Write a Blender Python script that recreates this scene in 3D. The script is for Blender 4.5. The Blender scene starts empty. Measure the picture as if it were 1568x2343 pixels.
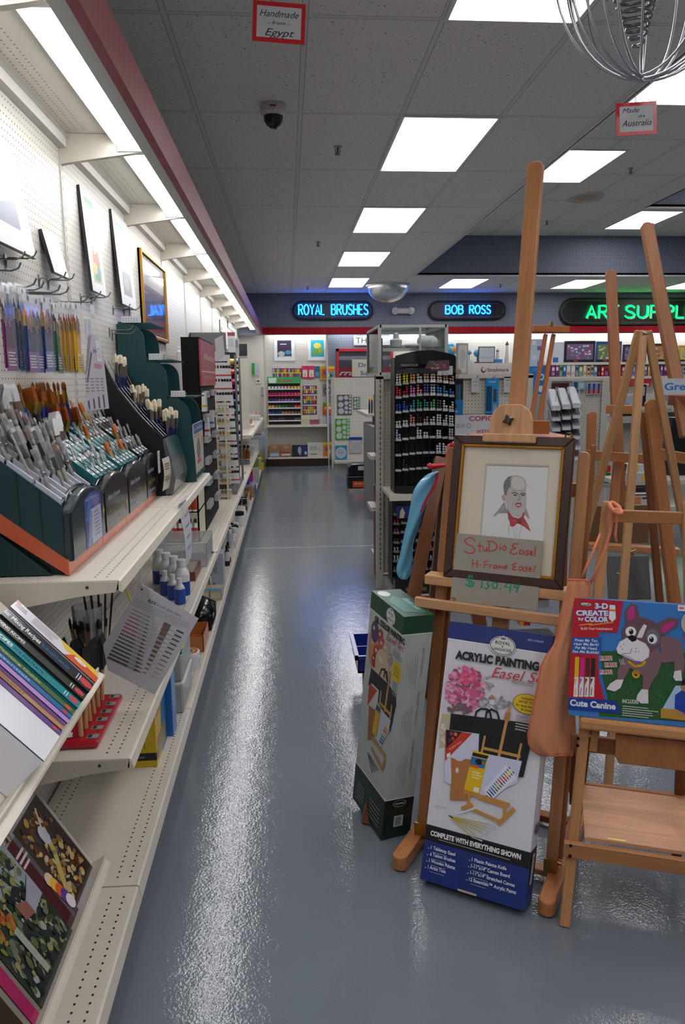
import bpy, math, random
from mathutils import Vector, Matrix
random.seed(7)
sc = bpy.context.scene
V = Vector
# ------------------------------------------------------------------ camera
F_PX, YAW, PITCH, ROLL, CAM_Z = 1729.0, .0705, .1735, -.0093, 1.60
_cy, _sy = math.cos(YAW), math.sin(YAW)
_w = V((_sy*math.cos(PITCH), _cy*math.cos(PITCH), -math.sin(PITCH)))
_r0 = V((_cy, -_sy, 0)); _u0 = _r0.cross(_w)
_r = math.cos(ROLL)*_r0 + math.sin(ROLL)*_u0
_u = -math.sin(ROLL)*_r0 + math.cos(ROLL)*_u0
CAM = V((0, 0, CAM_Z))
cd = bpy.data.cameras.new('camera'); cam = bpy.data.objects.new('camera', cd)
sc.collection.objects.link(cam); sc.camera = cam
cd.sensor_fit = 'HORIZONTAL'; cd.sensor_width = 36.0; cd.lens = F_PX*36.0/1568.0
cd.clip_start = .05; cd.clip_end = 100
cam.matrix_world = Matrix(((_r.x, _u.x, -_w.x, 0), (_r.y, _u.y, -_w.y, 0), (_r.z, _u.z, -_w.z, CAM_Z), (0, 0, 0, 1)))
# ------------------------------------------------------------------ world, exposure
wd = bpy.data.worlds.new('store_world'); sc.world = wd; wd.use_nodes = True
wd.node_tree.nodes['Background'].inputs[0].default_value = (.75, .8, .9, 1)
wd.node_tree.nodes['Background'].inputs[1].default_value = .03
sc.view_settings.view_transform = 'Standard'; sc.view_settings.look = 'None'
sc.view_settings.exposure = 0.15; sc.view_settings.gamma = 1.0
try: sc.view_settings.use_curve_mapping = False
except Exception: pass
PANEL_E, TUBE_E, BACK_TUBE_E, NEON_E = 8.2, 15.0, 27.0, 11.0
try:
    sc.cycles.use_denoising = True
    sc.cycles.max_bounces = 8; sc.cycles.transparent_max_bounces = 24
    sc.cycles.sample_clamp_indirect = 4.0
except Exception: pass
# ------------------------------------------------------------------ pixel to place
def ray(x, y): return _w + _r*((x-784.0)/F_PX) + _u*((1171.5-y)/F_PX)
def onz(x, y, z): d = ray(x, y); return CAM + d*((z-CAM_Z)/d.z)
def ony(x, y, Y): d = ray(x, y); return CAM + d*(Y/d.y)
def onx(x, y, X): d = ray(x, y); return CAM + d*(X/d.x)
# ------------------------------------------------------------------ colour and materials
def lin(c):
    if isinstance(c, str):
        c = c.lstrip('#'); c = c if len(c) == 6 else ''.join(q*2 for q in c); c = tuple(int(c[i:i+2], 16)/255 for i in (0, 2, 4))
    return tuple((x/12.92 if x <= .04045 else ((x+.055)/1.055)**2.4) for x in c[:3])
MATS = {}
def _mat(name):
    m = bpy.data.materials.new(name); m.use_nodes = True
    nt = m.node_tree; b = nt.nodes['Principled BSDF']
    return m, nt, b
def N(nt, t, **kw):
    n = nt.nodes.new(t)
    for k, v in kw.items(): setattr(n, k, v)
    return n
def L(nt, a, b): nt.links.new(a, b)
def attr_mat(name, rough=.5, metal=0.0, spec=.5, coat=0.0, noise=0.0, bump=0.0, bscale=300, sheen=0, trans=0):
    m, nt, b = _mat(name)
    a = N(nt, 'ShaderNodeAttribute', attribute_name='Col')
    src = a.outputs['Color']
    if noise:
        tc = N(nt, 'ShaderNodeTexCoord'); nz = N(nt, 'ShaderNodeTexNoise'); nz.inputs['Scale'].default_value = 9; nz.inputs['Detail'].default_value = 5
        L(nt, tc.outputs['Object'], nz.inputs['Vector'])
        mr = N(nt, 'ShaderNodeMapRange'); mr.inputs[3].default_value = 1-noise; mr.inputs[4].default_value = 1+noise*.6
        L(nt, nz.outputs['Fac'], mr.inputs[0])
        vm = N(nt, 'ShaderNodeVectorMath', operation='SCALE'); L(nt, src, vm.inputs[0]); L(nt, mr.outputs[0], vm.inputs['Scale'])
        src = vm.outputs[0]
    L(nt, src, b.inputs['Base Color'])
    b.inputs['Roughness'].default_value = rough; b.inputs['Metallic'].default_value = metal
    b.inputs['Specular IOR Level'].default_value = spec; b.inputs['Coat Weight'].default_value = coat
    b.inputs['Coat Roughness'].default_value = .12
    if sheen: b.inputs['Sheen Weight'].default_value = sheen
    if trans: b.inputs['Transmission Weight'].default_value = trans
    if bump:
        tc = N(nt, 'ShaderNodeTexCoord'); nz = N(nt, 'ShaderNodeTexNoise'); nz.inputs['Scale'].default_value = bscale
        L(nt, tc.outputs['Object'], nz.inputs['Vector']); bp = N(nt, 'ShaderNodeBump'); bp.inputs['Strength'].default_value = bump
        bp.inputs['Distance'].default_value = .002
        L(nt, nz.outputs['Fac'], bp.inputs['Height']); L(nt, bp.outputs[0], b.inputs['Normal'])
    MATS[name] = m
attr_mat('paint', .42, spec=.4)
attr_mat('matte', .8, spec=.25)
attr_mat('gloss', .18, spec=.5)
attr_mat('card', .33, spec=.45)
attr_mat('paper', .6, spec=.3)
attr_mat('metal', .28, metal=1)
attr_mat('dull_metal', .45, metal=.85)
attr_mat('cloth', .85, spec=.2, bump=.25, bscale=900, sheen=.3)
attr_mat('steel_shelf', .4, spec=.4, noise=.06)
attr_mat('hair', .6, spec=.3)
def wood_mat(name, gloss=.38):
    m, nt, b = _mat(name)
    a = N(nt, 'ShaderNodeAttribute', attribute_name='Col')
    tc = N(nt, 'ShaderNodeTexCoord'); mp = N(nt, 'ShaderNodeMapping'); mp.inputs['Scale'].default_value = (38, 38, 2.2)
    L(nt, tc.outputs['Object'], mp.inputs['Vector'])
    nz = N(nt, 'ShaderNodeTexNoise'); nz.inputs['Scale'].default_value = 1.0; nz.inputs['Detail'].default_value = 6; nz.inputs['Distortion'].default_value = .6
    L(nt, mp.outputs[0], nz.inputs['Vector'])
    mp2 = N(nt, 'ShaderNodeMapping'); mp2.inputs['Scale'].default_value = (260, 260, 14); L(nt, tc.outputs['Object'], mp2.inputs['Vector'])
    n2 = N(nt, 'ShaderNodeTexNoise'); n2.inputs['Scale'].default_value = 1; n2.inputs['Detail'].default_value = 2; L(nt, mp2.outputs[0], n2.inputs['Vector'])
    mr = N(nt, 'ShaderNodeMapRange'); mr.inputs[1].default_value = .25; mr.inputs[2].default_value = .75; mr.inputs[3].default_value = .74; mr.inputs[4].default_value = 1.16
    L(nt, nz.outputs['Fac'], mr.inputs[0])
    mr2 = N(nt, 'ShaderNodeMapRange'); mr2.inputs[1].default_value = .3; mr2.inputs[2].default_value = .7; mr2.inputs[3].default_value = .9; mr2.inputs[4].default_value = 1.06
    L(nt, n2.outputs['Fac'], mr2.inputs[0])
    mu = N(nt, 'ShaderNodeMath', operation='MULTIPLY'); L(nt, mr.outputs[0], mu.inputs[0]); L(nt, mr2.outputs[0], mu.inputs[1])
    vm = N(nt, 'ShaderNodeVectorMath', operation='SCALE'); L(nt, a.outputs['Color'], vm.inputs[0]); L(nt, mu.outputs[0], vm.inputs['Scale'])
    hue = N(nt, 'ShaderNodeVectorMath', operation='MULTIPLY'); hue.inputs[1].default_value = (1.0, .90, .80); L(nt, vm.outputs[0], hue.inputs[0])
    L(nt, hue.outputs[0], b.inputs['Base Color']); b.inputs['Roughness'].default_value = gloss; b.inputs['Specular IOR Level'].default_value = .35
    bp = N(nt, 'ShaderNodeBump'); bp.inputs['Strength'].default_value = .06; L(nt, n2.outputs['Fac'], bp.inputs['Height']); L(nt, bp.outputs[0], b.inputs['Normal'])
    MATS[name] = m
wood_mat('wood')
def glass_mat(name, tint, alpha, rough=.06, fres=1.35):
    m = bpy.data.materials.new(name); m.use_nodes = True; nt = m.node_tree; nt.nodes.clear()
    o = N(nt, 'ShaderNodeOutputMaterial'); t = N(nt, 'ShaderNodeBsdfTransparent'); t.inputs[0].default_value = (*tint, 1)
    p = N(nt, 'ShaderNodeBsdfPrincipled'); p.inputs['Base Color'].default_value = (*tint, 1); p.inputs['Roughness'].default_value = rough
    g = N(nt, 'ShaderNodeBsdfGlossy'); g.inputs['Roughness'].default_value = rough
    fr = N(nt, 'ShaderNodeFresnel'); fr.inputs['IOR'].default_value = fres
    m1 = N(nt, 'ShaderNodeMixShader'); m1.inputs[0].default_value = alpha
    L(nt, t.outputs[0], m1.inputs[1]); L(nt, p.outputs[0], m1.inputs[2])
    m2 = N(nt, 'ShaderNodeMixShader'); L(nt, fr.outputs[0], m2.inputs[0]); L(nt, m1.outputs[0], m2.inputs[1]); L(nt, g.outputs[0], m2.inputs[2])
    L(nt, m2.outputs[0], o.inputs[0]); MATS[name] = m
glass_mat('glass', (.95, .98, .97), .03, .03)
glass_mat('frosted', (.88, .9, .91), .35, .35, 1.2)
glass_mat('clearcap', (.92, .94, .95), .25, .2, 1.2)
def film_mat(name, haze, shine, rough=.1):
    m = bpy.data.materials.new(name); m.use_nodes = True; nt = m.node_tree; nt.nodes.clear()
    o = N(nt, 'ShaderNodeOutputMaterial'); t = N(nt, 'ShaderNodeBsdfTransparent'); d = N(nt, 'ShaderNodeBsdfDiffuse'); g = N(nt, 'ShaderNodeBsdfGlossy'); g.inputs['Roughness'].default_value = rough
    a = N(nt, 'ShaderNodeMixShader'); a.inputs[0].default_value = haze; b = N(nt, 'ShaderNodeMixShader'); b.inputs[0].default_value = shine
    L(nt, t.outputs[0], a.inputs[1]); L(nt, d.outputs[0], a.inputs[2]); L(nt, a.outputs[0], b.inputs[1]); L(nt, g.outputs[0], b.inputs[2]); L(nt, b.outputs[0], o.inputs[0]); MATS[name] = m
def emit_mat(name, col, strength):
    m = bpy.data.materials.new(name); m.use_nodes = True; nt = m.node_tree; nt.nodes.clear()
    o = N(nt, 'ShaderNodeOutputMaterial'); e = N(nt, 'ShaderNodeEmission'); e.inputs[0].default_value = (*col, 1); e.inputs[1].default_value = strength
    L(nt, e.outputs[0], o.inputs[0]); MATS[name] = m
film_mat('film', .08, .05); film_mat('picture_glass', .0, .22, .03); film_mat('glazing', .0, .035)
emit_mat('panel_light', (1.0, .965, .975), PANEL_E)
emit_mat('tube_light', (1.0, .985, .985), TUBE_E)
emit_mat('back_tube_light', (1.0, .985, .985), BACK_TUBE_E)
emit_mat('neon_blue', (.008, .15, 1.0), NEON_E)
emit_mat('neon_green', (.0, 1.0, .13), NEON_E*.45)
def peg_mat(name, base, hole, axes, pitch=.0254, r=.0032, rough=.5):
    m, nt, b = _mat(name)
    tc = N(nt, 'ShaderNodeTexCoord'); sp = N(nt, 'ShaderNodeSeparateXYZ'); L(nt, tc.outputs['Object'], sp.inputs[0])
    sq = []
    for ax in axes:
        d = N(nt, 'ShaderNodeMath', operation='DIVIDE'); d.inputs[1].default_value = pitch; L(nt, sp.outputs[ax], d.inputs[0])
        f = N(nt, 'ShaderNodeMath', operation='FRACT'); L(nt, d.outputs[0], f.inputs[0])
        s = N(nt, 'ShaderNodeMath', operation='SUBTRACT'); s.inputs[1].default_value = .5; L(nt, f.outputs[0], s.inputs[0])
        p = N(nt, 'ShaderNodeMath', operation='MULTIPLY'); L(nt, s.outputs[0], p.inputs[0]); L(nt, s.outputs[0], p.inputs[1]); sq.append(p)
    ad = N(nt, 'ShaderNodeMath', operation='ADD'); L(nt, sq[0].outputs[0], ad.inputs[0]); L(nt, sq[1].outputs[0], ad.inputs[1])
    lt = N(nt, 'ShaderNodeMath', operation='LESS_THAN'); lt.inputs[1].default_value = (r/pitch)**2; L(nt, ad.outputs[0], lt.inputs[0])
    mx = N(nt, 'ShaderNodeMix', data_type='RGBA'); mx.inputs[6].default_value = (*lin(base), 1); mx.inputs[7].default_value = (*lin(hole), 1)
    L(nt, lt.outputs[0], mx.inputs[0]); L(nt, mx.outputs[2], b.inputs['Base Color'])
    b.inputs['Roughness'].default_value = rough; b.inputs['Specular IOR Level'].default_value = .35
    MATS[name] = m
peg_mat('peg_left', '#cfccc4', '#2a2824', (1, 2), rough=.38)
peg_mat('peg_front', '#c2beb2', '#2c2a26', (0, 2))
peg_mat('peg_back', '#cbc8c0', '#4a4843', (0, 2), r=.0040, pitch=.0508)
peg_mat('peg_blue', '#737b8b', '#3c414c', (0, 2), r=.006, pitch=.0508)
peg_mat('peg_blue_side', '#737b8b', '#3c414c', (1, 2), r=.006, pitch=.0508)
def peg_back_small(): pass
# ------------------------------------------------------------------ mesh builder
_font_cache = {}
def glyphs(s, bold=0.0, shear=0.0, space=1.0):
    k = (s, bold, shear, space)
    if k not in _font_cache:
        c = bpy.data.curves.new('t', 'FONT'); c.body = s; c.size = 1; c.offset = bold; c.shear = shear; c.space_character = space
        c.resolution_u = 3; c.fill_mode = 'FRONT'
        o = bpy.data.objects.new('t', c); me = bpy.data.meshes.new_from_object(o)
        vs = [(v.co.x, v.co.y) for v in me.vertices]; fs = [tuple(p.vertices) for p in me.polygons]
        x0 = min([v[0] for v in vs], default=0); x1 = max([v[0] for v in vs], default=1)
        y0 = min([v[1] for v in vs], default=0); y1 = max([v[1] for v in vs], default=1)
        bpy.data.objects.remove(o); bpy.data.curves.remove(c); bpy.data.meshes.remove(me)
        _font_cache[k] = (vs, fs, x0, x1, y0, y1)
    return _font_cache[k]
class MB:
    def __init__(s, col='#888888', M=None):
        s.v = []; s.f = []; s.c = []; s.m = []; s.sm = []; s.col = col; s.M = M or Matrix.Identity(4); s.mats = []; s.cur = 0
    def mat(s, name):
        if name not in s.mats: s.mats.append(name)
        s.cur = s.mats.index(name); return s
    def add(s, vs, fs, col=None, smooth=False):
        c = lin(col if col is not None else s.col); n = len(s.v)
        s.v += [s.M @ V(p) for p in vs]
        for i, f in enumerate(fs):
            s.f.append(tuple(i+n for i in f)); s.c.append(c); s.m.append(s.cur); s.sm.append(smooth[i] if isinstance(smooth, list) else smooth)
        return s
    def bx(s, x0, x1, y0, y1, z0, z1, col=None):
        x0, x1 = min(x0, x1), max(x0, x1); y0, y1 = min(y0, y1), max(y0, y1); z0, z1 = min(z0, z1), max(z0, z1)
        return s.add([(x0,y0,z0),(x1,y0,z0),(x1,y1,z0),(x0,y1,z0),(x0,y0,z1),(x1,y0,z1),(x1,y1,z1),(x0,y1,z1)],
                     [(0,3,2,1),(4,5,6,7),(0,1,5,4),(1,2,6,5),(2,3,7,6),(3,0,4,7)], col)
    def hexa(s, P, col=None):   # 8 points, bottom 4 then top 4
        return s.add(P, [(0,3,2,1),(4,5,6,7),(0,1,5,4),(1,2,6,5),(2,3,7,6),(3,0,4,7)], col)
    def quad(s, a, b, c, d, col=None): return s.add([a, b, c, d], [(0, 1, 2, 3)], col)
    def prism(s, pts, d0, d1, axis='y', col=None, smooth=False):  # polygon pts in the other two axes, extruded along axis
        n = len(pts)
        def p3(p, d): return {'x': (d, p[0], p[1]), 'y': (p[0], d, p[1]), 'z': (p[0], p[1], d)}[axis]
        vs = [p3(p, d0) for p in pts]+[p3(p, d1) for p in pts]
        s.add(vs, [tuple(range(n)), tuple(range(2*n-1, n-1, -1))]+[((i+1) % n, i, n+i, n+(i+1) % n) for i in range(n)], col, [False]*2+[smooth]*n)
        return s
    def cyl(s, p0, p1, r0, r1=None, n=12, col=None, cap=True, smooth=True):
        p0, p1 = V(p0), V(p1); r1 = r0 if r1 is None else r1
        d = (p1-p0).normalized(); a = d.orthogonal().normalized(); b = d.cross(a)
        vs = []
        for p, rr in ((p0, r0), (p1, r1)):
            for i in range(n):
                t = 2*math.pi*i/n; vs.append(p+a*(rr*math.cos(t))+b*(rr*math.sin(t)))
        s.add(vs, [(i, (i+1) % n, n+(i+1) % n, n+i) for i in range(n)], col, smooth)
        if cap: s.add(vs, [tuple(range(n-1, -1, -1)), tuple(range(n, 2*n))], col)
        return s
    def tube(s, path, r, n=6, col=None, closed=False):
        P = [V(p) for p in path]; m = len(P); rings = []; a = None
        rr = r if isinstance(r, (list, tuple)) else [r]*m
        for i in range(m):
            if closed: d = P[(i+1) % m]-P[i-1]
            else: d = P[min(i+1, m-1)]-P[max(i-1, 0)]
            d = d.normalized() if d.length > 1e-9 else V((0, 0, 1))
            if a is None: a = d.orthogonal().normalized()
            a = (a-d*a.dot(d)); a = a.normalized() if a.length > 1e-6 else d.orthogonal().normalized()
            b = d.cross(a); rings.append([P[i]+a*(rr[i]*math.cos(2*math.pi*k/n))+b*(rr[i]*math.sin(2*math.pi*k/n)) for k in range(n)])
        vs = [p for ring in rings for p in ring]; fs = []
        for i in range(m if closed else m-1):
            j = (i+1) % m
            for k in range(n): fs.append((i*n+k, i*n+(k+1) % n, j*n+(k+1) % n, j*n+k))
        s.add(vs, fs, col, True)
        if not closed: s.add(vs, [tuple(range(n-1, -1, -1)), tuple(range((m-1)*n, m*n))], col)
        return s
    def lathe(s, prof, c=(0, 0, 0), n=16, col=None, axis='z', smooth=True, cols=None):
        c = V(c)
        for i in range(len(prof)-1):
            (r0, h0), (r1, h1) = prof[i], prof[i+1]; vs = []
            for rr, h in ((r0, h0), (r1, h1)):
                for k in range(n):
                    t = 2*math.pi*k/n; x, y = rr*math.cos(t), rr*math.sin(t)
                    vs.append(c+{'z': V((x, y, h)), 'y': V((x, h, -y)), 'x': V((h, x, y))}[axis])
            s.add(vs, [(k, (k+1) % n, n+(k+1) % n, n+k) for k in range(n)], cols[i] if cols else col, smooth)
        return s
    def sphere(s, c, r, col=None, nu=14, nv=9, sx=1, sy=1, sz=1):
        vs = []; fs = []
        for j in range(nv+1):
            ph = math.pi*j/nv-math.pi/2
            for i in range(nu):
                t = 2*math.pi*i/nu; vs.append((c[0]+sx*r*math.cos(ph)*math.cos(t), c[1]+sy*r*math.cos(ph)*math.sin(t), c[2]+sz*r*math.sin(ph)))
        for j in range(nv):
            for i in range(nu): fs.append((j*nu+i, j*nu+(i+1) % nu, (j+1)*nu+(i+1) % nu, (j+1)*nu+i))
        return s.add(vs, fs, col, True)
    def build(s, name, mat='paint', parent=None, loc=None, bevel=0, seg=1, rot=None, local=None):
        me = bpy.data.meshes.new(name); me.from_pydata([tuple(p) for p in s.v], [], s.f); 
        at = me.color_attributes.new('Col', 'FLOAT_COLOR', 'CORNER')
        buf = []
        for p, c in zip(me.polygons, s.c): buf += [c[0], c[1], c[2], 1.0]*p.loop_total
        at.data.foreach_set('color', buf)
        me.polygons.foreach_set('use_smooth', s.sm)
        names = s.mats or [mat]
        for n in names: me.materials.append(MATS[n])
        if s.mats: me.polygons.foreach_set('material_index', s.m)
        me.update()
        o = bpy.data.objects.new(name, me); sc.collection.objects.link(o)
        if parent: o.parent = parent
        if local is not None: o.matrix_local = local
        else:
            if loc is not None: o.location = loc
            if rot is not None: o.rotation_euler = rot
        if bevel:
            md = o.modifiers.new('bevel', 'BEVEL'); md.width = bevel; md.segments = seg; md.limit_method = 'ANGLE'; md.angle_limit = .6
            md.harden_normals = False
        return o
class Pan:
    """A printed flat face: local frame origin o, unit axes x, y, outward normal n = x cross y; each print lies a hair above the last."""
    def __init__(s, mb, o, x, y, step=1.3e-5, base=.0004):
        s.mb = mb; s.o = V(o); s.x = V(x).normalized(); s.y = V(y); s.y = (s.y-s.x*s.y.dot(s.x)).normalized(); s.n = s.x.cross(s.y); s.k = base; s.step = step
    def p(s, u, v): return s.o+s.x*u+s.y*v+s.n*s.k
    def up(s): s.k += s.step
    def rect(s, u0, v0, u1, v1, col): s.poly([(u0, v0), (u1, v0), (u1, v1), (u0, v1)], col)
    def poly(s, pts, col):
        s.up(); a = sum(pts[i][0]*pts[(i+1) % len(pts)][1]-pts[(i+1) % len(pts)][0]*pts[i][1] for i in range(len(pts)))
        if a < 0: pts = pts[::-1]
        s.mb.add([s.p(*q) for q in pts], [tuple(range(len(pts)))], col)
    def ell(s, u, v, a, b=None, col='#000', rot=0, n=20):
        b = a if b is None else b; c, q = math.cos(rot), math.sin(rot)
        s.poly([(u+a*math.cos(t)*c-b*math.sin(t)*q, v+a*math.cos(t)*q+b*math.sin(t)*c) for t in [2*math.pi*i/n for i in range(n)]], col)
    def line(s, pts, w, col):
        s.up()
        for i in range(len(pts)-1):
            (a, b), (c, d) = pts[i], pts[i+1]; l = math.hypot(c-a, d-b) or 1; nx, ny = -(d-b)/l*w/2, (c-a)/l*w/2
            e = .25*w/l; ex, ey = (c-a)*e, (d-b)*e
            s.mb.add([s.p(a-nx-ex, b-ny-ey), s.p(c-nx+ex, d-ny+ey), s.p(c+nx+ex, d+ny+ey), s.p(a+nx-ex, b+ny-ey)], [(0, 1, 2, 3)], col)
    def text(s, t, u, v, h, col, w=None, align='l', bold=0.0, shear=0.0, rot=0.0):
        """h = cap height; w = forced width; (u, v) = baseline start / centre / end"""
        vs, fs, x0, x1, y0, y1 = glyphs(t, bold, shear); k = h/.729; kx = k if not w else w/max(1e-6, (x1-x0))
        wd = (x1-x0)*kx; off = {'l': 0, 'c': -wd/2, 'r': -wd}[align]; c, q = math.cos(rot), math.sin(rot); s.up()
        pts = []
        for (a, b) in vs:
            a2, b2 = (a-x0)*kx+off, b*k; pts.append(s.p(u+a2*c-b2*q, v+a2*q+b2*c))
        s.mb.add(pts, fs, col)
    def lines(s, u0, v0, u1, n, dv, col, th=.45, ragged=.3, rng=None):
        rng = rng or random
        for i in range(n): s.rect(u0, v0-i*dv, u0+(u1-u0)*(1-ragged*rng.random()), v0-i*dv+dv*th, col)
    def px(s, x, y):            # where the sight line through a photo point meets this face
        d = ray(x, y); t = (s.o-CAM).dot(s.n)/d.dot(s.n); q = CAM+d*t-s.o; return (q.dot(s.x), q.dot(s.y))
    def pxs(s, pts, f=lambda x, y: (x, y)): return [s.px(*f(*q)) for q in pts]
def zf(x0, y0, k): return lambda x, y: (x0+x/k, y0+y/k)
# ------------------------------------------------------------------ things
def tag(o, label=None, cat=None, group=None, kind=None):
    if label: o['label'] = label
    if cat: o['category'] = cat
    if group: o['group'] = group
    if kind: o['kind'] = kind
    return o
def thing(name, label, cat, loc=(0, 0, 0), rz=0.0, group=None, M=None):
    o = bpy.data.objects.new(name, None); o.empty_display_size = .05; sc.collection.objects.link(o)
    if M is not None: o.matrix_world = M
    else: o.location = loc; o.rotation_euler = (0, 0, rz)
    return tag(o, label, cat, group)
KIDS = {}
def dup(o, label=None, group=None, loc=None, rz=None, M=None, parent=None, meshes=None):
    c = o.copy(); sc.collection.objects.link(c)
    if parent is not None: c.parent = parent
    if label: c['label'] = label
    if group: c['group'] = group
    if M is not None: c.matrix_world = M
    if loc is not None: c.location = loc
    if rz is not None: c.rotation_euler = (0, 0, rz)
    for ch in list(o.children): dup(ch, parent=c)
    return c
def struct(o): o['kind'] = 'structure'; return o
def frame(o, x, y, z=None):     # matrix from origin and two axes (y is made square to x)
    x = V(x).normalized(); y = V(y); y = (y-x*y.dot(x)).normalized(); z = x.cross(y)
    return Matrix(((x.x, y.x, z.x, o[0]), (x.y, y.y, z.y, o[1]), (x.z, y.z, z.z, o[2]), (0, 0, 0, 1)))
def bar(name, p0, p1, w, t, col, parent=None, side=(1, 0, 0), mat='wood', bevel=.002, round_top=False, round_bot=False, seg=1, flat=None):
    """A plank from p0 to p1: width w along `side`, thickness t across; its length is the mesh's own z so the grain runs along it."""
    p0, p1 = V(p0), V(p1); z = (p1-p0); ln = z.length; z.normalize(); x = V(side); x = (x-z*x.dot(z)).normalized(); y = z.cross(x)
    M = Matrix(((x.x, y.x, z.x, p0.x), (x.y, y.y, z.y, p0.y), (x.z, y.z, z.z, p0.z), (0, 0, 0, 1)))
    pts = [(-w/2, 0), (w/2, 0)]
    if round_bot: pts = [(-w/2*math.cos(a), w/2*(1-math.sin(a))*.9) for a in [math.pi*i/10 for i in range(11)]]
    if round_top: pts += [(w/2*math.cos(a), ln-w/2*.7*(1-math.sin(a))) for a in [math.pi*i/10 for i in range(11)]]
    else: pts += [(w/2, ln), (-w/2, ln)]
    mb = MB(col); mb.prism(pts, -t/2, t/2, 'y')
    return mb.build(name, mat, parent, local=M, bevel=bevel, seg=seg)
def frame_ring(mb, x0, x1, y0, y1, w, z0, z1, col):
    for P in ([(x0, y0), (x1, y0), (x1-w, y0+w), (x0+w, y0+w)], [(x1, y0), (x1, y1), (x1-w, y1-w), (x1-w, y0+w)], [(x1, y1), (x0, y1), (x0+w, y1-w), (x1-w, y1-w)], [(x0, y1), (x0, y0), (x0+w, y0+w), (x0+w, y1-w)]):
        mb.prism(P, z0, z1, 'z', col)
# ================================================================== THE SETTING
ZC, ZC1, ZC2 = 3.163, 3.77, 4.36
XW, XR, YB, YBULK, YREAR = -.89, 9.6, 14.55, 14.3, -4.2
XLIP, YLIP = 2.0, 12.02
def ceiling_material():
    m, nt, b = _mat('ceiling_tile'); tc = N(nt, 'ShaderNodeTexCoord'); sp = N(nt, 'ShaderNodeSeparateXYZ'); L(nt, tc.outputs['Object'], sp.inputs[0])
    def dist(ax, off, pitch):
        a = N(nt, 'ShaderNodeMath', operation='SUBTRACT'); a.inputs[1].default_value = off; L(nt, sp.outputs[ax], a.inputs[0])
        d = N(nt, 'ShaderNodeMath', operation='DIVIDE'); d.inputs[1].default_value = pitch; L(nt, a.outputs[0], d.inputs[0])
        f = N(nt, 'ShaderNodeMath', operation='ADD'); f.inputs[1].default_value = .5; L(nt, d.outputs[0], f.inputs[0])
        g = N(nt, 'ShaderNodeMath', operation='FRACT'); L(nt, f.outputs[0], g.inputs[0])
        h = N(nt, 'ShaderNodeMath', operation='SUBTRACT'); h.inputs[1].default_value = .5; L(nt, g.outputs[0], h.inputs[0])
        i = N(nt, 'ShaderNodeMath', operation='ABSOLUTE'); L(nt, h.outputs[0], i.inputs[0])
        j = N(nt, 'ShaderNodeMath', operation='MULTIPLY'); j.inputs[1].default_value = pitch; L(nt, i.outputs[0], j.inputs[0]); return j
    dx, dy = dist(0, .722, .6096), dist(1, 2.40, 1.2192)
    mn = N(nt, 'ShaderNodeMath', operation='MINIMUM'); L(nt, dx.outputs[0], mn.inputs[0]); L(nt, dy.outputs[0], mn.inputs[1])
    bar_ = N(nt, 'ShaderNodeMath', operation='LESS_THAN'); bar_.inputs[1].default_value = .012; L(nt, mn.outputs[0], bar_.inputs[0])
    gap = N(nt, 'ShaderNodeMath', operation='LESS_THAN'); gap.inputs[1].default_value = .0155; L(nt, mn.outputs[0], gap.inputs[0])
    vo = N(nt, 'ShaderNodeTexNoise'); vo.inputs['Scale'].default_value = 75; vo.inputs['Detail'].default_value = 1; L(nt, tc.outputs['Object'], vo.inputs['Vector'])
    hole = N(nt, 'ShaderNodeMapRange'); hole.inputs[1].default_value = .685; hole.inputs[2].default_value = .73; L(nt, vo.outputs['Fac'], hole.inputs[0])
    n2 = N(nt, 'ShaderNodeTexNoise'); n2.inputs['Scale'].default_value = 240; L(nt, tc.outputs['Object'], n2.inputs['Vector'])
    cr = N(nt, 'ShaderNodeMix', data_type='RGBA'); cr.inputs[6].default_value = (*lin('#dcdad6'), 1); cr.inputs[7].default_value = (*lin('#e6e4e0'), 1); L(nt, n2.outputs['Fac'], cr.inputs[0])
    m1 = N(nt, 'ShaderNodeMix', data_type='RGBA'); L(nt, hole.outputs[0], m1.inputs[0]); L(nt, cr.outputs[2], m1.inputs[6]); m1.inputs[7].default_value = (*lin('#777572'), 1)
    m2 = N(nt, 'ShaderNodeMix', data_type='RGBA'); L(nt, gap.outputs[0], m2.inputs[0]); L(nt, m1.outputs[2], m2.inputs[6]); m2.inputs[7].default_value = (*lin('#9a9998'), 1)
    m3 = N(nt, 'ShaderNodeMix', data_type='RGBA'); L(nt, bar_.outputs[0], m3.inputs[0]); L(nt, m2.outputs[2], m3.inputs[6]); m3.inputs[7].default_value = (*lin('#d6d6d6'), 1)
    L(nt, m3.outputs[2], b.inputs['Base Color']); b.inputs['Roughness'].default_value = .85; b.inputs['Specular IOR Level'].default_value = .2
    MATS['ceiling_tile'] = m
ceiling_material()
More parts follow.
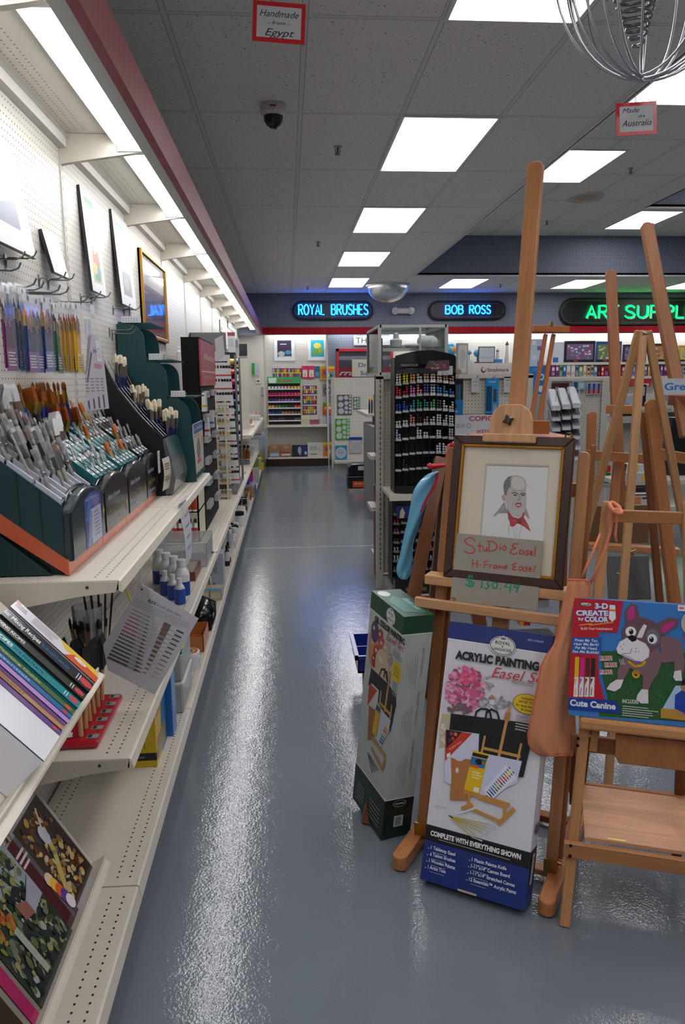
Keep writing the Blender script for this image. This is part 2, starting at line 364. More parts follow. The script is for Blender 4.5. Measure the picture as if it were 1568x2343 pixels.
def floor_material():
    m, nt, b = _mat('epoxy_floor'); tc = N(nt, 'ShaderNodeTexCoord')
    n1 = N(nt, 'ShaderNodeTexNoise'); n1.inputs['Scale'].default_value = 1.3; n1.inputs['Detail'].default_value = 6; L(nt, tc.outputs['Object'], n1.inputs['Vector'])
    cr = N(nt, 'ShaderNodeMix', data_type='RGBA'); cr.inputs[6].default_value = (*lin('#636b73'), 1); cr.inputs[7].default_value = (*lin('#6f777f'), 1); L(nt, n1.outputs['Fac'], cr.inputs[0])
    # pale scuffs: sparse thin marks
    n3 = N(nt, 'ShaderNodeTexNoise'); n3.inputs['Scale'].default_value = 14; n3.inputs['Detail'].default_value = 3; L(nt, tc.outputs['Object'], n3.inputs['Vector'])
    th = N(nt, 'ShaderNodeMapRange'); th.inputs[1].default_value = .74; th.inputs[2].default_value = .80; th.inputs[4].default_value = .35; L(nt, n3.outputs['Fac'], th.inputs[0])
    m2 = N(nt, 'ShaderNodeMix', data_type='RGBA'); L(nt, th.outputs[0], m2.inputs[0]); L(nt, cr.outputs[2], m2.inputs[6]); m2.inputs[7].default_value = (*lin('#a4abb2'), 1)
    L(nt, m2.outputs[2], b.inputs['Base Color'])
    b.inputs['Roughness'].default_value = .06; b.inputs['Specular IOR Level'].default_value = .55
    nb = N(nt, 'ShaderNodeTexNoise'); nb.inputs['Scale'].default_value = 115; nb.inputs['Detail'].default_value = 2.5; L(nt, tc.outputs['Object'], nb.inputs['Vector'])
    nl = N(nt, 'ShaderNodeTexNoise'); nl.inputs['Scale'].default_value = 16; nl.inputs['Detail'].default_value = 2; L(nt, tc.outputs['Object'], nl.inputs['Vector'])
    ad = N(nt, 'ShaderNodeMath', operation='MULTIPLY_ADD'); ad.inputs[1].default_value = 1.5; L(nt, nl.outputs['Fac'], ad.inputs[0]); L(nt, nb.outputs['Fac'], ad.inputs[2])
    bp = N(nt, 'ShaderNodeBump'); bp.inputs['Strength'].default_value = .5; bp.inputs['Distance'].default_value = .0014
    L(nt, ad.outputs[0], bp.inputs['Height']); L(nt, bp.outputs[0], b.inputs['Normal']); MATS['epoxy_floor'] = m
floor_material()
mb = MB(); mb.bx(XW-.2, XR, YREAR, YB+.2, -.1, 0); struct(mb.build('floor', 'epoxy_floor'))
# expansion joint line across the aisle
mb = MB('#b9bdc0'); q = onz(700, 1252, 0).y; mb.bx(-.45, 1.3, q-.004, q+.004, 0, .0008); struct(mb.build('trim_1', 'paint'))
mb = MB()
mb.bx(XW-.2, XLIP, YREAR, YB+.2, ZC, ZC+.05); mb.bx(XLIP, XR, YLIP, YB+.2, ZC, ZC+.05)
mb.bx(XLIP, 4.72, YREAR, YLIP, ZC1, ZC1+.05); mb.bx(4.72, XR, 10.1, YLIP, ZC1, ZC1+.05); mb.bx(4.72, XR, YREAR, 10.1, ZC2, ZC2+.05)
struct(mb.build('ceiling', 'ceiling_tile'))
mb = MB(); mb.bx(XLIP, XR, YLIP, YLIP+.02, ZC-.0, ZC1); mb.bx(4.72, XR, 10.1, 10.12, ZC1, ZC2)
mb.bx(XW-.2, XR, YBULK, YBULK+.03, 2.42, ZC); struct(mb.build('trim_2', 'peg_blue'))
mb = MB(); mb.bx(XLIP-.02, XLIP, YREAR, YLIP+.02, ZC, ZC1); mb.bx(4.70, 4.72, YREAR, 10.1, ZC1, ZC2); struct(mb.build('trim_3', 'peg_blue_side'))
mb = MB('#d8d8d8'); mb.bx(XLIP-.014, XLIP+.002, YREAR, YLIP, ZC-.003, ZC); mb.bx(XLIP, XR, YLIP-.003, YLIP+.03, ZC-.003, ZC+.02); mb.bx(4.72, XR, 10.095, 10.13, ZC1-.003, ZC1+.02)
struct(mb.build('trim_4', 'paint'))
mb = MB(); mb.bx(XW-.02, XW, -1.5, YB, .0, 2.545); struct(mb.build('wall_left', 'peg_left'))
mb = MB('#8d8f96'); mb.bx(XW-.2, XW-.02, YREAR, YB+.2, 0, ZC); struct(mb.build('wall_left', 'matte'))
mb = MB(); mb.bx(XW-.2, .745, YB, YB+.02, 0, 2.6); mb.bx(1.95, XR, YB, YB+.02, 0, 2.6); struct(mb.build('wall_back', 'peg_back'))
mb = MB(); mb.bx(.745, 1.95, YB, YB+.02, 0, 2.6); struct(mb.build('wall_back', 'peg_blue'))
mb = MB('#8b8f98'); mb.bx(XR, XR+.1, YREAR, YB+.2, 0, ZC2); struct(mb.build('wall_right', 'matte'))
mb = MB('#8b8f98'); mb.bx(XW-.2, XR, YREAR-.1, YREAR, 0, ZC2); struct(mb.build('wall_rear', 'matte'))
mb = MB('#8e0f1c'); mb.bx(-.43, XR, 14.18, 14.21, 2.425, 2.545); mb.bx(-.43, XR, 14.21, YBULK, 2.535, 2.545); struct(mb.build('trim_5', 'matte'))
mb = MB('#2b201c'); mb.bx(-.42, .745, 14.2, 14.22, 0, .14); struct(mb.build('baseboard_back', 'matte'))
# ------------------------------------------------------------------ ceiling lights
def light_panel(x, y, z, label, group='ceiling light panels'):
    t = thing('ceiling_light', label, 'light', (x, y, z), 0, group)
    f = MB('#d8d9da'); w, l = .572, 1.182
    f.bx(-.02, 0, -.02, l+.02, -.010, 0); f.bx(w, w+.02, -.02, l+.02, -.010, 0); f.bx(0, w, -.02, 0, -.010, 0); f.bx(0, w, l, l+.02, -.010, 0)
    f.build('frame', 'paint', t)
    d = MB('#ffffff'); d.bx(0, w, 0, l, -.006, -.002); d.build('diffuser', 'panel_light', t); return t
for k in range(-2, 5):
    lab = 'white light panel in the low ceiling, '+(['cut off by the top edge of the photo', 'largest whole one, right of the camera dome', 'behind the largest whole one', 'third whole one along the aisle', 'furthest one, beside the mirrored dome'][k] if k >= 0 else 'behind the viewer')
    if k == -1: lab = 'bright white ceiling light panel in the low ceiling above the viewer'
    light_panel(.742, 2.42+2.44*k, ZC, lab)
for k in range(-2, 4):
    lab = {3: 'slightly left of the tall easel mast top half', 2: 'half behind the tall easel mast top', 1: 'at the right edge above the Australia card'}.get(k, 'over the easels behind the viewer')
    light_panel(2.76, .31+2.437*k, ZC1, 'white light panel in the raised ceiling, '+lab)
light_panel(4.74, 10.25, ZC1, 'white light panel in the raised ceiling behind the leaning right easel mast')
for k, y in enumerate((7.8, 5.3, 2.9, .4)): light_panel(5.6, y, ZC2, 'white light panel in the highest ceiling out on the right side')
for k, y in enumerate((7.0, 4.6, 2.1)): light_panel(7.9, y, ZC2, 'white light panel in the highest ceiling out on the right side')
for k, x in enumerate((2.67, 4.70, 6.73)):
    light_panel(x, 12.3+.1*k, ZC, 'white ceiling light near the neon signs, '+('above the shorter blue sign', 'above the start of the green sign', 'above the far end of the green sign')[k])
# ------------------------------------------------------------------ things on the ceiling
p = onz(625, 240, ZC)
t = thing('security_camera', 'small white dome security camera with black eye on the ceiling', 'security camera', p)
mb = MB('#c9c6c0'); mb.lathe([(0, 0), (.075, 0), (.078, -.012), (.074, -.045), (.06, -.062), (.0, -.062)], n=24); mb.build('base', 'paint', t)
mb = MB('#15161a'); mb.lathe([(.056, -.06), (.054, -.085), (.042, -.108), (.022, -.121), (0, -.125)], n=20); e = mb.build('dome', 'gloss', t)
mb = MB('#0a0a0c'); mb.lathe([(.0, -.131), (.02, -.129), (.024, -.118)], n=14); mb.build('lens', 'gloss', e)
mb = MB('#b4262c'); pn = Pan(mb, (-.0, -.0768, -.02), (1, 0, 0), (0, 0, 1)); pn.rect(-.018, -.012, .018, -.002, '#9a2a2a'); mb.build('badge', 'paint', t)
for (x, y, z, w) in ((773, 335, ZC, 'between the camera dome and the largest light panel'), (728, 553, ZC, 'left of the third aisle light'), (704, 655, ZC, 'left of the furthest aisle light'), (1444, 385, ZC1, 'in the raised ceiling right of the tall mast'), (1252, 505, ZC1, 'in the raised ceiling beside the tall mast'), (1146, 650, ZC, 'between the two panels above the neon signs')):
    p = onz(x, y, z); t = thing('sprinkler_head', 'small ceiling sprinkler head '+w, 'sprinkler', p, 0, 'ceiling sprinkler heads')
    mb = MB('#9b9a96'); mb.lathe([(.03, 0), (.028, -.006), (.008, -.01)], n=12); mb.build('escutcheon', 'paint', t)
    mb = MB('#6b5f52'); mb.cyl((0, 0, -.005), (0, 0, -.05), .007, n=8); mb.tube([(-.016, 0, -.015), (-.016, 0, -.04), (0, 0, -.05), (.016, 0, -.04), (.016, 0, -.015)], .0028, 5); mb.cyl((0, 0, -.05), (0, 0, -.053), .022, n=10); mb.build('deflector', 'dull_metal', t)
p = onz(1343, 452, ZC1); mb = MB('#c2b8ae'); mb.prism([(.21*math.cos(a)*(1+.1*math.sin(3*a)), .3*math.sin(a)) for a in [i*math.pi/12 for i in range(24)]], -.0015, 0, 'z')
mb2 = MB('#b0a294'); mb2.prism([(.13*math.cos(a)*(1+.1*math.sin(2*a)), .16*math.sin(a)) for a in [i*math.pi/12 for i in range(24)]], -.0022, -.0014, 'z')
o = mb.build('trim_6', 'matte', loc=p); struct(o); mb2.build('stain_core', 'matte', o)
# mirrored half dome
t = thing('mirror_dome', 'mirrored security dome hanging under the lip of the low ceiling', 'mirror', (1.72, 13.05, 3.16))
mb = MB('#dfe3e6'); mb.lathe([(.345*math.cos(a), -.03-.265*math.sin(a)) for a in [i*math.pi/2/10 for i in range(11)]], n=32); mb.build('dome', 'metal', t)
mb = MB('#d0d2d4'); mb.lathe([(.345, -.034), (.37, -.03), (.37, 0), (0, 0)], n=32); mb.build('rim', 'paint', t)
# emergency light between the neon signs
t = thing('emergency_light', 'white twin head emergency light between the two blue neon signs', 'emergency light', (2.16, 14.3, 2.835))
mb = MB('#c4c2bd'); mb.bx(-.10, .10, -.09, 0, -.05, .05); mb.build('housing', 'paint', t, bevel=.02, seg=3)
for s in (-1, 1):
    mb = MB('#b9bbbd'); mb.lathe([(.0, -.02), (.05, -.02), (.07, -.07), (.066, -.085), (0, -.09)], c=(s*.145, 0, 0), n=16, axis='y'); mb.build('lamp_head', 'gloss', t)
# ------------------------------------------------------------------ neon signs
def stadium(x0, x1, z0, z1, n=12):
    r = (z1-z0)/2; zc = (z0+z1)/2
    return [(x0+r+r*math.cos(a), zc+r*math.sin(a)) for a in [math.pi/2+math.pi*i/n for i in range(n+1)]]+[(x1-r+r*math.cos(a), zc+r*math.sin(a)) for a in [-math.pi/2+math.pi*i/n for i in range(n+1)]]
def neon_letters(s, x0, x1, z, h, y, r, col, M, name, mat, parent):
    S = {'R': [[(0,0),(0,1),(.45,1),(.6,.9),(.6,.65),(.45,.52),(0,.5)],[(.28,.5),(.62,0)]], 'O': [[(.36+.36*math.cos(a), .5+.5*math.sin(a)) for a in [i*math.pi/8 for i in range(17)]]], 'Y': [[(0,1),(.32,.5),(.64,1)],[(.32,.5),(.32,0)]],
         'A': [[(0,0),(.34,1),(.68,0)],[(.14,.33),(.54,.33)]], 'L': [[(0,1),(0,0),(.48,0)]], 'B': [[(0,0),(0,1),(.4,1),(.55,.88),(.55,.66),(.4,.54),(0,.54)],[(.4,.54),(.6,.4),(.6,.14),(.42,0),(0,0)]],
         'U': [[(0,1),(0,.25),(.12,.06),(.3,0),(.48,.06),(.6,.25),(.6,1)]], 'S': [[(.55,.85),(.42,.98),(.2,1),(.04,.86),(.05,.66),(.2,.54),(.42,.46),(.57,.3),(.54,.1),(.38,0),(.16,.02),(.0,.16)]],
         'H': [[(0,0),(0,1)],[(.58,0),(.58,1)],[(0,.5),(.58,.5)]], 'E': [[(.5,1),(0,1),(0,0),(.5,0)],[(0,.5),(.42,.5)]], 'T': [[(0,1),(.62,1)],[(.31,1),(.31,0)]], 'P': [[(0,0),(0,1),(.45,1),(.6,.88),(.6,.62),(.45,.48),(0,.48)]], 'I': [[(0,0),(0,1)]]}
    W = {'O': .72, 'R': .62, 'Y': .64, 'A': .68, 'L': .48, 'B': .6, 'U': .6, 'S': .57, 'H': .58, 'E': .5, 'T': .62, 'P': .6, 'I': .0, ' ': .38}
    tot = sum(W[c]+.22 for c in s)-.22; k = (x1-x0)/tot; x = x0
    for c in s:
        if c in S:
            mb = MB(col, M)
            for st in S[c]: mb.tube([(x+a*k, y, z+b*h) for a, b in st], r, 6)
            mb.build(name, mat, parent)
        x += (W[c]+.22)*k
def neon_sign(label, txt, x0, x1, z0, z1, tx0, tx1, tz, th, mat, y=14.24, double=False):
    t = thing('neon_sign', label, 'neon sign', (x0, y+.06, z0))
    M = Matrix.Translation((-x0, -(y+.06), -z0))
    mb = MB('#17181c', M); mb.prism(stadium(x0, x1, z0, z1), y, y+.055, 'y'); mb.build('backboard', 'paint', t)
    mb = MB('#6b5b48', M); P = stadium(x0+.03, x1-.03, z0+.03, z1-.03); mb.tube([(a, y-.004, b) for a, b in P], .007, 5, closed=True); mb.build('pinstripe', 'paint', t)
    mb = MB('#1d1a1c', M); P = stadium(x0, x1, z0, z1); mb.tube([(a, y+.0, b) for a, b in P], .02, 6, closed=True); mb.build('rim', 'paint', t)
    for tt, a, b in txt: neon_letters(tt, a, b, tz, th, y-.04, .0125, '#ffffff', M, 'neon_letter', mat, t)
    if double:
        for tt, a, b in txt: neon_letters(tt, a+.03, b+.03, tz-.02, th*1.05, y-.008, .022, '#b9c7bd', M, 'letter_backing', 'paint', t)
pz = lambda x, y: ony(x, y, 14.2)
a, b, c = pz(684, 720), pz(742, 697), pz(842, 697); d = pz(759, 720)
neon_sign('longer blue neon sign on the back wall, left of the emergency light', [('ROYAL', a.x, b.x), ('BRUSHES', d.x, c.x)], pz(672, 709).x, pz(852, 709).x, pz(760, 729).z, pz(760, 690).z, 0, 0, a.z, b.z-a.z, 'neon_blue')
a, b, c, d = pz(1020, 718), pz(1060, 699), pz(1075, 718), pz(1123, 699)
neon_sign('shorter blue neon sign on the back wall, right of the emergency light', [('BOB', a.x, b.x), ('ROSS', c.x, d.x)], pz(984, 709).x, pz(1158, 709).x, pz(1070, 729).z, pz(1070, 690).z, 0, 0, a.z, b.z-a.z, 'neon_blue')
a, b, c = pz(1342, 727), pz(1413, 699), pz(1430, 728)
neon_sign('large green neon sign reading ART SUPPLIES on the back wall', [('ART', a.x, pz(1416, 700).x), ('SUPPLIES', c.x, pz(1626, 727).x)], pz(1284, 712).x, pz(1690, 712).x, pz(1400, 742).z, pz(1400, 683).z, 0, 0, a.z, b.z-a.z, 'neon_green', double=True)
# ------------------------------------------------------------------ hanging cards
def hang_card(name, label, corners, Y, lines, top):
    o = ony(*corners[3], Y); x = ony(*corners[2], Y)-o; y = ony(*corners[0], Y)-o; w, h = x.length, y.length
    t = thing(name, label, 'sign', M=frame(o, x, y))
    mb = MB('#c8262c'); b = .11*h; mb.bx(0, w, 0, b, -.0015, .0015); mb.bx(0, w, h-b, h, -.0015, .0015); mb.bx(0, b, b, h-b, -.0015, .0015); mb.bx(w-b, w, b, h-b, -.0015, .0015); mb.build('red_border', 'gloss', t)
    mb = MB('#c6c6c8'); mb.bx(b*.8, w-b*.8, b*.8, h-b*.8, -.001, .001)
    pn = Pan(mb, (0, 0, .001), (1, 0, 0), (0, 1, 0))
    for s, u, v, hh, ww in lines: pn.text(s, u*w, v*h, hh*h, '#26282f', ww*w, 'c', shear=.35)
    mb.build('card', 'paper', t)
    mb = MB('#8a8a8a'); mb.cyl((w*.48, h-b, 0), (w*.5, h+top, 0), .0012, n=5); mb.build('string', 'paint', t)
hang_card('hanging_card', 'red bordered card handwritten Handmade from Egypt hanging near the top', [(577, 0), (698, 10), (697, 103), (577, 93)], 2.3, [('Handmade', .5, .63, .17, .74), ('- from -', .5, .44, .10, .42), ('Egypt', .52, .16, .19, .56)], .5)
hang_card('hanging_card', 'red bordered card handwritten Made in Australia hanging under the wire mobile', [(1408, 237), (1500, 232), (1503, 306), (1411, 312)], 2.3, [('Made', .36, .69, .15, .42), ('in', .62, .53, .10, .18), ('Australia', .5, .28, .19, .74)], .12)
# ------------------------------------------------------------------ wire mobile
Y = 2.15; o = ony(1465, -60, Y)
t = thing('wire_mobile', 'silver wire spiral mobile hanging from the ceiling at top right', 'mobile', o)
sx = lambda x, y: ony(x, y, Y)-o
def loop(mb, xl, xr, yt, yb, ph, r):
    a, b = sx((xl+xr)/2, yt), sx((xl+xr)/2, yb); cx = (a+b)/2; rz = (a.z-b.z)/2; rx = (sx(xr, -60).x-sx(xl, -60).x)/2
    mb.tube([cx+V((rx*math.cos(q)*math.cos(ph), rx*math.cos(q)*math.sin(ph), rz*math.sin(q))) for q in [2*math.pi*i/48 for i in range(48)]], r, 6, closed=True)
for i, (xl, xr, yb, ph) in enumerate([(1272, 1690, 186, 0), (1300, 1668, 184, .35), (1318, 1650, 180, -.35), (1330, 1640, 176, .7), (1345, 1625, 172, -.8), (1362, 1600, 166, 1.1), (1290, 1676, 185, .18), (1308, 1660, 182, -.18), (1322, 1646, 178, .52)]):
    mb = MB('#b8bcc0'); loop(mb, xl, xr, -330, yb, ph, .0035); mb.build('wire_loop', 'metal', t)
mb = MB('#7d8084'); pts = []
for i in range(320):
    q = i/319; y = -260+q*375; rad = 100*(1-q)**.8+4; c = sx(1445+15*q, y); k = (sx(1500, 0).x-sx(1499, 0).x); a = q*2*math.pi*20
    pts.append(c+V((rad*k*math.cos(a), rad*k*math.sin(a), 0)))
mb.tube(pts, .004, 5); mb.build('inner_spiral', 'metal', t)
mb = MB('#8f949a'); mb.cyl(sx(1465, -340), V((sx(1465, 0).x, 0, ZC1-.61-o.z)), .0015, n=5); mb.build('hanging_wire', 'metal', t)
# ================================================================== LEFT WALL SHELVING
BEIGE, BEIGE2 = '#cdc7ba', '#bdb7a9'
XF = -.472                       # front edge of the shelves
SEC = [2.06+1.235*k for k in range(-3, 11)]      # uprights
SEC[-1] = 14.15
nth = ['behind the viewer', 'behind the viewer', 'nearest the viewer', 'second from the viewer', 'third from the viewer', 'fourth from the viewer', 'fifth from the viewer', 'sixth from the viewer', 'seventh from the viewer', 'fourth from the far end', 'third from the far end', 'second from the far end', 'at the far end']
class Perf:      # a row of dark punched holes along y on a plate top
    pass
def punched(mb, x, y0, y1, z, pitch=.0254, r=.0035, col='#2e2a25', n=6):
    k = int((y1-y0)/pitch)
    for i in range(k):
        y = y0+pitch*(i+.5); mb.add([(x+r*math.cos(2*math.pi*j/n), y+r*1.25*math.sin(2*math.pi*j/n), z+.0004) for j in range(n)], [tuple(range(n))], col)
def shelf_mesh(x0, x1, l, lip=.035, t=.028, holes=True):
    mb = MB(BEIGE); mb.bx(x0, x1-.006, .003, l-.003, -t, 0)
    # rolled price channel on the front edge
    prof = [(x1-.006, 0), (x1, -.004), (x1+.007, -lip+.004), (x1+.003, -lip), (x1-.006, -lip+.006), (x1-.012, -t)]
    mb.prism([(a, b) for a, b in prof], .003, l-.003, 'y', BEIGE)
    return mb
def shelf(label, y0, y1, z, x1=XF, name='gondola_shelf', group='beige wall shelves', holes=2):
    l = y1-y0; t = thing(name, label, 'shelf', (0, y0, z), 0, group)
    mb = shelf_mesh(XW+.012, x1, l)
    for k in range(holes): punched(mb, x1-.045-.032*k, .03, l-.03, 0)
    for k in range(2): punched(mb, XW+.05+.03*k, .03, l-.03, 0)
    mb.build('shelf_plate', 'steel_shelf', t)
    for e, yy in ((0, .0), (1, l)):
        mb = MB(BEIGE2); s = .003 if e == 0 else -.003
        mb.prism([(XW+.0, .0), (x1-.012, -.005), (x1-.014, -.034), (x1-.12, -.045), (XW+.0, -.10)], yy+s-.0012, yy+s+.0012, 'y')
        if e == 0: mb.cyl((x1-.09, yy+.0012, -.018), (x1-.09, yy-.0005, -.018), .0045, n=8, col='#3a3630')
        mb.build('bracket', 'steel_shelf', t)
    return t
# canopy: red fascia, perforated top panels, arms and lamps, one bay after the other
for i in range(len(SEC)-1):
    y0, y1 = SEC[i], SEC[i+1]; l = y1-y0
    t = thing('light_canopy', 'beige light canopy with red fascia over the left wall bay '+nth[i], 'canopy', (0, y0, 0), 0, 'light canopies along the left wall')
    mb = MB('#84303c'); mb.bx(-.455, -.447, .0, l, 2.47, 2.575); mb.bx(-.452, -.444, 0, l, 2.436, 2.468); mb.bx(-.474, -.452, 0, l, 2.436, 2.444); mb.build('fascia', 'paint', t)
    mb = MB('#b9b8b4'); mb.bx(-.522, -.474, 0, l, 2.444, 2.449); mb.quad((-.522, 0, 2.446), (-.522, l, 2.446), (-.55, l, 2.53), (-.55, 0, 2.53)); mb.build('return_lip', 'paint', t)
    mb = MB(BEIGE); mb.bx(XW, -.46, .004, l-.004, 2.573, 2.583)
    for k in range(3):
        for j in range(int((l-.06)/.0254)): mb.add([(XW+.06+.028*k+.0035*math.cos(a), .03+.0254*j+.0035*math.sin(a), 2.5726) for a in [q*math.pi/3 for q in range(6)]], [tuple(range(6))], '#4a463e')
    mb.build('panel', 'steel_shelf', t)
    mb = MB('#cfccc6'); mb.bx(XW, XW+.035, .02, l-.02, 2.517, 2.555); mb.prism([(XW, 2.555), (XW+.05, 2.555), (XW+.035, 2.573), (XW, 2.573)], .02, l-.02, 'y'); mb.build('wall_rail', 'paint', t)
    mb = MB(BEIGE); mb.prism([(XW, 2.572), (XW, 2.455), (XW+.03, 2.462), (-.60, 2.50), (-.545, 2.508), (-.53, 2.572)], -.014, .014, 'y'); mb.build('arm', 'steel_shelf', t)
    t = thing('fluorescent_lamp', 'fluorescent canopy lamp of the left wall bay '+nth[i], 'lamp', (0, y0, 0), 0, 'fluorescent lamps under the left canopy')
    mb = MB('#d9dadb'); mb.prism([(-.665, 2.572), (-.665, 2.53), (-.64, 2.548), (-.575, 2.548), (-.55, 2.53), (-.55, 2.572)], .03, l-.03, 'y'); mb.build('reflector', 'gloss', t)
    for k, x in enumerate((-.633, -.583)):
        mb = MB('#ffffff'); mb.cyl((x, .03, 2.522), (x, l-.03, 2.522), .0175, n=10); mb.build('tube', 'tube_light', t)
    for a in (.008, l-.026): mb = MB('#dcdcdc'); mb.bx(-.655, -.56, a, a+.018, 2.505, 2.56); mb.build('lamp_holder', 'paint', t)
# uprights with slots, base decks
for i, y in enumerate(SEC):
    t = thing('slotted_upright', 'slotted beige upright between the left wall bays, '+(nth[min(i, 12)]), 'upright', (0, y, 0), 0, 'slotted uprights of the left wall')
    mb = MB('#c3bfb6'); mb.bx(XW, XW+.006, -.015, .015, .1, 2.53)
    for k in range(60): mb.add([(XW+.0064, -.003, .2+.0385*k), (XW+.0064, .003, .2+.0385*k), (XW+.0064, .003, .222+.0385*k), (XW+.0064, -.003, .222+.0385*k)], [(0, 1, 2, 3)], '#3b3833')
    mb.build('upright_face', 'steel_shelf', t)
    if i == len(SEC)-1: break
    l = SEC[i+1]-y
    t = thing('base_deck', 'beige perforated base deck of the left wall bay '+nth[i], 'shelf', (0, y, 0), 0, 'beige base decks of the left wall')
    mb = shelf_mesh(XW+.012, XF, l, lip=.05); mb.M = Matrix.Identity(4)
    for k in range(2): punched(mb, XF-.034-.037*k, .03, l-.03, 0)
    for k in range(2): punched(mb, XW+.05+.03*k, .03, l-.03, 0)
    o = mb.build('deck_plate', 'steel_shelf', t, loc=(0, 0, .125))
    mb = MB('#4a4844'); mb.bx(XF-.06, XF-.05, 0, l, 0, .1); mb.build('kick_plate', 'paint', t)
# mid shelves
Z_A, Z_B = 1.06, .53
for i in (3, 4):
    shelf('upper beige shelf carrying the brush displays, '+('nearer bay' if i == 3 else 'further bay under the green towers'), SEC[i], SEC[i+1], Z_A)
for i in (3, 4, 5, 6, 7, 8):
    lab = {3: 'lower beige shelf holding the red foam brush rack', 4: 'lower beige shelf holding the white bottles and the clear bin', 5: 'lower beige shelf under the black paint display', 6: 'lower beige shelf under the grey paint tube rack', 7: 'lower beige shelf past the grey tube racks', 8: 'lower beige shelf with dark jars towards the far end'}[i]
    shelf(lab, SEC[i], SEC[i+1], Z_B)
for i in (9, 10, 11, 12):
    shelf('lower beige shelf far down the aisle, '+nth[i], SEC[i], SEC[i+1], Z_B)
    shelf('beige counter height shelf far down the aisle, '+nth[i], SEC[i], SEC[i+1], .93, x1=XF+.02)
# ================================================================== LEFT WALL: PRINTS, PACKS, BRUSH RACKS
zA, zB, zC, zD, zE = zf(0, 560, 3.2667), zf(0, 860, 3.136), zf(380, 680, 4.685), zf(0, 1180, 2.529), zf(0, 1700, 3.267)
def axis_frame(p, z, x=(0, 1, 0)):
    z = V(z).normalized(); x = V(x); x = (x-z*x.dot(z)).normalized(); y = z.cross(x)
    return Matrix(((x.x, y.x, z.x, p[0]), (x.y, y.y, z.y, p[1]), (x.z, y.z, z.z, p[2]), (0, 0, 0, 1)))
# ---- matted prints standing on wall hooks
def wall_print(label, y0, y1, zt, zb, lean, art, mat_col='#dfe2e3', edge='#1c1c20', name='matted_print', t=.012, frame_col=None):
    b = V((XW+.012+lean, y1, zb)); top = V((XW+.012, y1, zt)); up = (top-b); M = frame((b.x, y0, zb), (0, 1, 0), up); h = up.length; w = y1-y0
    th = thing(name, label, 'picture', M=M)
    mb = MB(edge); mb.bx(0, w, 0, h, -t, 0, edge); mb.bx(.0015, w-.0015, .0015, h-.0015, 0, .0012, mat_col)
    pn = Pan(mb, (0, 0, .0012), (1, 0, 0), (0, 1, 0)); art(pn, w, h); mb.build('mat_board', 'card', th)
    if frame_col:
        mb = MB(frame_col); frame_ring(mb, 0, w, 0, h, .022, -.028, .014, frame_col); mb.build('gold_frame', 'dull_metal', th, bevel=.003)
    if frame_col: mb = MB('#ffffff'); mb.bx(.001, w-.001, .001, h-.001, .003, .0045); mb.build('glazing', 'picture_glass', th)
    return th
def art_landscape(pn, w, h):
    pn.rect(.2*w, .2*h, .8*w, .82*h, '#aab4c4'); pn.poly([(.2*w, .2*h), (.8*w, .2*h), (.8*w, .45*h), (.5*w, .36*h), (.2*w, .5*h)], '#66708a'); pn.poly([(.2*w, .5*h), (.4*w, .62*h), (.6*w, .5*h), (.8*w, .6*h), (.8*w, .45*h), (.2*w, .38*h)], '#8c98ac')
def art_parrot(pn, w, h):
    pn.rect(.2*w, .62*h, .75*w, .92*h, '#5e8a6a'); pn.ell(.42*w, .72*h, .12*w, .05*h, '#b04a3c'); pn.rect(.2*w, .1*h, .78*w, .5*h, '#9ab07a')
    for (u, v, a, b, c) in ((.42, .36, .14, .10, '#b8322c'), (.62, .34, .12, .09, '#c03a30'), (.36, .24, .16, .06, '#c8a828'), (.62, .22, .12, .08, '#2a6a8a'), (.5, .16, .2, .04, '#3a7a4a'), (.46, .42, .07, .03, '#e0d8c0')): pn.ell(u*w, v*h, a*w, b*h, c)
def art_pale(pn, w, h):
    pn.rect(.18*w, .52*h, .8*w, .9*h, '#7fb4c0'); pn.ell(.5*w, .66*h, .12*w, .07*h, '#a8748a'); pn.rect(.2*w, .12*h, .78*w, .38*h, '#6a6a6c'); pn.ell(.45*w, .25*h, .2*w, .06*h, '#8a888c')
def art_cabin(pn, w, h):
    pn.rect(.02*w, .02*h, .98*w, .98*h, '#3a3038'); pn.poly([(.02*w, .02*h), (.98*w, .02*h), (.98*w, .3*h), (.5*w, .22*h), (.02*w, .34*h)], '#7a3c28'); pn.poly([(.02*w, .5*h), (.3*w, .85*h), (.5*w, .62*h), (.7*w, .8*h), (.98*w, .6*h), (.98*w, .3*h), (.5*w, .22*h), (.02*w, .34*h)], '#4a3a4c'); pn.poly([(.35*w, .25*h), (.35*w, .42*h), (.5*w, .55*h), (.62*w, .42*h), (.62*w, .25*h)], '#26222c')
def art_none(pn, w, h): pass
def art_dark(pn, w, h): pn.rect(.15*w, .12*h, .85*w, .88*h, '#3a2a30'); pn.ell(.5*w, .5*h, .2*w, .2*h, '#6a4a4a')
P1 = wall_print('largest matted print, cut off by the left edge of the photo', 2.18, 2.70, 2.36, 2.006, .05, art_landscape)
P2 = wall_print('small blank white matted board leaning out below the first big print', 2.95, 3.14, 2.15, 1.998, .035, art_none)
P3 = wall_print('tall matted print of two colourful parrots on the left wall', 3.53, 3.79, 2.44, 1.998, .03, art_parrot)
P4 = wall_print('tall matted print in pale blue and grey left of the gold frame', 4.14, 4.52, 2.47, 2.0, .03, art_pale)
P5 = wall_print('large gold framed painting whose glass mirrors a blue neon sign', 4.86, 5.80, 2.40, 1.875, .0, art_cabin, name='framed_painting', edge='#6a4a1c', frame_col='#b98a3c')
def px_y(x, y, X=-.87): return onx(x, y, X)
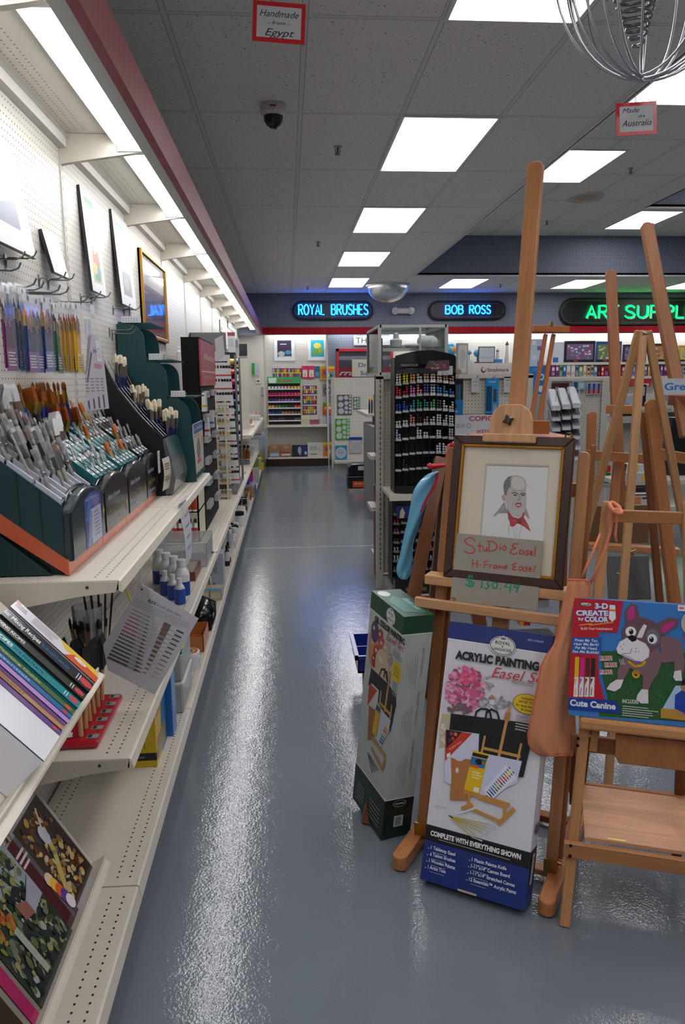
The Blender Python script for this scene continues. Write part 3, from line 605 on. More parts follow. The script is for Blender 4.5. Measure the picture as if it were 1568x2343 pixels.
for lab, (x0, y0), (x1, y1), art in (('small dark print high on the far left wall', (505, 731), (509, 759), art_dark), ('pale matted print high on the far left wall beside the last arms', (523, 733), (538, 762), art_pale)):
    a, b = px_y(x0, y0), px_y(x1, y1); wall_print(lab, a.y, max(b.y, a.y+.35), a.z, b.z, .0, art)
# ---- wire hooks
def hook(lab, y, z, l=.15, x0=XW, grp='wire hooks on the left pegboard'):
    t = thing('wire_hook', lab, 'hook', (x0, y, z), 0, grp)
    mb = MB('#8d8f90'); mb.tube([(.002, 0, -.03), (.004, 0, -.004), (.012, 0, 0), (l-.03, 0, -.002), (l-.008, 0, .006), (l, 0, .022)], .0028, 5); mb.bx(0, .003, -.008, .008, -.035, .012); mb.build('prong', 'metal', t)
for i, (x, y) in enumerate(((20, 592), (48, 590), (10, 618))): q = onx(x, y, -.84); hook('wire hook below the largest print at the left edge', q.y, q.z, .1)
for i, (x, y) in enumerate(((120, 636), (140, 640))): q = onx(x, y, -.84); hook('wire hook under the small blank board', q.y, q.z, .1)
for x, y in ((205, 678), (228, 680)): q = onx(x, y, -.85); hook('wire hook under the parrot print', q.y, q.z, .09)
for x, y in ((276, 705), (300, 708)): q = onx(x, y, -.85); hook('wire hook under the pale blue print', q.y, q.z, .09)
for x, y in ((268, 755), (274, 763)): q = onx(x, y, -.85); hook('empty wire hook beside the top of the green tower', q.y, q.z, .12)
# ---- packs of brushes on hooks
def pack(lab, grp, cx, ytop, ybot, X, w, hcol, fcol, bcol, label_col, nb, cat='brush pack'):
    a, b = onx(cx, ytop, X), onx(cx, ybot, X); h = a.z-b.z
    t = thing('brush_pack', lab, cat, M=frame((X, a.y-w/2, b.z), (0, 1, 0), (0, 0, 1))); t['group'] = grp
    for i in range(nb):
        u = w*(i+.7)/(nb+.4); r = .3*w/nb; top = h*(.83-.05*(i % 3))
        mb = MB(hcol); mb.cyl((u, h*.05, 0), (u, top*.72, 0), r*.8, r, 7); mb.mat('x') if False else None; br = mb.build('handle', 'gloss', t)
        m2 = MB(fcol); m2.cyl((u, top*.72, 0), (u, top*.88, 0), r, r*.85, 7); m2.build('ferrule', 'metal', br)
        m3 = MB(bcol); m3.cyl((u, top*.88, 0), (u, top, 0), r*.9, r*.2, 7); m3.build('bristles', 'hair', br)
    mb = MB(label_col); mb.bx(.002, w-.002, h*.02, h*.28, .006, .0075, label_col); pn = Pan(mb, (0, 0, .0075), (1, 0, 0), (0, 1, 0)); pn.lines(w*.12, h*.22, w*.88, 5, h*.035, '#d6d2e4' if label_col[1] != 'd' else '#6a5a1c', rng=random.Random(int(cx)))
    mb.build('label', 'gloss', t)
    mb = MB('#e8eaee'); mb.bx(.004, w-.004, h*.9, h*.985, .001, .003); pn = Pan(mb, (0, 0, .003), (1, 0, 0), (0, 1, 0)); pn.ell(w/2, h*.945, w*.11, w*.11, '#5c6068')
    mb.build('header', 'paper', t)
    mb = MB('#ffffff'); mb.bx(0, w, 0, h, -.009, -.0085); mb.bx(0, w, 0, h, .0085, .009); mb.build('clear_sleeve', 'film', t); return t
BL = ('#143258', '#b09a68', '#3a3028', '#2c4aa0'); TL_ = ('#0f4a58', '#b09a68', '#3a3028', '#2c3f98'); PU = ('#6a2a5c', '#b8a8a8', '#4a3a3a', '#7a2a6a'); YE = ('#d8a01c', '#c0a468', '#8a3a1c', '#d8b81c'); GR_ = ('#1f5a40', '#b8b0a0', '#3a3028', '#4a7a5c')
gr = 'brush packs hanging on the left wall'
for (cx, yt, yb, X, w, c, nb, lab) in (
    (8, 650, 852, -.72, .075, PU, 7, 'magenta labelled brush pack at the left edge of the photo'), (20, 648, 850, -.80, .075, TL_, 6, 'teal handled brush pack just behind the magenta one'),
    (36, 648, 853, -.78, .075, BL, 7, 'blue handled brush pack third from the left'), (47, 655, 855, -.75, .07, BL, 6, 'blue handled brush pack fourth from the left'),
    (60, 672, 856, -.73, .08, ('#1e3468', '#c8b080', '#c07a4a', '#7a3a8c'), 4, 'large purple labelled brush pack, frontmost of the blue ones'),
    (79, 680, 856, -.75, .07, BL, 5, 'blue brush pack just right of the large purple labelled one'), (98, 676, 853, -.74, .075, ('#1e3468', '#c8b080', '#a8642c', '#2f4a9c'), 4, 'blue brush pack with pale price sticker before the green one'),
    (112, 678, 853, -.78, .06, BL, 5, 'narrow blue brush pack half hidden before the green one'), (124, 690, 857, -.77, .055, GR_, 3, 'green labelled brush pack left of the yellow packs'),
    (136, 688, 854, -.78, .055, YE, 3, 'yellow brush pack, leftmost of the yellow ones'), (147, 690, 855, -.76, .055, YE, 5, 'yellow brush pack, second of the yellow ones'), (158, 690, 855, -.74, .055, YE, 5, 'yellow brush pack, third of the yellow ones'), (171, 692, 855, -.72, .08, YE, 5, 'yellow brush pack with broad yellow label, frontmost and rightmost')):
    pack(lab, gr, cx, yt, yb, X, w, *c, nb)
for x, y in ((52, 655), (70, 662), (110, 668), (130, 672), (176, 690), (196, 690)): q = onx(x, y, -.76); hook('wire hook carrying the hanging brush packs', q.y, q.z, .17)
# clear bag of white sponges right of the yellow packs
a, b = onx(193, 696, -.76), onx(208, 785, -.76); t = thing('sponge_bag', 'clear bag of pale rollers right of the yellow brush packs', 'bag', M=frame((-.76, a.y, b.z), (0, 1, 0), (0, 0, 1))); w, h = abs(b.y-a.y), a.z-b.z
for k in range(3): mb = MB('#c9ccd4'); mb.cyl((w*(.2+.28*k), h*.08, 0), (w*(.2+.28*k), h*.62, 0), w*.12, n=10); mb.build('roller', 'matte', t)
mb = MB('#ffffff'); mb.bx(0, w, 0, h, -.02, -.019); mb.bx(0, w, 0, h, .019, .02); mb.build('clear_sleeve', 'film', t)
mb = MB('#dedfe6'); mb.bx(0, w, h*.75, h, .021, .023); mb.build('header', 'paper', t)
# ---- tall brush chart card behind the racks
M = frame((-.705, 2.72, 1.50), (.12, 1, 0), (-.03, .16, 1)); t = thing('brush_chart_card', 'tall pale brush chart card standing among the brushes', 'card', M=M)
mb = MB('#b9b4ba'); P = [(0, 0), (.235, 0), (.235, .20), (.20, .262), (.14, .275), (.10, .27)]; mb.prism(P, -.002, 0, 'z'); pn = Pan(mb, (0, 0, 0), (1, 0, 0), (0, 1, 0))
pn.poly([(.03, .12), (.10, .26), (.135, .268), (.06, .14)], '#8a7f88'); pn.poly([(.04, .10), (.055, .10), (.12, .20), (.11, .21)], '#5c5058')
for k in range(4): pn.rect(.03+.05*k, .005, .045+.05*k, .035+.006*k, '#54446a'); pn.lines(.025+.05*k, .11, .06+.05*k, 5, .011, '#77727a', th=.3)
pn.text('Sable', .13, .205, .016, '#5a5058', .05, shear=.3); pn.rect(.13, .15, .2, .165, '#b87a8a'); pn.rect(.165, .175, .215, .25, '#d8d6da'); pn.ell(.19, .205, .014, .018, '#4a4a55'); pn.ell(.19, .205, .011, .015, '#d8d6da')
mb.build('printed_card', 'card', t)
# ---- single brushes
BR = {}
def brush_proto(key, handle, ferr, hair, hl, fl, bl, r, flat=1.0, cap=False, hw=1.0, tip=.3, white=False):
    o = thing('paint_brush', '', 'brush', (0, 0, -5))
    mb = MB(handle); mb.lathe([(0, 0), (r*.7, .004), (r*.8, hl*.4), (r*1.05, hl*.85), (r*.85, hl)], n=8); h = mb.build('handle', 'gloss', o)
    def slab(m, z0, z1, w0, w1, d0, d1, rings=2):
        m.hexa([(-w0, -d0, z0), (w0, -d0, z0), (w0, d0, z0), (-w0, d0, z0), (-w1, -d1, z1), (w1, -d1, z1), (w1, d1, z1), (-w1, d1, z1)])
    mb = MB(ferr); z = hl
    if flat > 1.5: slab(mb, z, z+fl, r, r*flat, r*.9, r*.8)
    else: mb.lathe([(r*.9, z), (r, z+fl*.2), (r*.92, z+fl*.25), (r*.9, z+fl)], n=9)
    mb.build('ferrule', 'metal', o)
    mb = MB(hair); z += fl
    if flat > 1.5: slab(mb, z, z+bl*.75, r*flat*.97, r*flat*hw, r*.8, r*.75); slab(mb, z+bl*.75, z+bl, r*flat*hw, r*flat*hw*(.55+tip*.4), r*.75, r*.4)
    else: mb.lathe([(r*.88, z), (r*1.15*hw, z+bl*.35), (r*1.0*hw, z+bl*.7), (r*tip, z+bl*.95), (0, z+bl)], n=9)
    mb.build('bristles', 'hair', o, bevel=.0008 if flat > 1.5 else 0)
    if cap:
        mb = MB('#ffffff'); rr = r*max(1.25, flat*1.06)
        if flat > 1.5: slab(mb, z-.01, z+bl+.012, rr, rr, r*1.2, r*1.2)
        else: mb.cyl((0, 0, z-.012), (0, 0, z+bl+.012), rr, n=9)
        mb.build('clear_cap', 'clearcap', o)
    BR[key] = [o, False]; return o
def place_brush(key, p, ax, label, group, spin=0.0):
    M = axis_frame(p, ax) @ Matrix.Rotation(spin, 4, 'Z'); e = BR[key]
    if not e[1]: o = e[0]; e[1] = True; o.matrix_world = M; o['label'] = label; o['group'] = group; return o
    return dup(e[0], label, group, M=M)
brush_proto('grey_round', '#8d8a88', '#a9a6a4', '#6a5048', .125, .045, .032, .0062, cap=True)
brush_proto('grey_bare', '#9a9694', '#b4b0ac', '#8a6a58', .12, .05, .03, .0075, flat=1.6, tip=.2)
brush_proto('grey_flat', '#86827f', '#8f8a88', '#54403a', .11, .05, .03, .007, flat=2.2, cap=True, tip=.9)
brush_proto('grey_thin', '#a5a29f', '#b9b6b4', '#4a3a34', .15, .03, .016, .0036, cap=True)
brush_proto('grey_big', '#8a8683', '#4a423e', '#5e4a44', .12, .06, .035, .009, flat=1.8, tip=.7)
brush_proto('white_small', '#d8d8d8', '#b8b8b8', '#e0ddd6', .05, .025, .016, .0035)
brush_proto('white_capped', '#d0d0d2', '#c0c0c0', '#d8d4cc', .055, .025, .018, .0042, cap=True)
brush_proto('amber_small', '#6a6a6c', '#b89058', '#b0602c', .05, .03, .018, .0038, cap=True)
brush_proto('amber_flat', '#8a3a1c', '#c8a05c', '#a8521c', .05, .035, .04, .006, flat=1.9, tip=.9)
brush_proto('black_small', '#26262a', '#8a8a8c', '#8a5a38', .05, .028, .016, .0036, cap=True)
brush_proto('blue_gold', '#22389a', '#c09040', '#7a4a20', .10, .05, .035, .005, tip=.1)
brush_proto('amber_wide', '#2a1a14', '#c8a04a', '#9a4f1a', .04, .035, .05, .008, flat=4.2, tip=1.1)
brush_proto('white_mop', '#c8c8cc', '#c8b8a8', '#e4e4e4', .06, .03, .055, .012, flat=1.7, hw=1.15, tip=1.0)
brush_proto('clear_thin', '#c8ccd0', '#b8bcc0', '#7a5a48', .05, .02, .02, .0034, cap=True)
brush_proto('hog', '#1c2850', '#b0a99f', '#dcd0b6', .085, .05, .040, .0072, flat=1.55, hw=1.05, tip=.4)
brush_proto('fan', '#8a8683', '#a09c98', '#8f8a86', .12, .03, .045, .006, flat=1.7, hw=3.6, tip=1.3)
# ---- the four brush racks on the upper shelf
RY = [2.118, 2.515, 2.89, 3.27, 3.56]; GREEN, TERRA = '#12343a', '#b2512f'
xb, xf = -.872, -.628
def slope_z(x, f=1.245): return f+(xf-.01-x)*.80
racks = []
nm4 = ['nearest', 'second nearest', 'third', 'fourth and furthest']
for i in range(4):
    y0, y1 = RY[i]+.003, RY[i+1]-.003; w = y1-y0
    t = thing('brush_rack', nm4[i]+' dark green sloping brush rack on the upper left shelf', 'rack', (0, y0, Z_A), 0, 'sloping brush racks'); T = Matrix.Translation((0, -y0, -Z_A))
    body = [(xf-.006, 1.10), (xf-.004, 1.262), (xb, 1.262+.196), (xb, 1.29)]
    mb = MB(GREEN, T); mb.prism(body, y0, y0+.005, 'y'); mb.build('side_panel', 'paint', t)
    if i == 0:
        sp = MB('#0f1c1f', T)
        for k in range(1, 4): x = xf-.004-.058*k; sp.bx(x-.0012, x+.0012, y0-.0012, y0, 1.12+.045*k, 1.262+.046*k)
        sp.build('seam', 'paint', t)
    mb = MB(GREEN, T); mb.prism(body, y1-.005, y1, 'y'); mb.build('side_panel', 'paint', t)
    mb = MB('#0e1617', T); mb.prism([(xf-.008, 1.11), (xf-.008, 1.20), (xb+.002, 1.39), (xb+.002, 1.295)], y0+.005, y1-.005, 'y'); mb.build('tray', 'paint', t)
    mb = MB(TERRA, T); mb.prism([(xf, 1.062), (xf, 1.108), (xb, 1.30), (xb, 1.238)], y0-.001, y1+.0, 'y', TERRA)
    mb.prism([(xf, 1.062), (xf+.004, 1.062), (xf+.004, 1.108), (xf, 1.108)], y0-.001, y1, 'y', '#c0603c'); mb.build('base_strip', 'wood' if False else 'gloss', t)
    mb = MB('#142224', T); mb.prism([(xf-.02, 1.062), (xf-.06, 1.062), (xb, 1.225), (xb, 1.265)], y0+.02, y0+.06, 'y'); mb.prism([(xf-.02, 1.062), (xf-.06, 1.062), (xb, 1.225), (xb, 1.265)], y1-.06, y1-.02, 'y') if False else None; mb.bx(xb, xf-.06, y0+.012, y1-.012, 1.062, 1.075); mb.build('stand', 'paint', t)
    if i == 0: mb = MB('#0f2b30', T); mb.prism([(xf-.045, 1.064), (xb, 1.064), (xb, 1.235)], y0+.003, y0+.008, 'y'); mb.build('side_panel', 'paint', t)
    # arched front
    def arch(c0, c1, z0, zc, za, n=12): return [(c0, z0), (c1, z0), (c1, zc)]+[(c1+(c0-c1)*k/n, zc+(za-zc)*math.sin(math.pi*k/n)) for k in range(1, n)]+[(c0, zc)]
    mb = MB('#1b2b31' if i < 1 else '#16191c', T); mb.prism(arch(y0+.004, y1-.004, 1.10, 1.245, 1.288), xf-.012, xf+.018, 'x'); f = mb.build('front_panel', 'gloss', t, bevel=.006, seg=2)
    mb = MB('#2a3a40', T); mb.prism(arch(y0+.002, y1-.002, 1.20, 1.255, 1.297), xf-.022, xf-.013, 'x'); mb.build('front_lip', 'gloss', t, bevel=.002)
    pn = Pan(MB(M=T), (xf+.0182, y0, 1.10), (0, 1, 0), (0, 0, 1)); mb = pn.mb
    if i == 0:
        pn.poly([(.14, .004), (.345, .004), (.345, .15), (.30, .165), (.22, .168), (.14, .155)], '#2a3a88'); pn.poly([(.15, .09), (.20, .16), (.26, .165), (.2, .08)], '#3f6ab0'); pn.ell(.28, .135, .045, .02, '#6a6a9c'); pn.rect(.21, .006, .335, .115, '#a9b2c8')
        pn.poly([(.16, .006), (.2, .11), (.23, .11), (.2, .006)], '#7f86a8'); pn.lines(.25, .098, .32, 7, .012, '#5c6480', th=.3); pn.text('Robert Simmons', .16, .145, .012, '#b8b8cc', .12, shear=.3); pn.poly([(.37, .06), (.382, .085), (.37, .11), (.358, .085)], '#a8942c')
    else:
        pn.text('Robert Simmons', w*.12, .105, .020, '#b9bcbc', w*.5, shear=.35); pn.text(['', 'WhiteSable', 'Sapphire', 'Simply Simmons'][i], w*.10, .055, .026, '#7f7434', w*.62); pn.text(['', 'Watercolor & Oil', 'Sable & Synthetic', 'Assortment'][i], w*.12, .022, .013, '#a9acac', w*.5, shear=.3); pn.poly([(w*.88, .03), (w*.92, .055), (w*.88, .08), (w*.84, .055)], '#8a7c34')
    mb.build('front_print', 'card', t)
    # sloping slot cards
    ncol = [7, 6, 6, 4][i]; cw = (w-.03)/ncol
    for k in range(ncol):
        c0 = y0+.014+cw*k; col = ['#b9bfc9', '#1f6468', '#23666a', '#202226'][i]; mb = MB(col, T); a, b = V((xf-.014, c0, slope_z(xf-.014)+.012+.016*(i > 0))), V((xb+.012, c0, slope_z(xb+.012)+.012+.016*(i > 0))); u = (b-a).normalized(); ln = (b-a).length
        if i == 0:
            for j in range(3): s0 = a+u*(ln*(j/3)); s1 = a+u*(ln*(j/3+.30)); mb.hexa([s0, s0+V((0, cw*.16, 0)), s1+V((0, cw*.16, 0)), s1]+[p+V((.006, 0, .018)) for p in (s0, s0+V((0, cw*.16, 0)), s1+V((0, cw*.16, 0)), s1)])
            mb.build('slot_card', 'paper', t)
        else:
            W = V((0, cw*.74, 0)); d = V((.006, 0, .010)); mb.hexa([a-d*2, a-d*2+W, b-d*2+W, b-d*2, a+d, a+d+W, b+d+W, b+d])
            pn = Pan(mb, (a+d), (0, 1, 0), u); 
            for j in range(4): v = ln*(j+.2)/4; pn.rect(cw*.08, v, cw*.66, v+ln*.10, '#d6dada'); pn.rect(cw*.18, v+ln*.03, cw*.56, v+ln*.07, '#5a5e62')
            mb.build('slot_card', 'card', t)
    racks.append(t)
rg = random.Random(21)
def fill(i, keys, rows, n, label, group, zoff=.0, x0=-.655, x1=-.858, ax=(-.30, 0, .95), skip=.06, jit=.02, y0=None, y1=None):
    a, b = (RY[i]+.02 if y0 is None else y0), (RY[i+1]-.02 if y1 is None else y1)
    for r in range(rows):
        x = x0+(x1-x0)*(r/(max(rows-1, 1)))
        for k in range(n):
            if rg.random() < skip: continue
            y = a+(b-a)*(k+.5)/n+rg.uniform(-.006, .006); key = rg.choice(keys)
            place_brush(key, (x, y, slope_z(x)-.03+zoff+rg.uniform(-jit, jit)), (ax[0]+rg.uniform(-.06, .06), rg.uniform(-.06, .06), ax[2]), label[key] if isinstance(label, dict) else label, group, rg.uniform(-.4, .4)+math.pi/2*0)
g0 = {'grey_round': 'grey round brush with clear tip cap in the nearest rack', 'grey_bare': 'grey filbert brush with bare tan bristles in the nearest rack', 'grey_flat': 'grey flat brush with clear cap in the nearest rack', 'grey_thin': 'thin grey brush in the nearest rack', 'grey_big': 'stout grey brush with dark ferrule in the nearest rack'}
fill(0, ['grey_round', 'grey_flat', 'grey_bare', 'grey_big', 'grey_thin', 'grey_round'], 5, 8, g0, 'grey brushes in the nearest rack', skip=.1)
place_brush('fan', (-.80, 2.30, 1.40), (-.3, 0, .95), 'wide grey fan brush rising above the nearest rack', 'fan brushes', 1.2)
g1 = {'white_small': 'small white bristled brush in the second rack', 'white_capped': 'small white brush with clear cap in the second rack', 'clear_thin': 'thin clear capped brush in the second rack'}
fill(1, ['white_small', 'white_capped', 'white_capped', 'white_small', 'clear_thin'], 6, 7, g1, 'small white brushes in the second rack', zoff=.035, skip=.12)
g2 = {'amber_small': 'small amber tipped brush with clear cap in the third rack', 'white_capped': 'small pale brush with clear cap in the third rack', 'amber_flat': 'flat amber bristled brush in the third rack'}
fill(2, ['amber_small', 'amber_small', 'amber_flat', 'white_capped'], 6, 7, g2, 'amber tipped brushes in the third rack', zoff=.03, skip=.2)
g3 = {'black_small': 'small black handled brush with clear cap in the fourth rack', 'clear_thin': 'thin clear capped brush in the fourth rack'}
fill(3, ['black_small', 'black_small', 'clear_thin'], 6, 6, g3, 'black handled brushes in the fourth rack', zoff=.03, skip=.2)
for k in range(12): place_brush('blue_gold', (-.85+.03*(k % 2), 2.60+.032*k, 1.42), (-.12+rg.uniform(-.1, .1), rg.uniform(-.12, .12), .98), 'blue handled brush with gold ferrule at the back of the middle racks', 'blue and gold brushes')
for k, (y, x, z) in enumerate(((2.62, -.84, 1.46), (2.68, -.83, 1.46), (2.74, -.82, 1.45), (2.80, -.83, 1.44), (2.70, -.79, 1.40), (2.76, -.78, 1.39), (2.96, -.84, 1.43), (2.98, -.80, 1.38))): place_brush('amber_wide', (x, y, z), (-.2, 0, .97), 'wide amber haired wash brush at the back of the middle racks', 'wide amber brushes', .9)
for k, (y, x, z) in enumerate(((2.36, -.86, 1.43), (2.41, -.85, 1.43), (2.46, -.86, 1.45), (2.50, -.85, 1.45), (2.52, -.74, 1.34), (2.56, -.74, 1.35), (2.60, -.75, 1.36))): place_brush('white_mop', (x, y, z), (-.2, 0, .97), 'soft white mop brush between the first two racks', 'white mop brushes', .9)
# ---- black stepped rack of hog brushes
Y0, Y1 = 3.62, 4.06; t = thing('brush_rack', 'black stepped rack of cream bristled brushes beside the green towers', 'rack', (0, Y0, Z_A)); T = Matrix.Translation((0, -Y0, -Z_A))
prof = [(-.875, 1.062), (-.592, 1.062), (-.575, 1.18), (-.592, 1.34), (-.70, 1.45), (-.79, 1.57), (-.845, 1.70), (-.875, 1.71)]
for y in (Y0, Y1-.006): mb = MB('#131416', T); mb.prism(prof, y, y+.006, 'y'); mb.build('side_panel', 'paint', t)
mb = MB('#0c0d0e', T); mb.prism([(-.875, 1.07), (-.60, 1.07), (-.60, 1.28), (-.71, 1.39), (-.80, 1.51), (-.875, 1.6)], Y0+.01, Y1-.01, 'y'); mb.build('step_body', 'paint', t)
for k in range(6):
    for j, (a, b) in enumerate((((-.845, 1.70), (-.79, 1.57)), ((-.79, 1.57), (-.70, 1.45)), ((-.70, 1.45), (-.60, 1.335)))):
        y = Y0+.03+.07*k; mb = MB('#8e9092', T); mb.cyl((a[0], y, a[1]), (b[0], y, b[1]), .0022, n=6); mb.build('rod', 'metal', t)
mb = MB('#2b3337', T); P = [(-.592, 1.065), (-.555, 1.07), (-.54, 1.14), (-.555, 1.22), (-.585, 1.325), (-.592, 1.33)]; mb.prism(P, Y0+.004, Y1-.004, 'y', '#55585a'); pn = Pan(mb, V((-.5395, Y0, 1.07)), (0, 1, 0), (0, 0, 1)); mb.build('curved_front', 'gloss', t)
mb = MB('#26434a', T); mb.prism([(-.5875, 1.327), (-.5565, 1.222), (-.554, 1.223), (-.584, 1.33)], Y0+.01, Y1-.01, 'y'); mb.build('front_print', 'gloss', t)
for (x, z, ya, n, s) in ((-.80, 1.555, 3.70, 9, .018), (-.72, 1.42, 3.74, 7, .022), (-.655, 1.345, 3.76, 9, .02), (-.60, 1.30, 3.84, 9, .018)):
    for k in range(n+3): place_brush('hog', (x+rg.uniform(-.012, .012), ya+s*k*.8, z-.02+rg.uniform(-.015, .02)), (-.05+rg.uniform(-.12, .12), .05+rg.uniform(-.1, .15), 1), 'cream bristle brush with navy handle in the black stepped rack', 'cream bristle brushes in the black rack', rg.uniform(.5, 1.2))
# dangling price cards in front of the fourth rack
M = frame((-.585, 3.50, 1.10), (.1, 1, 0), (0, 0, 1)); t = thing('price_card', 'small curled paper price card taped to the fourth rack front', 'sign', M=M); mb = MB('#bdb7a9')
for k in range(6): a, b = k*.025, (k+1)*.025; c = lambda v: .012*math.sin(v*18); mb.quad((0, a, c(a)), (.13, a, c(a)), (.13, b, c(b)), (0, b, c(b)))
pn = Pan(mb, (0, 0, .013), (1, 0, 0), (0, 1, 0)); pn.lines(.02, .12, .11, 3, .012, '#6a665c', ragged=.2); pn.lines(.02, .06, .11, 2, .012, '#6a665c', ragged=.2); mb.build('card', 'paper', t)
M = frame((-.588, 3.44, 1.19), (0, 1, 0), (0, 0, 1)); t = thing('price_card', 'narrow white price strip at the top of the fourth rack front', 'sign', M=M); mb = MB('#b9bcc0'); mb.bx(0, .05, 0, .10, -.001, .001); pn = Pan(mb, (0, 0, .001), (1, 0, 0), (0, 1, 0)); [pn.rect(.018, .015+.02*k, .034, .02+.02*k, '#4a4c50') for k in range(4)]; mb.build('card', 'paper', t)
# ---- green stepped tower with slotted tops
Y0, Y1 = 4.10, 4.56; t = thing('brush_tower', 'dark teal stepped display tower with slotted shelf tops', 'display', (0, Y0, Z_A)); T = Matrix.Translation((0, -Y0, -Z_A)); TEAL = '#123c3f'
def qarc(x0, x1, z0, z1, n=8): return [(x0+(x1-x0)*math.sin(math.pi/2*k/n), z0+(z1-z0)*(1-math.cos(math.pi/2*k/n))) for k in range(n+1)]
prof = [(-.878, 1.064), (-.50, 1.064), (-.503, 1.20), (-.518, 1.40)]+[(p[0], p[1]) for p in qarc(-.60, -.518, 1.512, 1.40)][::-1]+[(-.628, 1.512), (-.632, 1.62)]+qarc(-.70, -.632, 1.70, 1.62)[::-1]+[(-.735, 1.70), (-.74, 1.81)]+qarc(-.82, -.74, 1.895, 1.81)[::-1]+[(-.878, 1.895)]
for y in (Y0, Y1-.008): mb = MB(TEAL, T); mb.prism(prof, y, y+.008, 'y'); mb.build('side_panel', 'paint', t)
for (xa, xb2, z) in ((-.87, -.70, 1.905), (-.74, -.60, 1.715), (-.635, -.49, 1.522)):
    mb = MB(TEAL, T); mb.bx(xa, xa+.02, Y0, Y1, z-.01, z)
    for k in range(16): y = Y0+.012+(Y1-Y0-.024)*k/15; mb.bx(xa+.018, xb2, y-.003, y+.003, z-.010, z-.003)
    mb.build('slotted_top', 'paint', t)
    mb = MB('#c9ccd2', T); mb.bx(xa+.02, xb2-.05, Y0-.002, Y0, z-.004, z+.028); pn = Pan(mb, V((xa+.02, Y0-.002, z-.004)), (1, 0, 0), (0, 0, 1)); [pn.rect(.006+.014*k, .006+.011*j, .012+.014*k, .011+.011*j, '#8a8e96') for k in range(6) for j in range(2)]; mb.build('price_strip', 'paper', t)
    mb = MB('#0f3033', T); mb.bx(xa, xa+.006, Y0+.008, Y1-.008, z-.2, z-.01); mb.build('back_panel', 'paint', t)
mb = MB('#10363a', T); mb.bx(-.508, -.50, Y0+.008, Y1-.008, 1.075, 1.10); mb.bx(-.875, -.52, Y0+.008, Y1-.008, 1.066, 1.074); mb.build('base_panel', 'paint', t)
mb = MB('#b9b4a6', T); M_ = None; mb.bx(-.512, -.506, Y0+.012, Y1-.012, 1.10, 1.37); pn = Pan(mb, V((-.506, Y0+.012, 1.10)), (0, 1, 0), (0, 0, 1)); W = Y1-Y0-.024
pn.rect(0, .215, W, .27, '#2f4a84'); pn.text('Just 1 Stroke Design', W*.05, .235, .02, '#c9cede', W*.85); pn.ell(W*.45, .125, W*.2, .06, '#6c6c68'); [pn.line([(W*(.33+.06*k), .07), (W*(.36+.045*k), .18)], .004, '#8c8c86') for k in range(5)]; pn.ell(W*.85, .16, W*.08, .03, '#c8702c'); pn.rect(W*.28, .045, W*.68, .065, '#b8404c'); pn.lines(W*.05, .2, W*.9, 1, .01, '#6a665c'); mb.build('poster', 'card', t)
mb = MB('#1c2c4c', T)
for k, (x, y, z) in enumerate(((-.80, 4.16, 1.86), (-.79, 4.22, 1.86), (-.69, 4.15, 1.66), (-.58, 4.17, 1.47))):
    b = thing('bottle', 'thin capped tube held in the slots of the teal tower, '+['topmost pair, nearer', 'topmost pair, further', 'middle tier', 'lowest tier'][k], 'tube', (x, y, z-.06)); m = MB('#c4c8cc'); m.cyl((0, 0, 0), (0, 0, .07), .011, n=10); m.build('barrel', 'gloss', b); m = MB('#3a3f48'); m.cyl((0, 0, .07), (0, 0, .085), .008, n=10); m.build('cap', 'gloss', b)
b = thing('bottle', 'white squeeze bottle standing on the middle slotted top of the teal tower', 'bottle', (-.62, 4.50, 1.716)); m = MB('#d6d8da'); m.lathe([(0, 0), (.012, 0), (.012, .05), (.006, .06), (.005, .075), (0, .078)], n=10); m.build('body', 'gloss', b)
# ================================================================== LEFT LOWER SHELVES
zF, zG, zH, zI = zf(400, 1080, 7.127), zf(520, 880, 9.375), zf(0, 1330, 6.03), zf(0, 1780, 7.32)
YB0, YB1 = SEC[2]+.01, SEC[3]-.06
def sloped_shelf(label, xl, zl, ang, ln, y0, y1):
    """tilted display shelf; returns frame: u down the slope to the lip, v along y, n out"""
    d = V((math.cos(ang), 0, -math.sin(ang))); n = V((math.sin(ang), 0, math.cos(ang))); lip = V((xl, 0, zl))
    t = thing('sloped_shelf', label, 'shelf', (0, y0, 0)); l = y1-y0; mb = MB(BEIGE); a = lip-d*ln
    for p, q in ((a, lip),): mb.hexa([(a.x, 0, a.z), (lip.x, 0, lip.z), (lip.x, l, lip.z), (a.x, l, a.z)]+[(a.x-n.x*-.003, 0, a.z+.003), (lip.x+n.x*.003, 0, lip.z+.003), (lip.x+n.x*.003, l, lip.z+.003), (a.x+n.x*.003, l, a.z+.003)])
    punched_n = 0; mb.build('shelf_plate', 'steel_shelf', t)
    mb = MB(BEIGE); e = lip+n*.05; o = lip+d*.022
    mb.prism([(lip.x, lip.z), (e.x, e.z), (e.x+d.x*.004, e.z+d.z*.004), (e.x+d.x*.012-n.x*.008, e.z+d.z*.012-n.z*.008), (e.x+d.x*.026-n.x*.004, e.z+d.z*.026-n.z*.004), (e.x+d.x*.03, e.z+d.z*.03-.0), (o.x+d.x*.006, o.z+d.z*.006), (lip.x-n.x*.01, lip.z-n.z*.01)], 0, l, 'y'); mb.build('lip', 'steel_shelf', t)
    mb = MB(BEIGE2); mb.prism([(a.x, a.z), (lip.x, lip.z), (lip.x-.05, lip.z-.05), (XW, lip.z-.03), (XW, a.z)], l-.004, l-.001, 'y'); mb.build('bracket', 'steel_shelf', t)
    return t, lip, d, n
t, lip, d, n = sloped_shelf('tilted beige book shelf at the left edge of the photo', -.568, .80, math.radians(47), .36, YB0, YB1-.0)
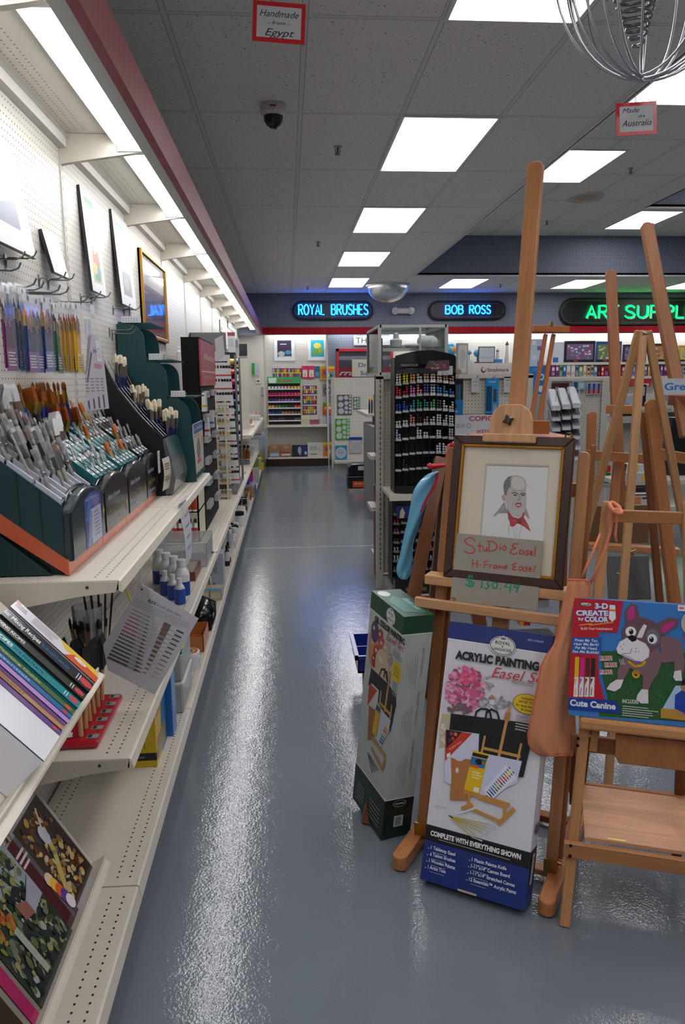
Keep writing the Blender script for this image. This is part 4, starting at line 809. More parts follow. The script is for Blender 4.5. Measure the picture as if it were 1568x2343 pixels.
def book(label, y0, y1, u0, u1, h, col, prints=None, off=0.0, cat='book', lip=lip, d=d, n=n, name='book'):
    """spine up on the slope: y thickness y0..y1, along the slope u0..u1 above the lip, h deep"""
    M = frame(lip+d*(-u0)+n*.006+V((0, y0, 0)), -d, (0, 1, 0)); z = M.to_3x3() @ V((0, 0, 1)); fl = 1 if z.dot(n) > 0 else -1
    t = thing(name, label, cat, M=M); W, T = u1-u0, y1-y0
    mb = MB('#d9d5ca'); mb.bx(.002, W-.002, .0015, T-.0015, 0, fl*(h-.003)); mb.build('pages', 'paper', t)
    mb = MB(col); mb.bx(0, W, 0, .0015, 0, fl*h); mb.bx(0, W, T-.0015, T, 0, fl*h); mb.bx(0, W, 0, T, fl*(h-.002), fl*h)
    if fl > 0: pn = Pan(mb, (W, T, h), (-1, 0, 0), (0, -1, 0))
    else: pn = Pan(mb, (W, 0, -h), (-1, 0, 0), (0, 1, 0))
    if prints: prints(pn, W, T)
    mb.build('cover', 'gloss', t); return t, mb
def sp(txt, col, x0=.0, w=None, dot=None, bars=False, extra=None):
    def f(pn, W, T):
        v = T*.3
        pn.text(txt, x0, v, T*.42, col, w, 'l', .015)
        if extra: pn.text(extra[0], extra[1], v, T*.36, extra[2], extra[3], 'l')
        if dot: pn.ell(W*.93, T*.5, T*.42, T*.3, dot, n=14)
        if bars: pn.rect(W*.83, T*.2, W*.838, T*.8, '#cfcfcf'); pn.rect(W*.855, T*.2, W*.863, T*.8, '#cfcfcf')
    return f
BK = [
 ('white page edged book nearest the viewer on the tilted shelf', 1.40, 1.505, '#d2d2da', None, .105),
 ('purple spined book on the tilted shelf', 1.515, 1.533, '#5c3a7c', sp('', '#fff', dot='#b03040'), .10), ('brown spined book beside the purple one', 1.545, 1.562, '#a87a58', sp('WATERCOLORIST', '#6a3c22', .04, .12), .095),
 ('pale violet spined book in the middle of the tilted shelf', 1.572, 1.590, '#a77fc0', None, .10), ('blue spined book right of the violet one', 1.592, 1.612, '#1f5f94', sp('Essentials', '#8fb4d8', .05, .1, dot='#b03040'), .10),
 ('green spined book between the blue and teal ones', 1.614, 1.636, '#43613a', sp('Painting Guide', '#9aac80', .05, .12, dot='#c04a34'), .10), ('teal spined book lettered RECIPES for portraits', 1.640, 1.672, '#137d86', sp('RECIPES', '#e6efef', .015, .055, '#c0404a', True, ('FOR PORTRAITS', .075, '#0c3c44', .085)), .105),
 ('dark grey spined book lettered MIXING RECIPES', 1.676, 1.708, '#2f342e', sp('MIXING RECIPES', '#e4e4dc', .0, .085, '#c0404a', True), .11), ('thick black book titled Mixing Recipes for oil acrylic and watercolor', 1.712, 1.760, '#24252c', sp('for Mixing Recipes', '#e6e6e6', .0, .11, '#c0444c', True, ('for oil, acrylic & watercolor', .115, '#2a78b4', .085)), .115)]
for (lab, a, b, c, f, h) in BK: book(lab, a, b, .0, .27, h, c, f)
def cover_art(pn, W, T):
    pn.rect(0, 0, W*.55, T, '#cfccd4'); pn.poly([(W*.5, T), (W*.95, T), (W, T*.5), (W*.6, T*.5)], '#d8b43c'); pn.poly([(W*.62, 0), (W, 0), (W, T*.55), (W*.7, T*.7)], '#c8562c'); pn.ell(W*.78, T*.55, W*.07, T*.14, '#e0e4ee'); pn.text('oil', W*.74, T*.5, T*.12, '#3a6ab0', W*.08)
    pn.lines(W*.22, T*.8, W*.5, 6, T*.11, '#8a8a98'); pn.lines(W*.02, T*.7, W*.16, 3, T*.14, '#4a4a6a'); pn.rect(.0, T*.75, W*.05, T*.95, '#c03a3a')
book('painting guide with white and orange cover at the far end of the tilted shelf', 1.764, 1.815, .0, .27, .118, '#cfccd4', cover_art)
# lower display rack with face-out magazines
t, lip2, d2, n2 = sloped_shelf('tilted beige magazine rack standing on the base deck', -.622, .165, math.radians(59), .42, YB0, YB1+.12)
def face_out(label, y0, y1, h, thick, cov, off=0.012, cat='magazine', spine='#3a1a18', lift=0.0):
    M = frame(lip2+n2*off-d2*lift+V((0, y1, 0)), (0, -1, 0), -d2); t = thing('magazine', label, cat, M=M); W = y1-y0; fl = 1 if (M.to_3x3() @ V((0, 0, 1))).dot(n2) > 0 else -1
    mb = MB('#cfcabd'); mb.bx(.001, W-.001, .001, h-.001, 0, fl*thick*.9); mb.build('pages', 'paper', t)
    mb = MB(spine); mb.bx(0, W, 0, h, fl*thick*.9, fl*thick, spine); mb.bx(0, W, 0, h, 0, fl*.001, spine)
    pn = Pan(mb, (0, 0, fl*thick), (1, 0, 0), (0, 1, 0)) if fl > 0 else Pan(mb, (W, 0, -thick), (-1, 0, 0), (0, 1, 0)); rg = random.Random(len(label)); cov(pn, W, h, rg); mb.build('cover', 'gloss', t)
def cov_horror(pn, W, h, rg):
    pn.rect(0, 0, W, h, '#8f8a94'); pn.rect(W*.08, .03*h, W*.98, .97*h, '#3a2c22'); 
    for k in range(150): pn.ell(W*(.18+.7*rg.random()), h*(.1+.8*rg.random()), .004+.012*rg.random(), .004+.008*rg.random(), rg.choice(['#7a5226', '#a8843c', '#c8b070', '#5a3418', '#2c2a30', '#8c6a3a', '#b8a890', '#3a3c4c']), rot=rg.random()*3, n=8)
    pn.line([(W*.2, h*.2), (W*.5, h*.5), (W*.62, h*.72)], .02, '#b8a860'); pn.ell(W*.55, h*.68, .02, .03, '#b8bccc'); pn.line([(W*.75, h*.9), (W*.45, h*.6)], .008, '#c8b8a0')
    for k, c in enumerate(['#d8c0a0', '#e0b03c', '#d8602c', '#5c3a8c', '#dcd4dc']): pn.ell(W*(.06+.02*k), h*(.42-.075*k), .018, .022, c, n=10)
def cov_paint(pn, W, h, rg):
    pn.rect(0, 0, W, h, '#2c3430'); pn.poly([(0, h), (W, h), (W, h*.55), (W*.5, h*.75), (0, h*.6)], '#8a979c')
    for k in range(300):
        u, v = W*(.06+.88*rg.random()), h*(.07+.86*rg.random()); c = rg.choice(['#8a7a2c', '#a8682c', '#74782e', '#9a4a28']) if (v > h*.5 and u < W*.4) else rg.choice(['#26302c', '#3c4a34', '#5a6440', '#1c2428', '#6a6a5a', '#8c8a5c', '#9a9c90']); pn.ell(u, v, .003+.009*rg.random(), .005+.014*rg.random(), c, rot=rg.uniform(-.4, .4), n=7)
    pn.poly([(W*.55, h*.62), (W*.72, h*.55), (W*.72, h*.42), (W*.55, h*.46)], '#8a5a50'); pn.poly([(W*.72, h*.55), (W*.98, h*.66), (W*.98, h*.44), (W*.72, h*.42)], '#9a9aa8'); pn.poly([(W*.5, h*.66), (W*.8, h*.62), (W*.7, h*.72)], '#23282e'); pn.line([(W*.35, h*.5), (W*.36, h*.1)], .02, '#9aa092')
def cov_plain(col):
    return lambda pn, W, h, rg: (pn.rect(0, 0, W, h, col), pn.lines(W*.1, h*.85, W*.8, 3, h*.06, '#c8b8b8', rng=rg))
face_out('colouring book with purple and orange lettering at the far end of the tilted magazine rack', 1.865, 2.075, .30, .012, cov_horror)
face_out('dark red hardcover behind the colouring book on the magazine rack', 1.82, 1.90, .28, .02, cov_plain('#4a1a1c'), .004)
face_out('painting book with a cottage landscape cover on the magazine rack', 1.56, 1.81, .31, .022, cov_paint)
face_out('magenta spined book nearest the viewer on the magazine rack', 1.515, 1.55, .30, .024, cov_plain('#a0245a'), .006)
face_out('dark book with orange foot, bottom left corner of the photo', 1.27, 1.50, .30, .02, cov_plain('#3a2c26'), .006)
# ---- red foam brush stand
t = thing('foam_brush_stand', 'red plastic stand for foam brushes on the lower left shelf', 'stand', (-.735, 2.30, Z_B))
mb = MB('#a8182a'); mb.bx(-.14, .155, -.175, .175, 0, .028); mb.build('base', 'gloss', t, bevel=.012, seg=3)
mb = MB('#7d1020')
for i in range(5):
    for j in range(6): mb.add([(-.11+.052*i+.011*math.cos(a), -.14+.052*j+.011*math.sin(a), .0285) for a in [q*math.pi/4 for q in range(8)]], [tuple(range(8))])
mb.build('socket', 'gloss', t)
for k in range(6): mb = MB('#3c3a3a'); mb.bx(.118, .15, -.16+.058*k, -.135+.058*k, .0285, .0305, '#8a8a86'); mb.bx(.121, .132, -.157+.058*k, -.138+.058*k, .0305, .031, '#2a2a2a'); mb.build('price_tag', 'paper', t)
mb = MB('#d4cfd8'); mb.quad((.03, -.165, .034), (.075, -.15, .030), (.07, -.125, .034), (.03, -.135, .042)); mb.build('loose_tag', 'paper', t)
FB = None; rg = random.Random(11)
for i in range(5):
    for j in range(6):
        if rg.random() < .12: continue
        lab = 'foam brush with wooden dowel and black foam head standing in the red stand'
        if FB is None:
            FB = thing('foam_brush', lab, 'brush', (0, 0, 0), 0, 'foam brushes in the red stand'); m = MB('#c79a72'); m.cyl((0, 0, 0), (0, 0, .15), .0075, n=10); m.build('dowel', 'wood', FB)
            m = MB('#23242a'); w = .026; m.hexa([(-w, -.011, .125), (w, -.011, .125), (w, .011, .125), (-w, .011, .125), (-w, -.011, .205), (w, -.011, .205), (w, .011, .205), (-w, .011, .205)]); m.add([(-w, -.011, .205), (w, -.011, .205), (w, .011, .205), (-w, .011, .205), (-w, 0, .238), (w, 0, .238)], [(0, 1, 5, 4), (2, 3, 4, 5), (1, 2, 5), (3, 0, 4)]); m.build('foam_head', 'matte', FB); o = FB
        else: o = dup(FB, lab)
        o.location = (-.735-.11+.052*i, 2.30-.14+.052*j, Z_B+.02); o.rotation_euler = (rg.uniform(-.05, .05), rg.uniform(-.05, .05), rg.uniform(1.2, 1.9))
# ---- clear cup of brushes
t = thing('brush_cup', 'tall clear plastic cup of brushes behind the foam brushes', 'cup', (-.715, 2.60, Z_B)); mb = MB('#ffffff'); mb.lathe([(.035, 0), (.04, .05), (.052, .30), (.05, .30), (.038, .05), (.034, .004), (0, .004)], n=24); mb.build('cup', 'clearcap', t)
for k in range(26):
    a, r = rg.random()*6.28, .036*math.sqrt(rg.random()); key = ['blue_cup', 'yellow_cup'][k % 3 == 0]
    if key not in BR: brush_proto(key, '#24406c' if key[0] == 'b' else '#d8a81c', '#b4b0ac', '#26221f', .16, .05, .03, .0038, flat=1.6, tip=.9)
    place_brush(key, (-.715+r*math.cos(a), 2.60+r*math.sin(a), Z_B+.006+.02*rg.random()), (.12*math.cos(a), .12*math.sin(a), 1), ('blue' if key[0] == 'b' else 'yellow')+' handled dark haired brush in the clear cup', 'brushes in the clear cup', a)
for k in range(5): 
    if 'long' not in BR: brush_proto('long', '#3a1c1c', '#b0a8a4', '#241c18', .22, .06, .05, .004)
    place_brush('long', (-.70+.01*k, 2.60+.008*k, Z_B+.12), (.06*(k-2), .05, 1), 'long dark brush standing tall in the clear cup', 'long brushes in the clear cup')
t = thing('plastic_bag', 'clear plastic bag with yellow zip hanging behind the brush cup', 'bag', (-.66, 2.80, .62)); mb = MB('#ffffff'); mb.bx(-.12, .07, 0, .015, -.08, .27); mb.build('film', 'film', t, bevel=.006); mb = MB('#c8c02c'); mb.tube([(-.06, 0, .26), (0, -.005, .255), (.04, 0, .21), (.06, 0, .14)], .004, 5); mb.build('zip', 'gloss', t)
# ---- hanging brush size chart
YC = 2.40; o = ony(*zD(890, 1035), YC); pn0 = None
mb = MB('#a9a9b0'); fo = ony(*zD(625, 895), YC); pn = Pan(mb, fo, (1, .0, 0), (0, 0.0, 1)); PM = frame(fo, (1, 0, 0), (0, 0, 1)); t = thing('size_chart', 'laminated brush size chart hanging crooked on a string from the upper shelf', 'chart', M=PM); mb.M = PM.inverted(); zq = zD
P = pn.pxs([(820, 395), (1150, 595), (895, 1035), (625, 895), (595, 750)], zq); f3 = lambda u, v, k: PM @ V((u, v, k))
mb.M = Matrix.Identity(4); mb.prism(P, -.0012, 0, 'z', '#b4b4bb'); mb.M = PM.inverted(); pn.k = .0006
# chart frame: along the sheet's own edges
e0, e1, e3 = pn.px(*zq(785, 420)), pn.px(*zq(1150, 595)), pn.px(*zq(600, 770)); ux, uy = e1[0]-e0[0], e1[1]-e0[1]; lx = math.hypot(ux, uy); ux, uy = ux/lx, uy/lx; ang = math.atan2(uy, ux)
def at(a, b): return (e0[0]+ux*a*lx+uy*b*lx, e0[1]+uy*a*lx-ux*b*lx)
pn.text('BLICK', *at(.24, .1), .010, '#2c2c38', .028, 'l', .03, rot=ang); pn.text('brush size chart', *at(.38, .1), .011, '#5a5a66', .085, rot=ang)
for k in range(4): a, b = at(.06, .14+.03*k), at(.92-.1*(k == 3), .14+.03*k); pn.line([a, b], .0014, '#7c7c86')
for k in range(15):
    b = .30+.058*k; L_ = .15+.012*k; w = .002+.00045*k
    pn.line([at(.10, b), at(.10+L_, b)], w*.9, '#a8324c' if k < 7 else '#4a4a50'); pn.line([at(.10+L_, b), at(.10+L_+.09, b)], w*1.2, '#8c8c90')
    q = .10+L_+.09; pn.poly([at(q, b-.006-.0012*k), at(q+.05+.006*k, b), at(q, b+.006+.0012*k)], '#5a4038' if k > 5 else '#3c3030'); pn.rect(*at(.50, b), at(.50, b)[0]+.012, at(.50, b)[1]+.0016, '#8a8a92')
for k in range(12):
    b = .30+.072*k; w = .016-.0012*k; a = .60+.004*k
    pn.line([at(a, b), at(a+.11-.005*k, b)], w, '#6a544c'); pn.line([at(a+.11-.005*k, b), at(a+.2-.007*k, b)], w*.9, '#b9bcc2'); pn.line([at(a+.2-.007*k, b), at(a+.30-.006*k, b)], w*.35, '#a8324c' if k > 7 else '#3c3c44')
mb.build('sheet', 'gloss', t); h = pn.px(*zq(822, 425)); s0 = ony(*zq(815, 255), YC); mb = MB('#c9c9cc'); a = PM.inverted() @ s0; mb.cyl((h[0], h[1], .001), (a.x, a.y, .001), .0012, n=5); mb.build('string', 'paint', t); mb = MB('#2a2a30'); mb.add([(h[0]+.0035*math.cos(q), h[1]+.0035*math.sin(q), .003) for q in [i*math.pi/4 for i in range(8)]], [tuple(range(8))]); mb.build('punch_hole', 'paint', t)
# ---- simple containers
def bottle(label, p, r, h, body, cap, label_col=None, grp=None, capr=.45, caph=.16, neck=.12, mat='gloss', name='bottle', cat='bottle', txt=None, n=16, sh=.72, lz=(.08, .6)):
    t = thing(name, label, cat, p, 0, grp); hb = h*(1-caph); mb = MB(body); mb.lathe([(0, 0), (r*.95, 0), (r, h*.02), (r, hb*sh), (r*.86, hb*(sh+.1)), (r*capr*.9, hb*.96), (r*capr*.9, hb)], n=n); mb.build('body', mat, t)
    mb = MB(cap); mb.lathe([(r*capr, hb*.97), (r*capr, h-.002), (r*capr*.9, h), (0, h)], n=n); mb.build('cap', 'gloss', t)
    if label_col:
        mb = MB(label_col); mb.lathe([(r*1.012, h*lz[0]), (r*1.012, h*lz[1])], n=n)
        mb.build('label', 'card', t)
    return t
def jar(label, p, r, h, body, cap, lab=None, grp=None, name='jar', mat='gloss', ch=.22): return bottle(label, p, r, h, body, cap, lab, grp, capr=.98, caph=ch, name=name, cat='jar', mat=mat, sh=.9, lz=(.12, .66))
LAST = [None]
def carton(label, x, y, z, w, d, h, col, faces=(), rz=0, name='carton', cat='box', mat='card', grp=None):
    """box with its near left bottom corner at (x, y, z); faces: (side 'x' aisle | 'y' viewer | 'z' top, [(rect)...])"""
    t = thing(name, label, cat, (x, y, z), rz, grp); LAST[0] = t; mb = MB(col); mb.bx(0, w, 0, d, 0, h, col); P = {'x': Pan(mb, (w, 0, 0), (0, 1, 0), (0, 0, 1)), 'y': Pan(mb, (0, 0, 0), (1, 0, 0), (0, 0, 1)), 'z': Pan(mb, (0, 0, h), (1, 0, 0), (0, 1, 0))}; S = {'x': (d, h), 'y': (w, h), 'z': (w, d)}
    for f, a in faces:
        U, Vv = S[f]
        if len(a) == 5: P[f].rect(a[0]*U, a[1]*Vv, a[2]*U, a[3]*Vv, a[4])
        elif len(a) == 6 and a[0] == 'e': P[f].ell(a[1]*U, a[2]*Vv, a[3]*U, a[4]*Vv, a[5])
        else: P[f].text(a[1], a[2]*U, a[3]*Vv, a[4]*Vv, a[5], a[6]*U if a[6] else None, 'l', .02, 0, a[7] if len(a) > 7 else 0)
    mb.build('printed_carton' if faces else 'panel', mat, t); return t
WHT, BLUE = '#d4d6d8', '#24408c'
for k, (x, y) in enumerate(((326, 3.98), (352, 3.90), (376, 3.82), (406, 3.74))):
    q = ony(x, 1374-12+4*k, y); bottle(['leftmost big white jug of the row on the lower left shelf', 'second big white jug of the row', 'third big white jug of the row', 'frontmost big white jug of the row beside the chart'][k], (-.70+.05*k, y, Z_B), .039, .19, WHT, WHT, BLUE, 'big white jugs', capr=.6, lz=(.04, .42))
for k, (x, y) in enumerate(((-.635, 3.74), (-.585, 3.66), (-.54, 3.58))): bottle(['small clear bottle with blue label, left of the three', 'small clear bottle with blue label, middle of the three', 'small clear bottle with blue label, right of the three'][k], (x, y, Z_B), .027, .135, '#b8bec4', WHT, '#2a4a9c', 'small blue labelled bottles', capr=.5, lz=(.06, .62))
# frosted bin of tools
t = thing('storage_bin', 'frosted clear storage bin of loose tools on the lower left shelf', 'bin', (-.80, 4.34, Z_B)); mb = MB('#ffffff'); W, D, H = .31, .36, .14
for a in ((0, W, 0, .003, 0, H), (0, W, D-.003, D, 0, H), (0, .003, 0, D, 0, H), (W-.003, W, 0, D, 0, H), (0, W, 0, D, 0, .003)): mb.bx(*a)
mb.build('shell', 'frosted', t); mb = MB('#dfe4e8'); [mb.tube(p, .004, 5) for p in ([(0, 0, H), (W, 0, H), (W, D, H), (0, D, H), (0, 0, H)],)]; mb.build('rim', 'frosted', t)
for k in range(22):
    p = (-.79+.03+.24*rg.random(), 4.36+.3*rg.random(), Z_B+.012+.03*rg.random()); c = rg.choice(['#2a2622', '#7a4a2c', '#8c2a2c', '#3c3a3c', '#b08a50', '#1c1c20']); tt = thing('hand_tool', 'small dark tool lying loose in the frosted bin', 'tool', p, rg.random()*3, 'tools in the frosted bin'); mb = MB(c); mb.cyl((0, 0, 0), (.07, 0, .01*rg.random()), .008, .005, 7); mb.build('handle', 'gloss', tt); mb = MB('#9a9a9c'); mb.cyl((.07, 0, .005), (.10, 0, .008), .003, n=6); mb.build('shank', 'metal', tt)
carton('shallow brown wooden tray under the edge of the frosted bin', -.72, 4.02, Z_B, .20, .27, .05, '#6a4028', (('z', (.06, .05, .94, .95, '#8f8478')),), name='tray', cat='tray', mat='paint')
M = frame((-.478, 3.22, 1.075), (.0, 1, 0), (0.02, .0, -1)); t = thing('hanging_notice', 'curled white paper notice hanging from the upper shelf edge', 'notice', M=M); mb = MB('#bdbdc4')
for k in range(10): a, b = k*.028, (k+1)*.028; c = lambda v: -.02*math.sin(min(v, .28)*9); q = lambda v: .10*v; mb.quad((q(a), a, c(a)), (.26-q(a), a, c(a)), (.26-q(b), b, c(b)), (q(b), b, c(b)))
mb.add([(.02, -.001, .002), (.24, -.001, .002), (.25, -.02, -.03), (.02, -.02, -.03)], [(0, 1, 2, 3)]); mb.build('paper', 'paper', t)
tt = MB('#6a6a74'); pn = Pan(tt, (0.26, .06, -.0225), (-1, 0, 0), (0, -1, 0)); pn.text('Special Order', .04, 0, .02, '#6a6a74', .18); [pn.rect(.08, -.05-.05*k, .17, -.042-.05*k, '#8a8a94') for k in range(3)]; tt.build('lettering', 'paper', t)
# paint jar boxes on the lower shelf behind the notice
for k in range(2):
    t = thing('tube_tray', ['upper', 'lower'][k]+' cream tray of white and red paint tubes beside the black display', 'tray', (-.80, 5.05, Z_B+.20*(1-k)+.0)); mb = MB('#c9c3ae'); mb.bx(0, .19, 0, .012, 0, .20); mb.bx(.18, .19, 0, .42, 0, .20); mb.bx(0, .19, 0, .42, .0, .012); mb.build('frame', 'paint', t)
    for j in range(5): bottle('paint tube with red band in the '+['upper', 'lower'][k]+' cream tray', (-.77+.034*j, 5.035, Z_B+.20*(1-k)+.012), .014, .15, WHT, '#22242a', '#b83424', 'tubes in the cream trays', capr=.6)
# ---- base deck goods, near to far
ZD = .125
YEL, BLB = '#c9a816', '#1e66ac'
carton('yellow and blue projector box standing on the base deck', -.69, 2.765, ZD, .155, .24, .35, YEL, (('y', (0, .08, 1, .17, '#1a1a1c')), ('y', ('t', 'artograph.com', .3, .11, .03, '#5a9ac0', .4)), ('y', ('t', 'ARTOGRAPH', .52, .2, .045, '#2a2a20', .8, math.pi/2)), ('y', (.58, .22, .62, .85, '#8a7a20')), ('y', (.70, .22, .73, .8, '#8a7a20')), ('y', (.12, .5, .4, .53, '#4a4a2a')), ('x', (.52, 0, 1, 1, BLB)), ('x', ('e', .75, .55, .16, .2, '#4a6a8a')), ('x', ('t', 'BOX', .12, .55, .12, '#b8402c', .3)), ('x', (0, .08, .5, .17, '#1a1a1c')), ('x', (.1, .05, .9, .3, '#8a7a4a')), ('z', (.0, .5, 1, 1, BLB)), ('z', (.15, .1, .6, .4, '#4a7ab0')), ('x', (.14, .74, .42, .82, '#3a5a9a'))))
carton('blue box behind the yellow projector box', -.66, 3.02, ZD, .15, .10, .385, BLB, (('x', ('e', .5, .5, .4, .3, '#5a86b0')), ('y', (.2, .8, .8, .9, '#3a7ab8'))))
for k, z in enumerate((0, .15)):
    t = thing('storage_box', ['lower', 'upper'][k]+' clear plastic box with green lid on the base deck', 'box', (-.63, 3.24, ZD+z)); mb = MB('#fff'); mb.bx(0, .135, 0, .3, 0, .13); mb.build('body', 'frosted', t, bevel=.008); mb = MB('#1f8a5c' if k else '#cfd4d2'); mb.bx(-.004, .139, -.004, .304, .13, .146); mb.build('lid', 'gloss', t, bevel=.003)
    if k: mb = MB('#b8c84a'); mb.bx(.08, .14, .02, .16, .1462, .149); mb.build('yellow_insert', 'gloss', t)
jar('white tub with rainbow picture on its lid on the base deck', (-.545, 3.80, ZD), .062, .09, '#c9cbcc', '#d4d6d6', None, None, 'tub'); o = sc.objects['tub']
mb = MB('#c8a030'); pn = Pan(mb, (0, 0, .0905), (1, 0, 0), (0, 1, 0))
for k, c in enumerate(['#b8406a', '#c87a2c', '#c8b82c', '#3a8a4a', '#3a5aa0']): pn.ell(0, 0, .05-.008*k, .05-.008*k, c, n=20)
mb.build('lid_picture', 'card', o)
t = thing('open_carton', 'open orange cardboard tray of small goods on the base deck', 'carton', (-.66, 4.02, ZD)); mb = MB('#b9743a')
for a in ((0, .17, 0, .004, 0, .09), (0, .17, .256, .26, 0, .09), (0, .004, 0, .26, 0, .09), (.166, .17, 0, .26, 0, .09), (0, .17, 0, .26, 0, .003), (0, .17, .12, .124, 0, .06)): mb.bx(*a)
mb.build('tray', 'card', t)
for k in range(4): jar('small tan pot in the open orange cardboard tray', (-.62+.035*k, 4.06+.03*(k % 2), ZD+.004), .014, .035, '#b98a5c', '#c79a6a', None, 'small tan pots')
t = thing('tool_bag', 'black zipped bag slumped on the base deck', 'bag', (-.555, 4.50, ZD)); mb = MB('#101114'); mb.sphere((0, 0, .085), .11, sx=.85, sy=1.5, sz=.78, nu=18); mb.bx(-.07, .075, -.13, .12, 0, .10); mb.build('body', 'gloss', t, bevel=.012, seg=2); mb = MB('#8a8c90'); mb.bx(.078, .084, -.1, .0, .03, .10); mb.build('window', 'gloss', t); mb = MB('#17181b'); mb.tube([(.07, -.12, .03), (.095, -.11, .09), (.09, -.02, .15), (.0, .05, .17), (-.05, .1, .12)], .006, 6); mb.build('strap', 'cloth', t)
for k in range(2): carton(['left', 'right'][k]+' tan sketch block with blue band on the base deck', -.64+.085*k, 5.02, ZD, .08, .15, .07, '#b0a288', (('z', (0, 0, 1, .3, '#3a8ac0')), ('y', (.1, .2, .9, .8, '#c4bca8'))))
carton('white wrapped pack leaning at the back of the base deck', -.76, 4.92, ZD, .12, .2, .19, '#bdbfc4', (('x', ('e', .5, .5, .2, .25, '#8a8c92')), ('y', ('e', .5, .5, .25, .2, '#8a8c92'))))
t = carton('tall pale grey solvent can on the base deck', -.57, 5.30, ZD, .085, .15, .26, '#a8aebc', (('x', (.2, .1, .8, .9, '#b4bac6')), ('y', (.1, .45, .5, .9, '#8a90a0')), ('y', (.1, .08, .3, .2, '#6a707c'))), name='solvent_can', cat='can'); mb = MB('#b9bcc0'); mb.cyl((.04, .05, .26), (.04, .05, .285), .018, n=12); mb.build('spout', 'metal', t)
bottle('clear solvent bottle with white label left of the grey can', (-.63, 5.36, ZD), .04, .25, '#9aa2a8', '#8a8c90', '#c4c8cc', None, capr=.5, lz=(.04, .42))
for k in range(7): bottle('small amber bottle with dark cap on the base deck', (-.62+.035*(k % 3), 5.72+.085*(k//3)+.01*k, ZD), .024, .15+.02*(k % 2), ['#6a3a14', '#3a2a1c'][k % 2], '#17171a', '#c8c4c0' if k % 2 else None, 'amber bottles on the base deck', capr=.55)
for k in range(2): bottle(['nearer', 'further'][k]+' tall dark bottle with white label at the deck edge', (-.515, 6.0+.12*k, ZD), .022, .17, '#2a1c22', '#141416', '#cfcfd2', None, capr=.5, lz=(.25, .7))
for k in range(5): bottle('white squeeze bottle among the jars on the base deck', (-.63+.05*(k % 3), 6.55+.12*(k//3), ZD), .028, .19, '#cdd0d2', '#d8dada', '#b4b8bc', 'white squeeze bottles on the base deck', capr=.6, lz=(.3, .8))
for k in range(3): jar('pink tinted white jar at the base deck edge', (-.52, 6.66+.1*k, ZD), .03, .085, '#d0b8b4', '#d6d6d6', None, 'pink tinted jars')
for k in range(9): jar('white jar with black lid stripe on the base deck', (-.64+.055*(k % 3), 7.05+.13*(k//3), ZD), .03+.004*(k % 2), .11, '#cfd1d2', ['#d6d8d8', '#1c1c20'][k % 2], '#5c6068' if k % 3 == 0 else None, 'white jars mid deck')
for k in range(6): jar('large white jar beneath the grey tube rack', (-.60+.08*(k % 2), 7.70+.15*(k//2), ZD), .05, .15, '#d2d4d4', ['#d8dada', '#17171a', '#d8dada'][k % 3], None, 'large white jars')
t = thing('wire_basket', 'white wire basket of black jars on the base deck', 'basket', (-.66, 8.50, ZD)); mb = MB('#c4c0b6')
for z in (.02, .08, .16): mb.tube([(0, 0, z), (.18, 0, z), (.18, .5, z), (0, .5, z)], .004, 5, closed=True)
for x in (0, .06, .12, .18): mb.tube([(x, 0, 0), (x, 0, .16)], .003, 5)
for y in (.1, .2, .3, .4, .5): mb.tube([(.18, y, 0), (.18, y, .16)], .003, 5)
mb.build('wires', 'paint', t)
for k in range(9): jar('black lidded jar in the white wire basket', (-.62+.055*(k % 3), 8.56+.13*(k//3), ZD+.01), .024, .12, ['#2f3a2c', '#6a2a20', '#3a3226'][k % 3], '#141416', None, 'jars in the wire basket')
# ================================================================== FAR LEFT DISPLAYS
def crt(label, box, Y, d, col, faces=(), name='carton', cat='box', mat='card', grp=None, sit=None):
    """carton whose front face, at depth Y, fills a photo box; sit = height it stands on"""
    a, b = ony(box[0], box[3], Y), ony(box[2], box[1], Y); z = a.z if sit is None else sit
    return carton(label, a.x, Y, z, b.x-a.x, d, b.z-z, col, [('y', f) for f in faces], 0, name, cat, mat, grp)
t = thing('paint_display', 'tall black paint display with red header beside the teal tower', 'display', (-.73, 5.42, Z_B)); T = Matrix.Translation((.73, -5.42, -Z_B))
mb = MB('#070708', T); mb.bx(-.73, -.605, 5.42, 6.44, Z_B, 1.90); mb.build('cabinet', 'matte', t)
mb = MB('#9c3a48', T); mb.bx(-.605, -.592, 5.40, 6.44, 1.565, 1.885); pn = Pan(mb, V((-.592, 5.40, 1.565)), (0, 1, 0), (0, 0, 1)); pn.rect(0, .095, 1.04, .107, '#d0a8ac'); pn.text('Williamsburg', .2, .185, .05, '#dcc0c4', .75); pn.text('ARTIST OIL COLORS', .2, .045, .028, '#d0a4a8', .6); mb.build('header', 'paint', t)
for c, ys in ((415, (1040, 1285, 1515, 1745, 1965, 2210)), (495, (1020, 1250, 1460, 1680, 1900, 2130))):
    for k, y in enumerate(ys):
        q = onx(*zC(c+k*9, y), -.60); mb = MB('#b4b4b4', T); mb.bx(-.604, -.575, q.y-.12, q.y+.12, q.z-.024, q.z+.024); pn = Pan(mb, V((-.575, q.y-.12, q.z-.024)), (0, 1, 0), (0, 0, 1)); pn.rect(.02, .012, .22, .036, '#7c7a7c'); mb.build('pocket_label', 'gloss', t)
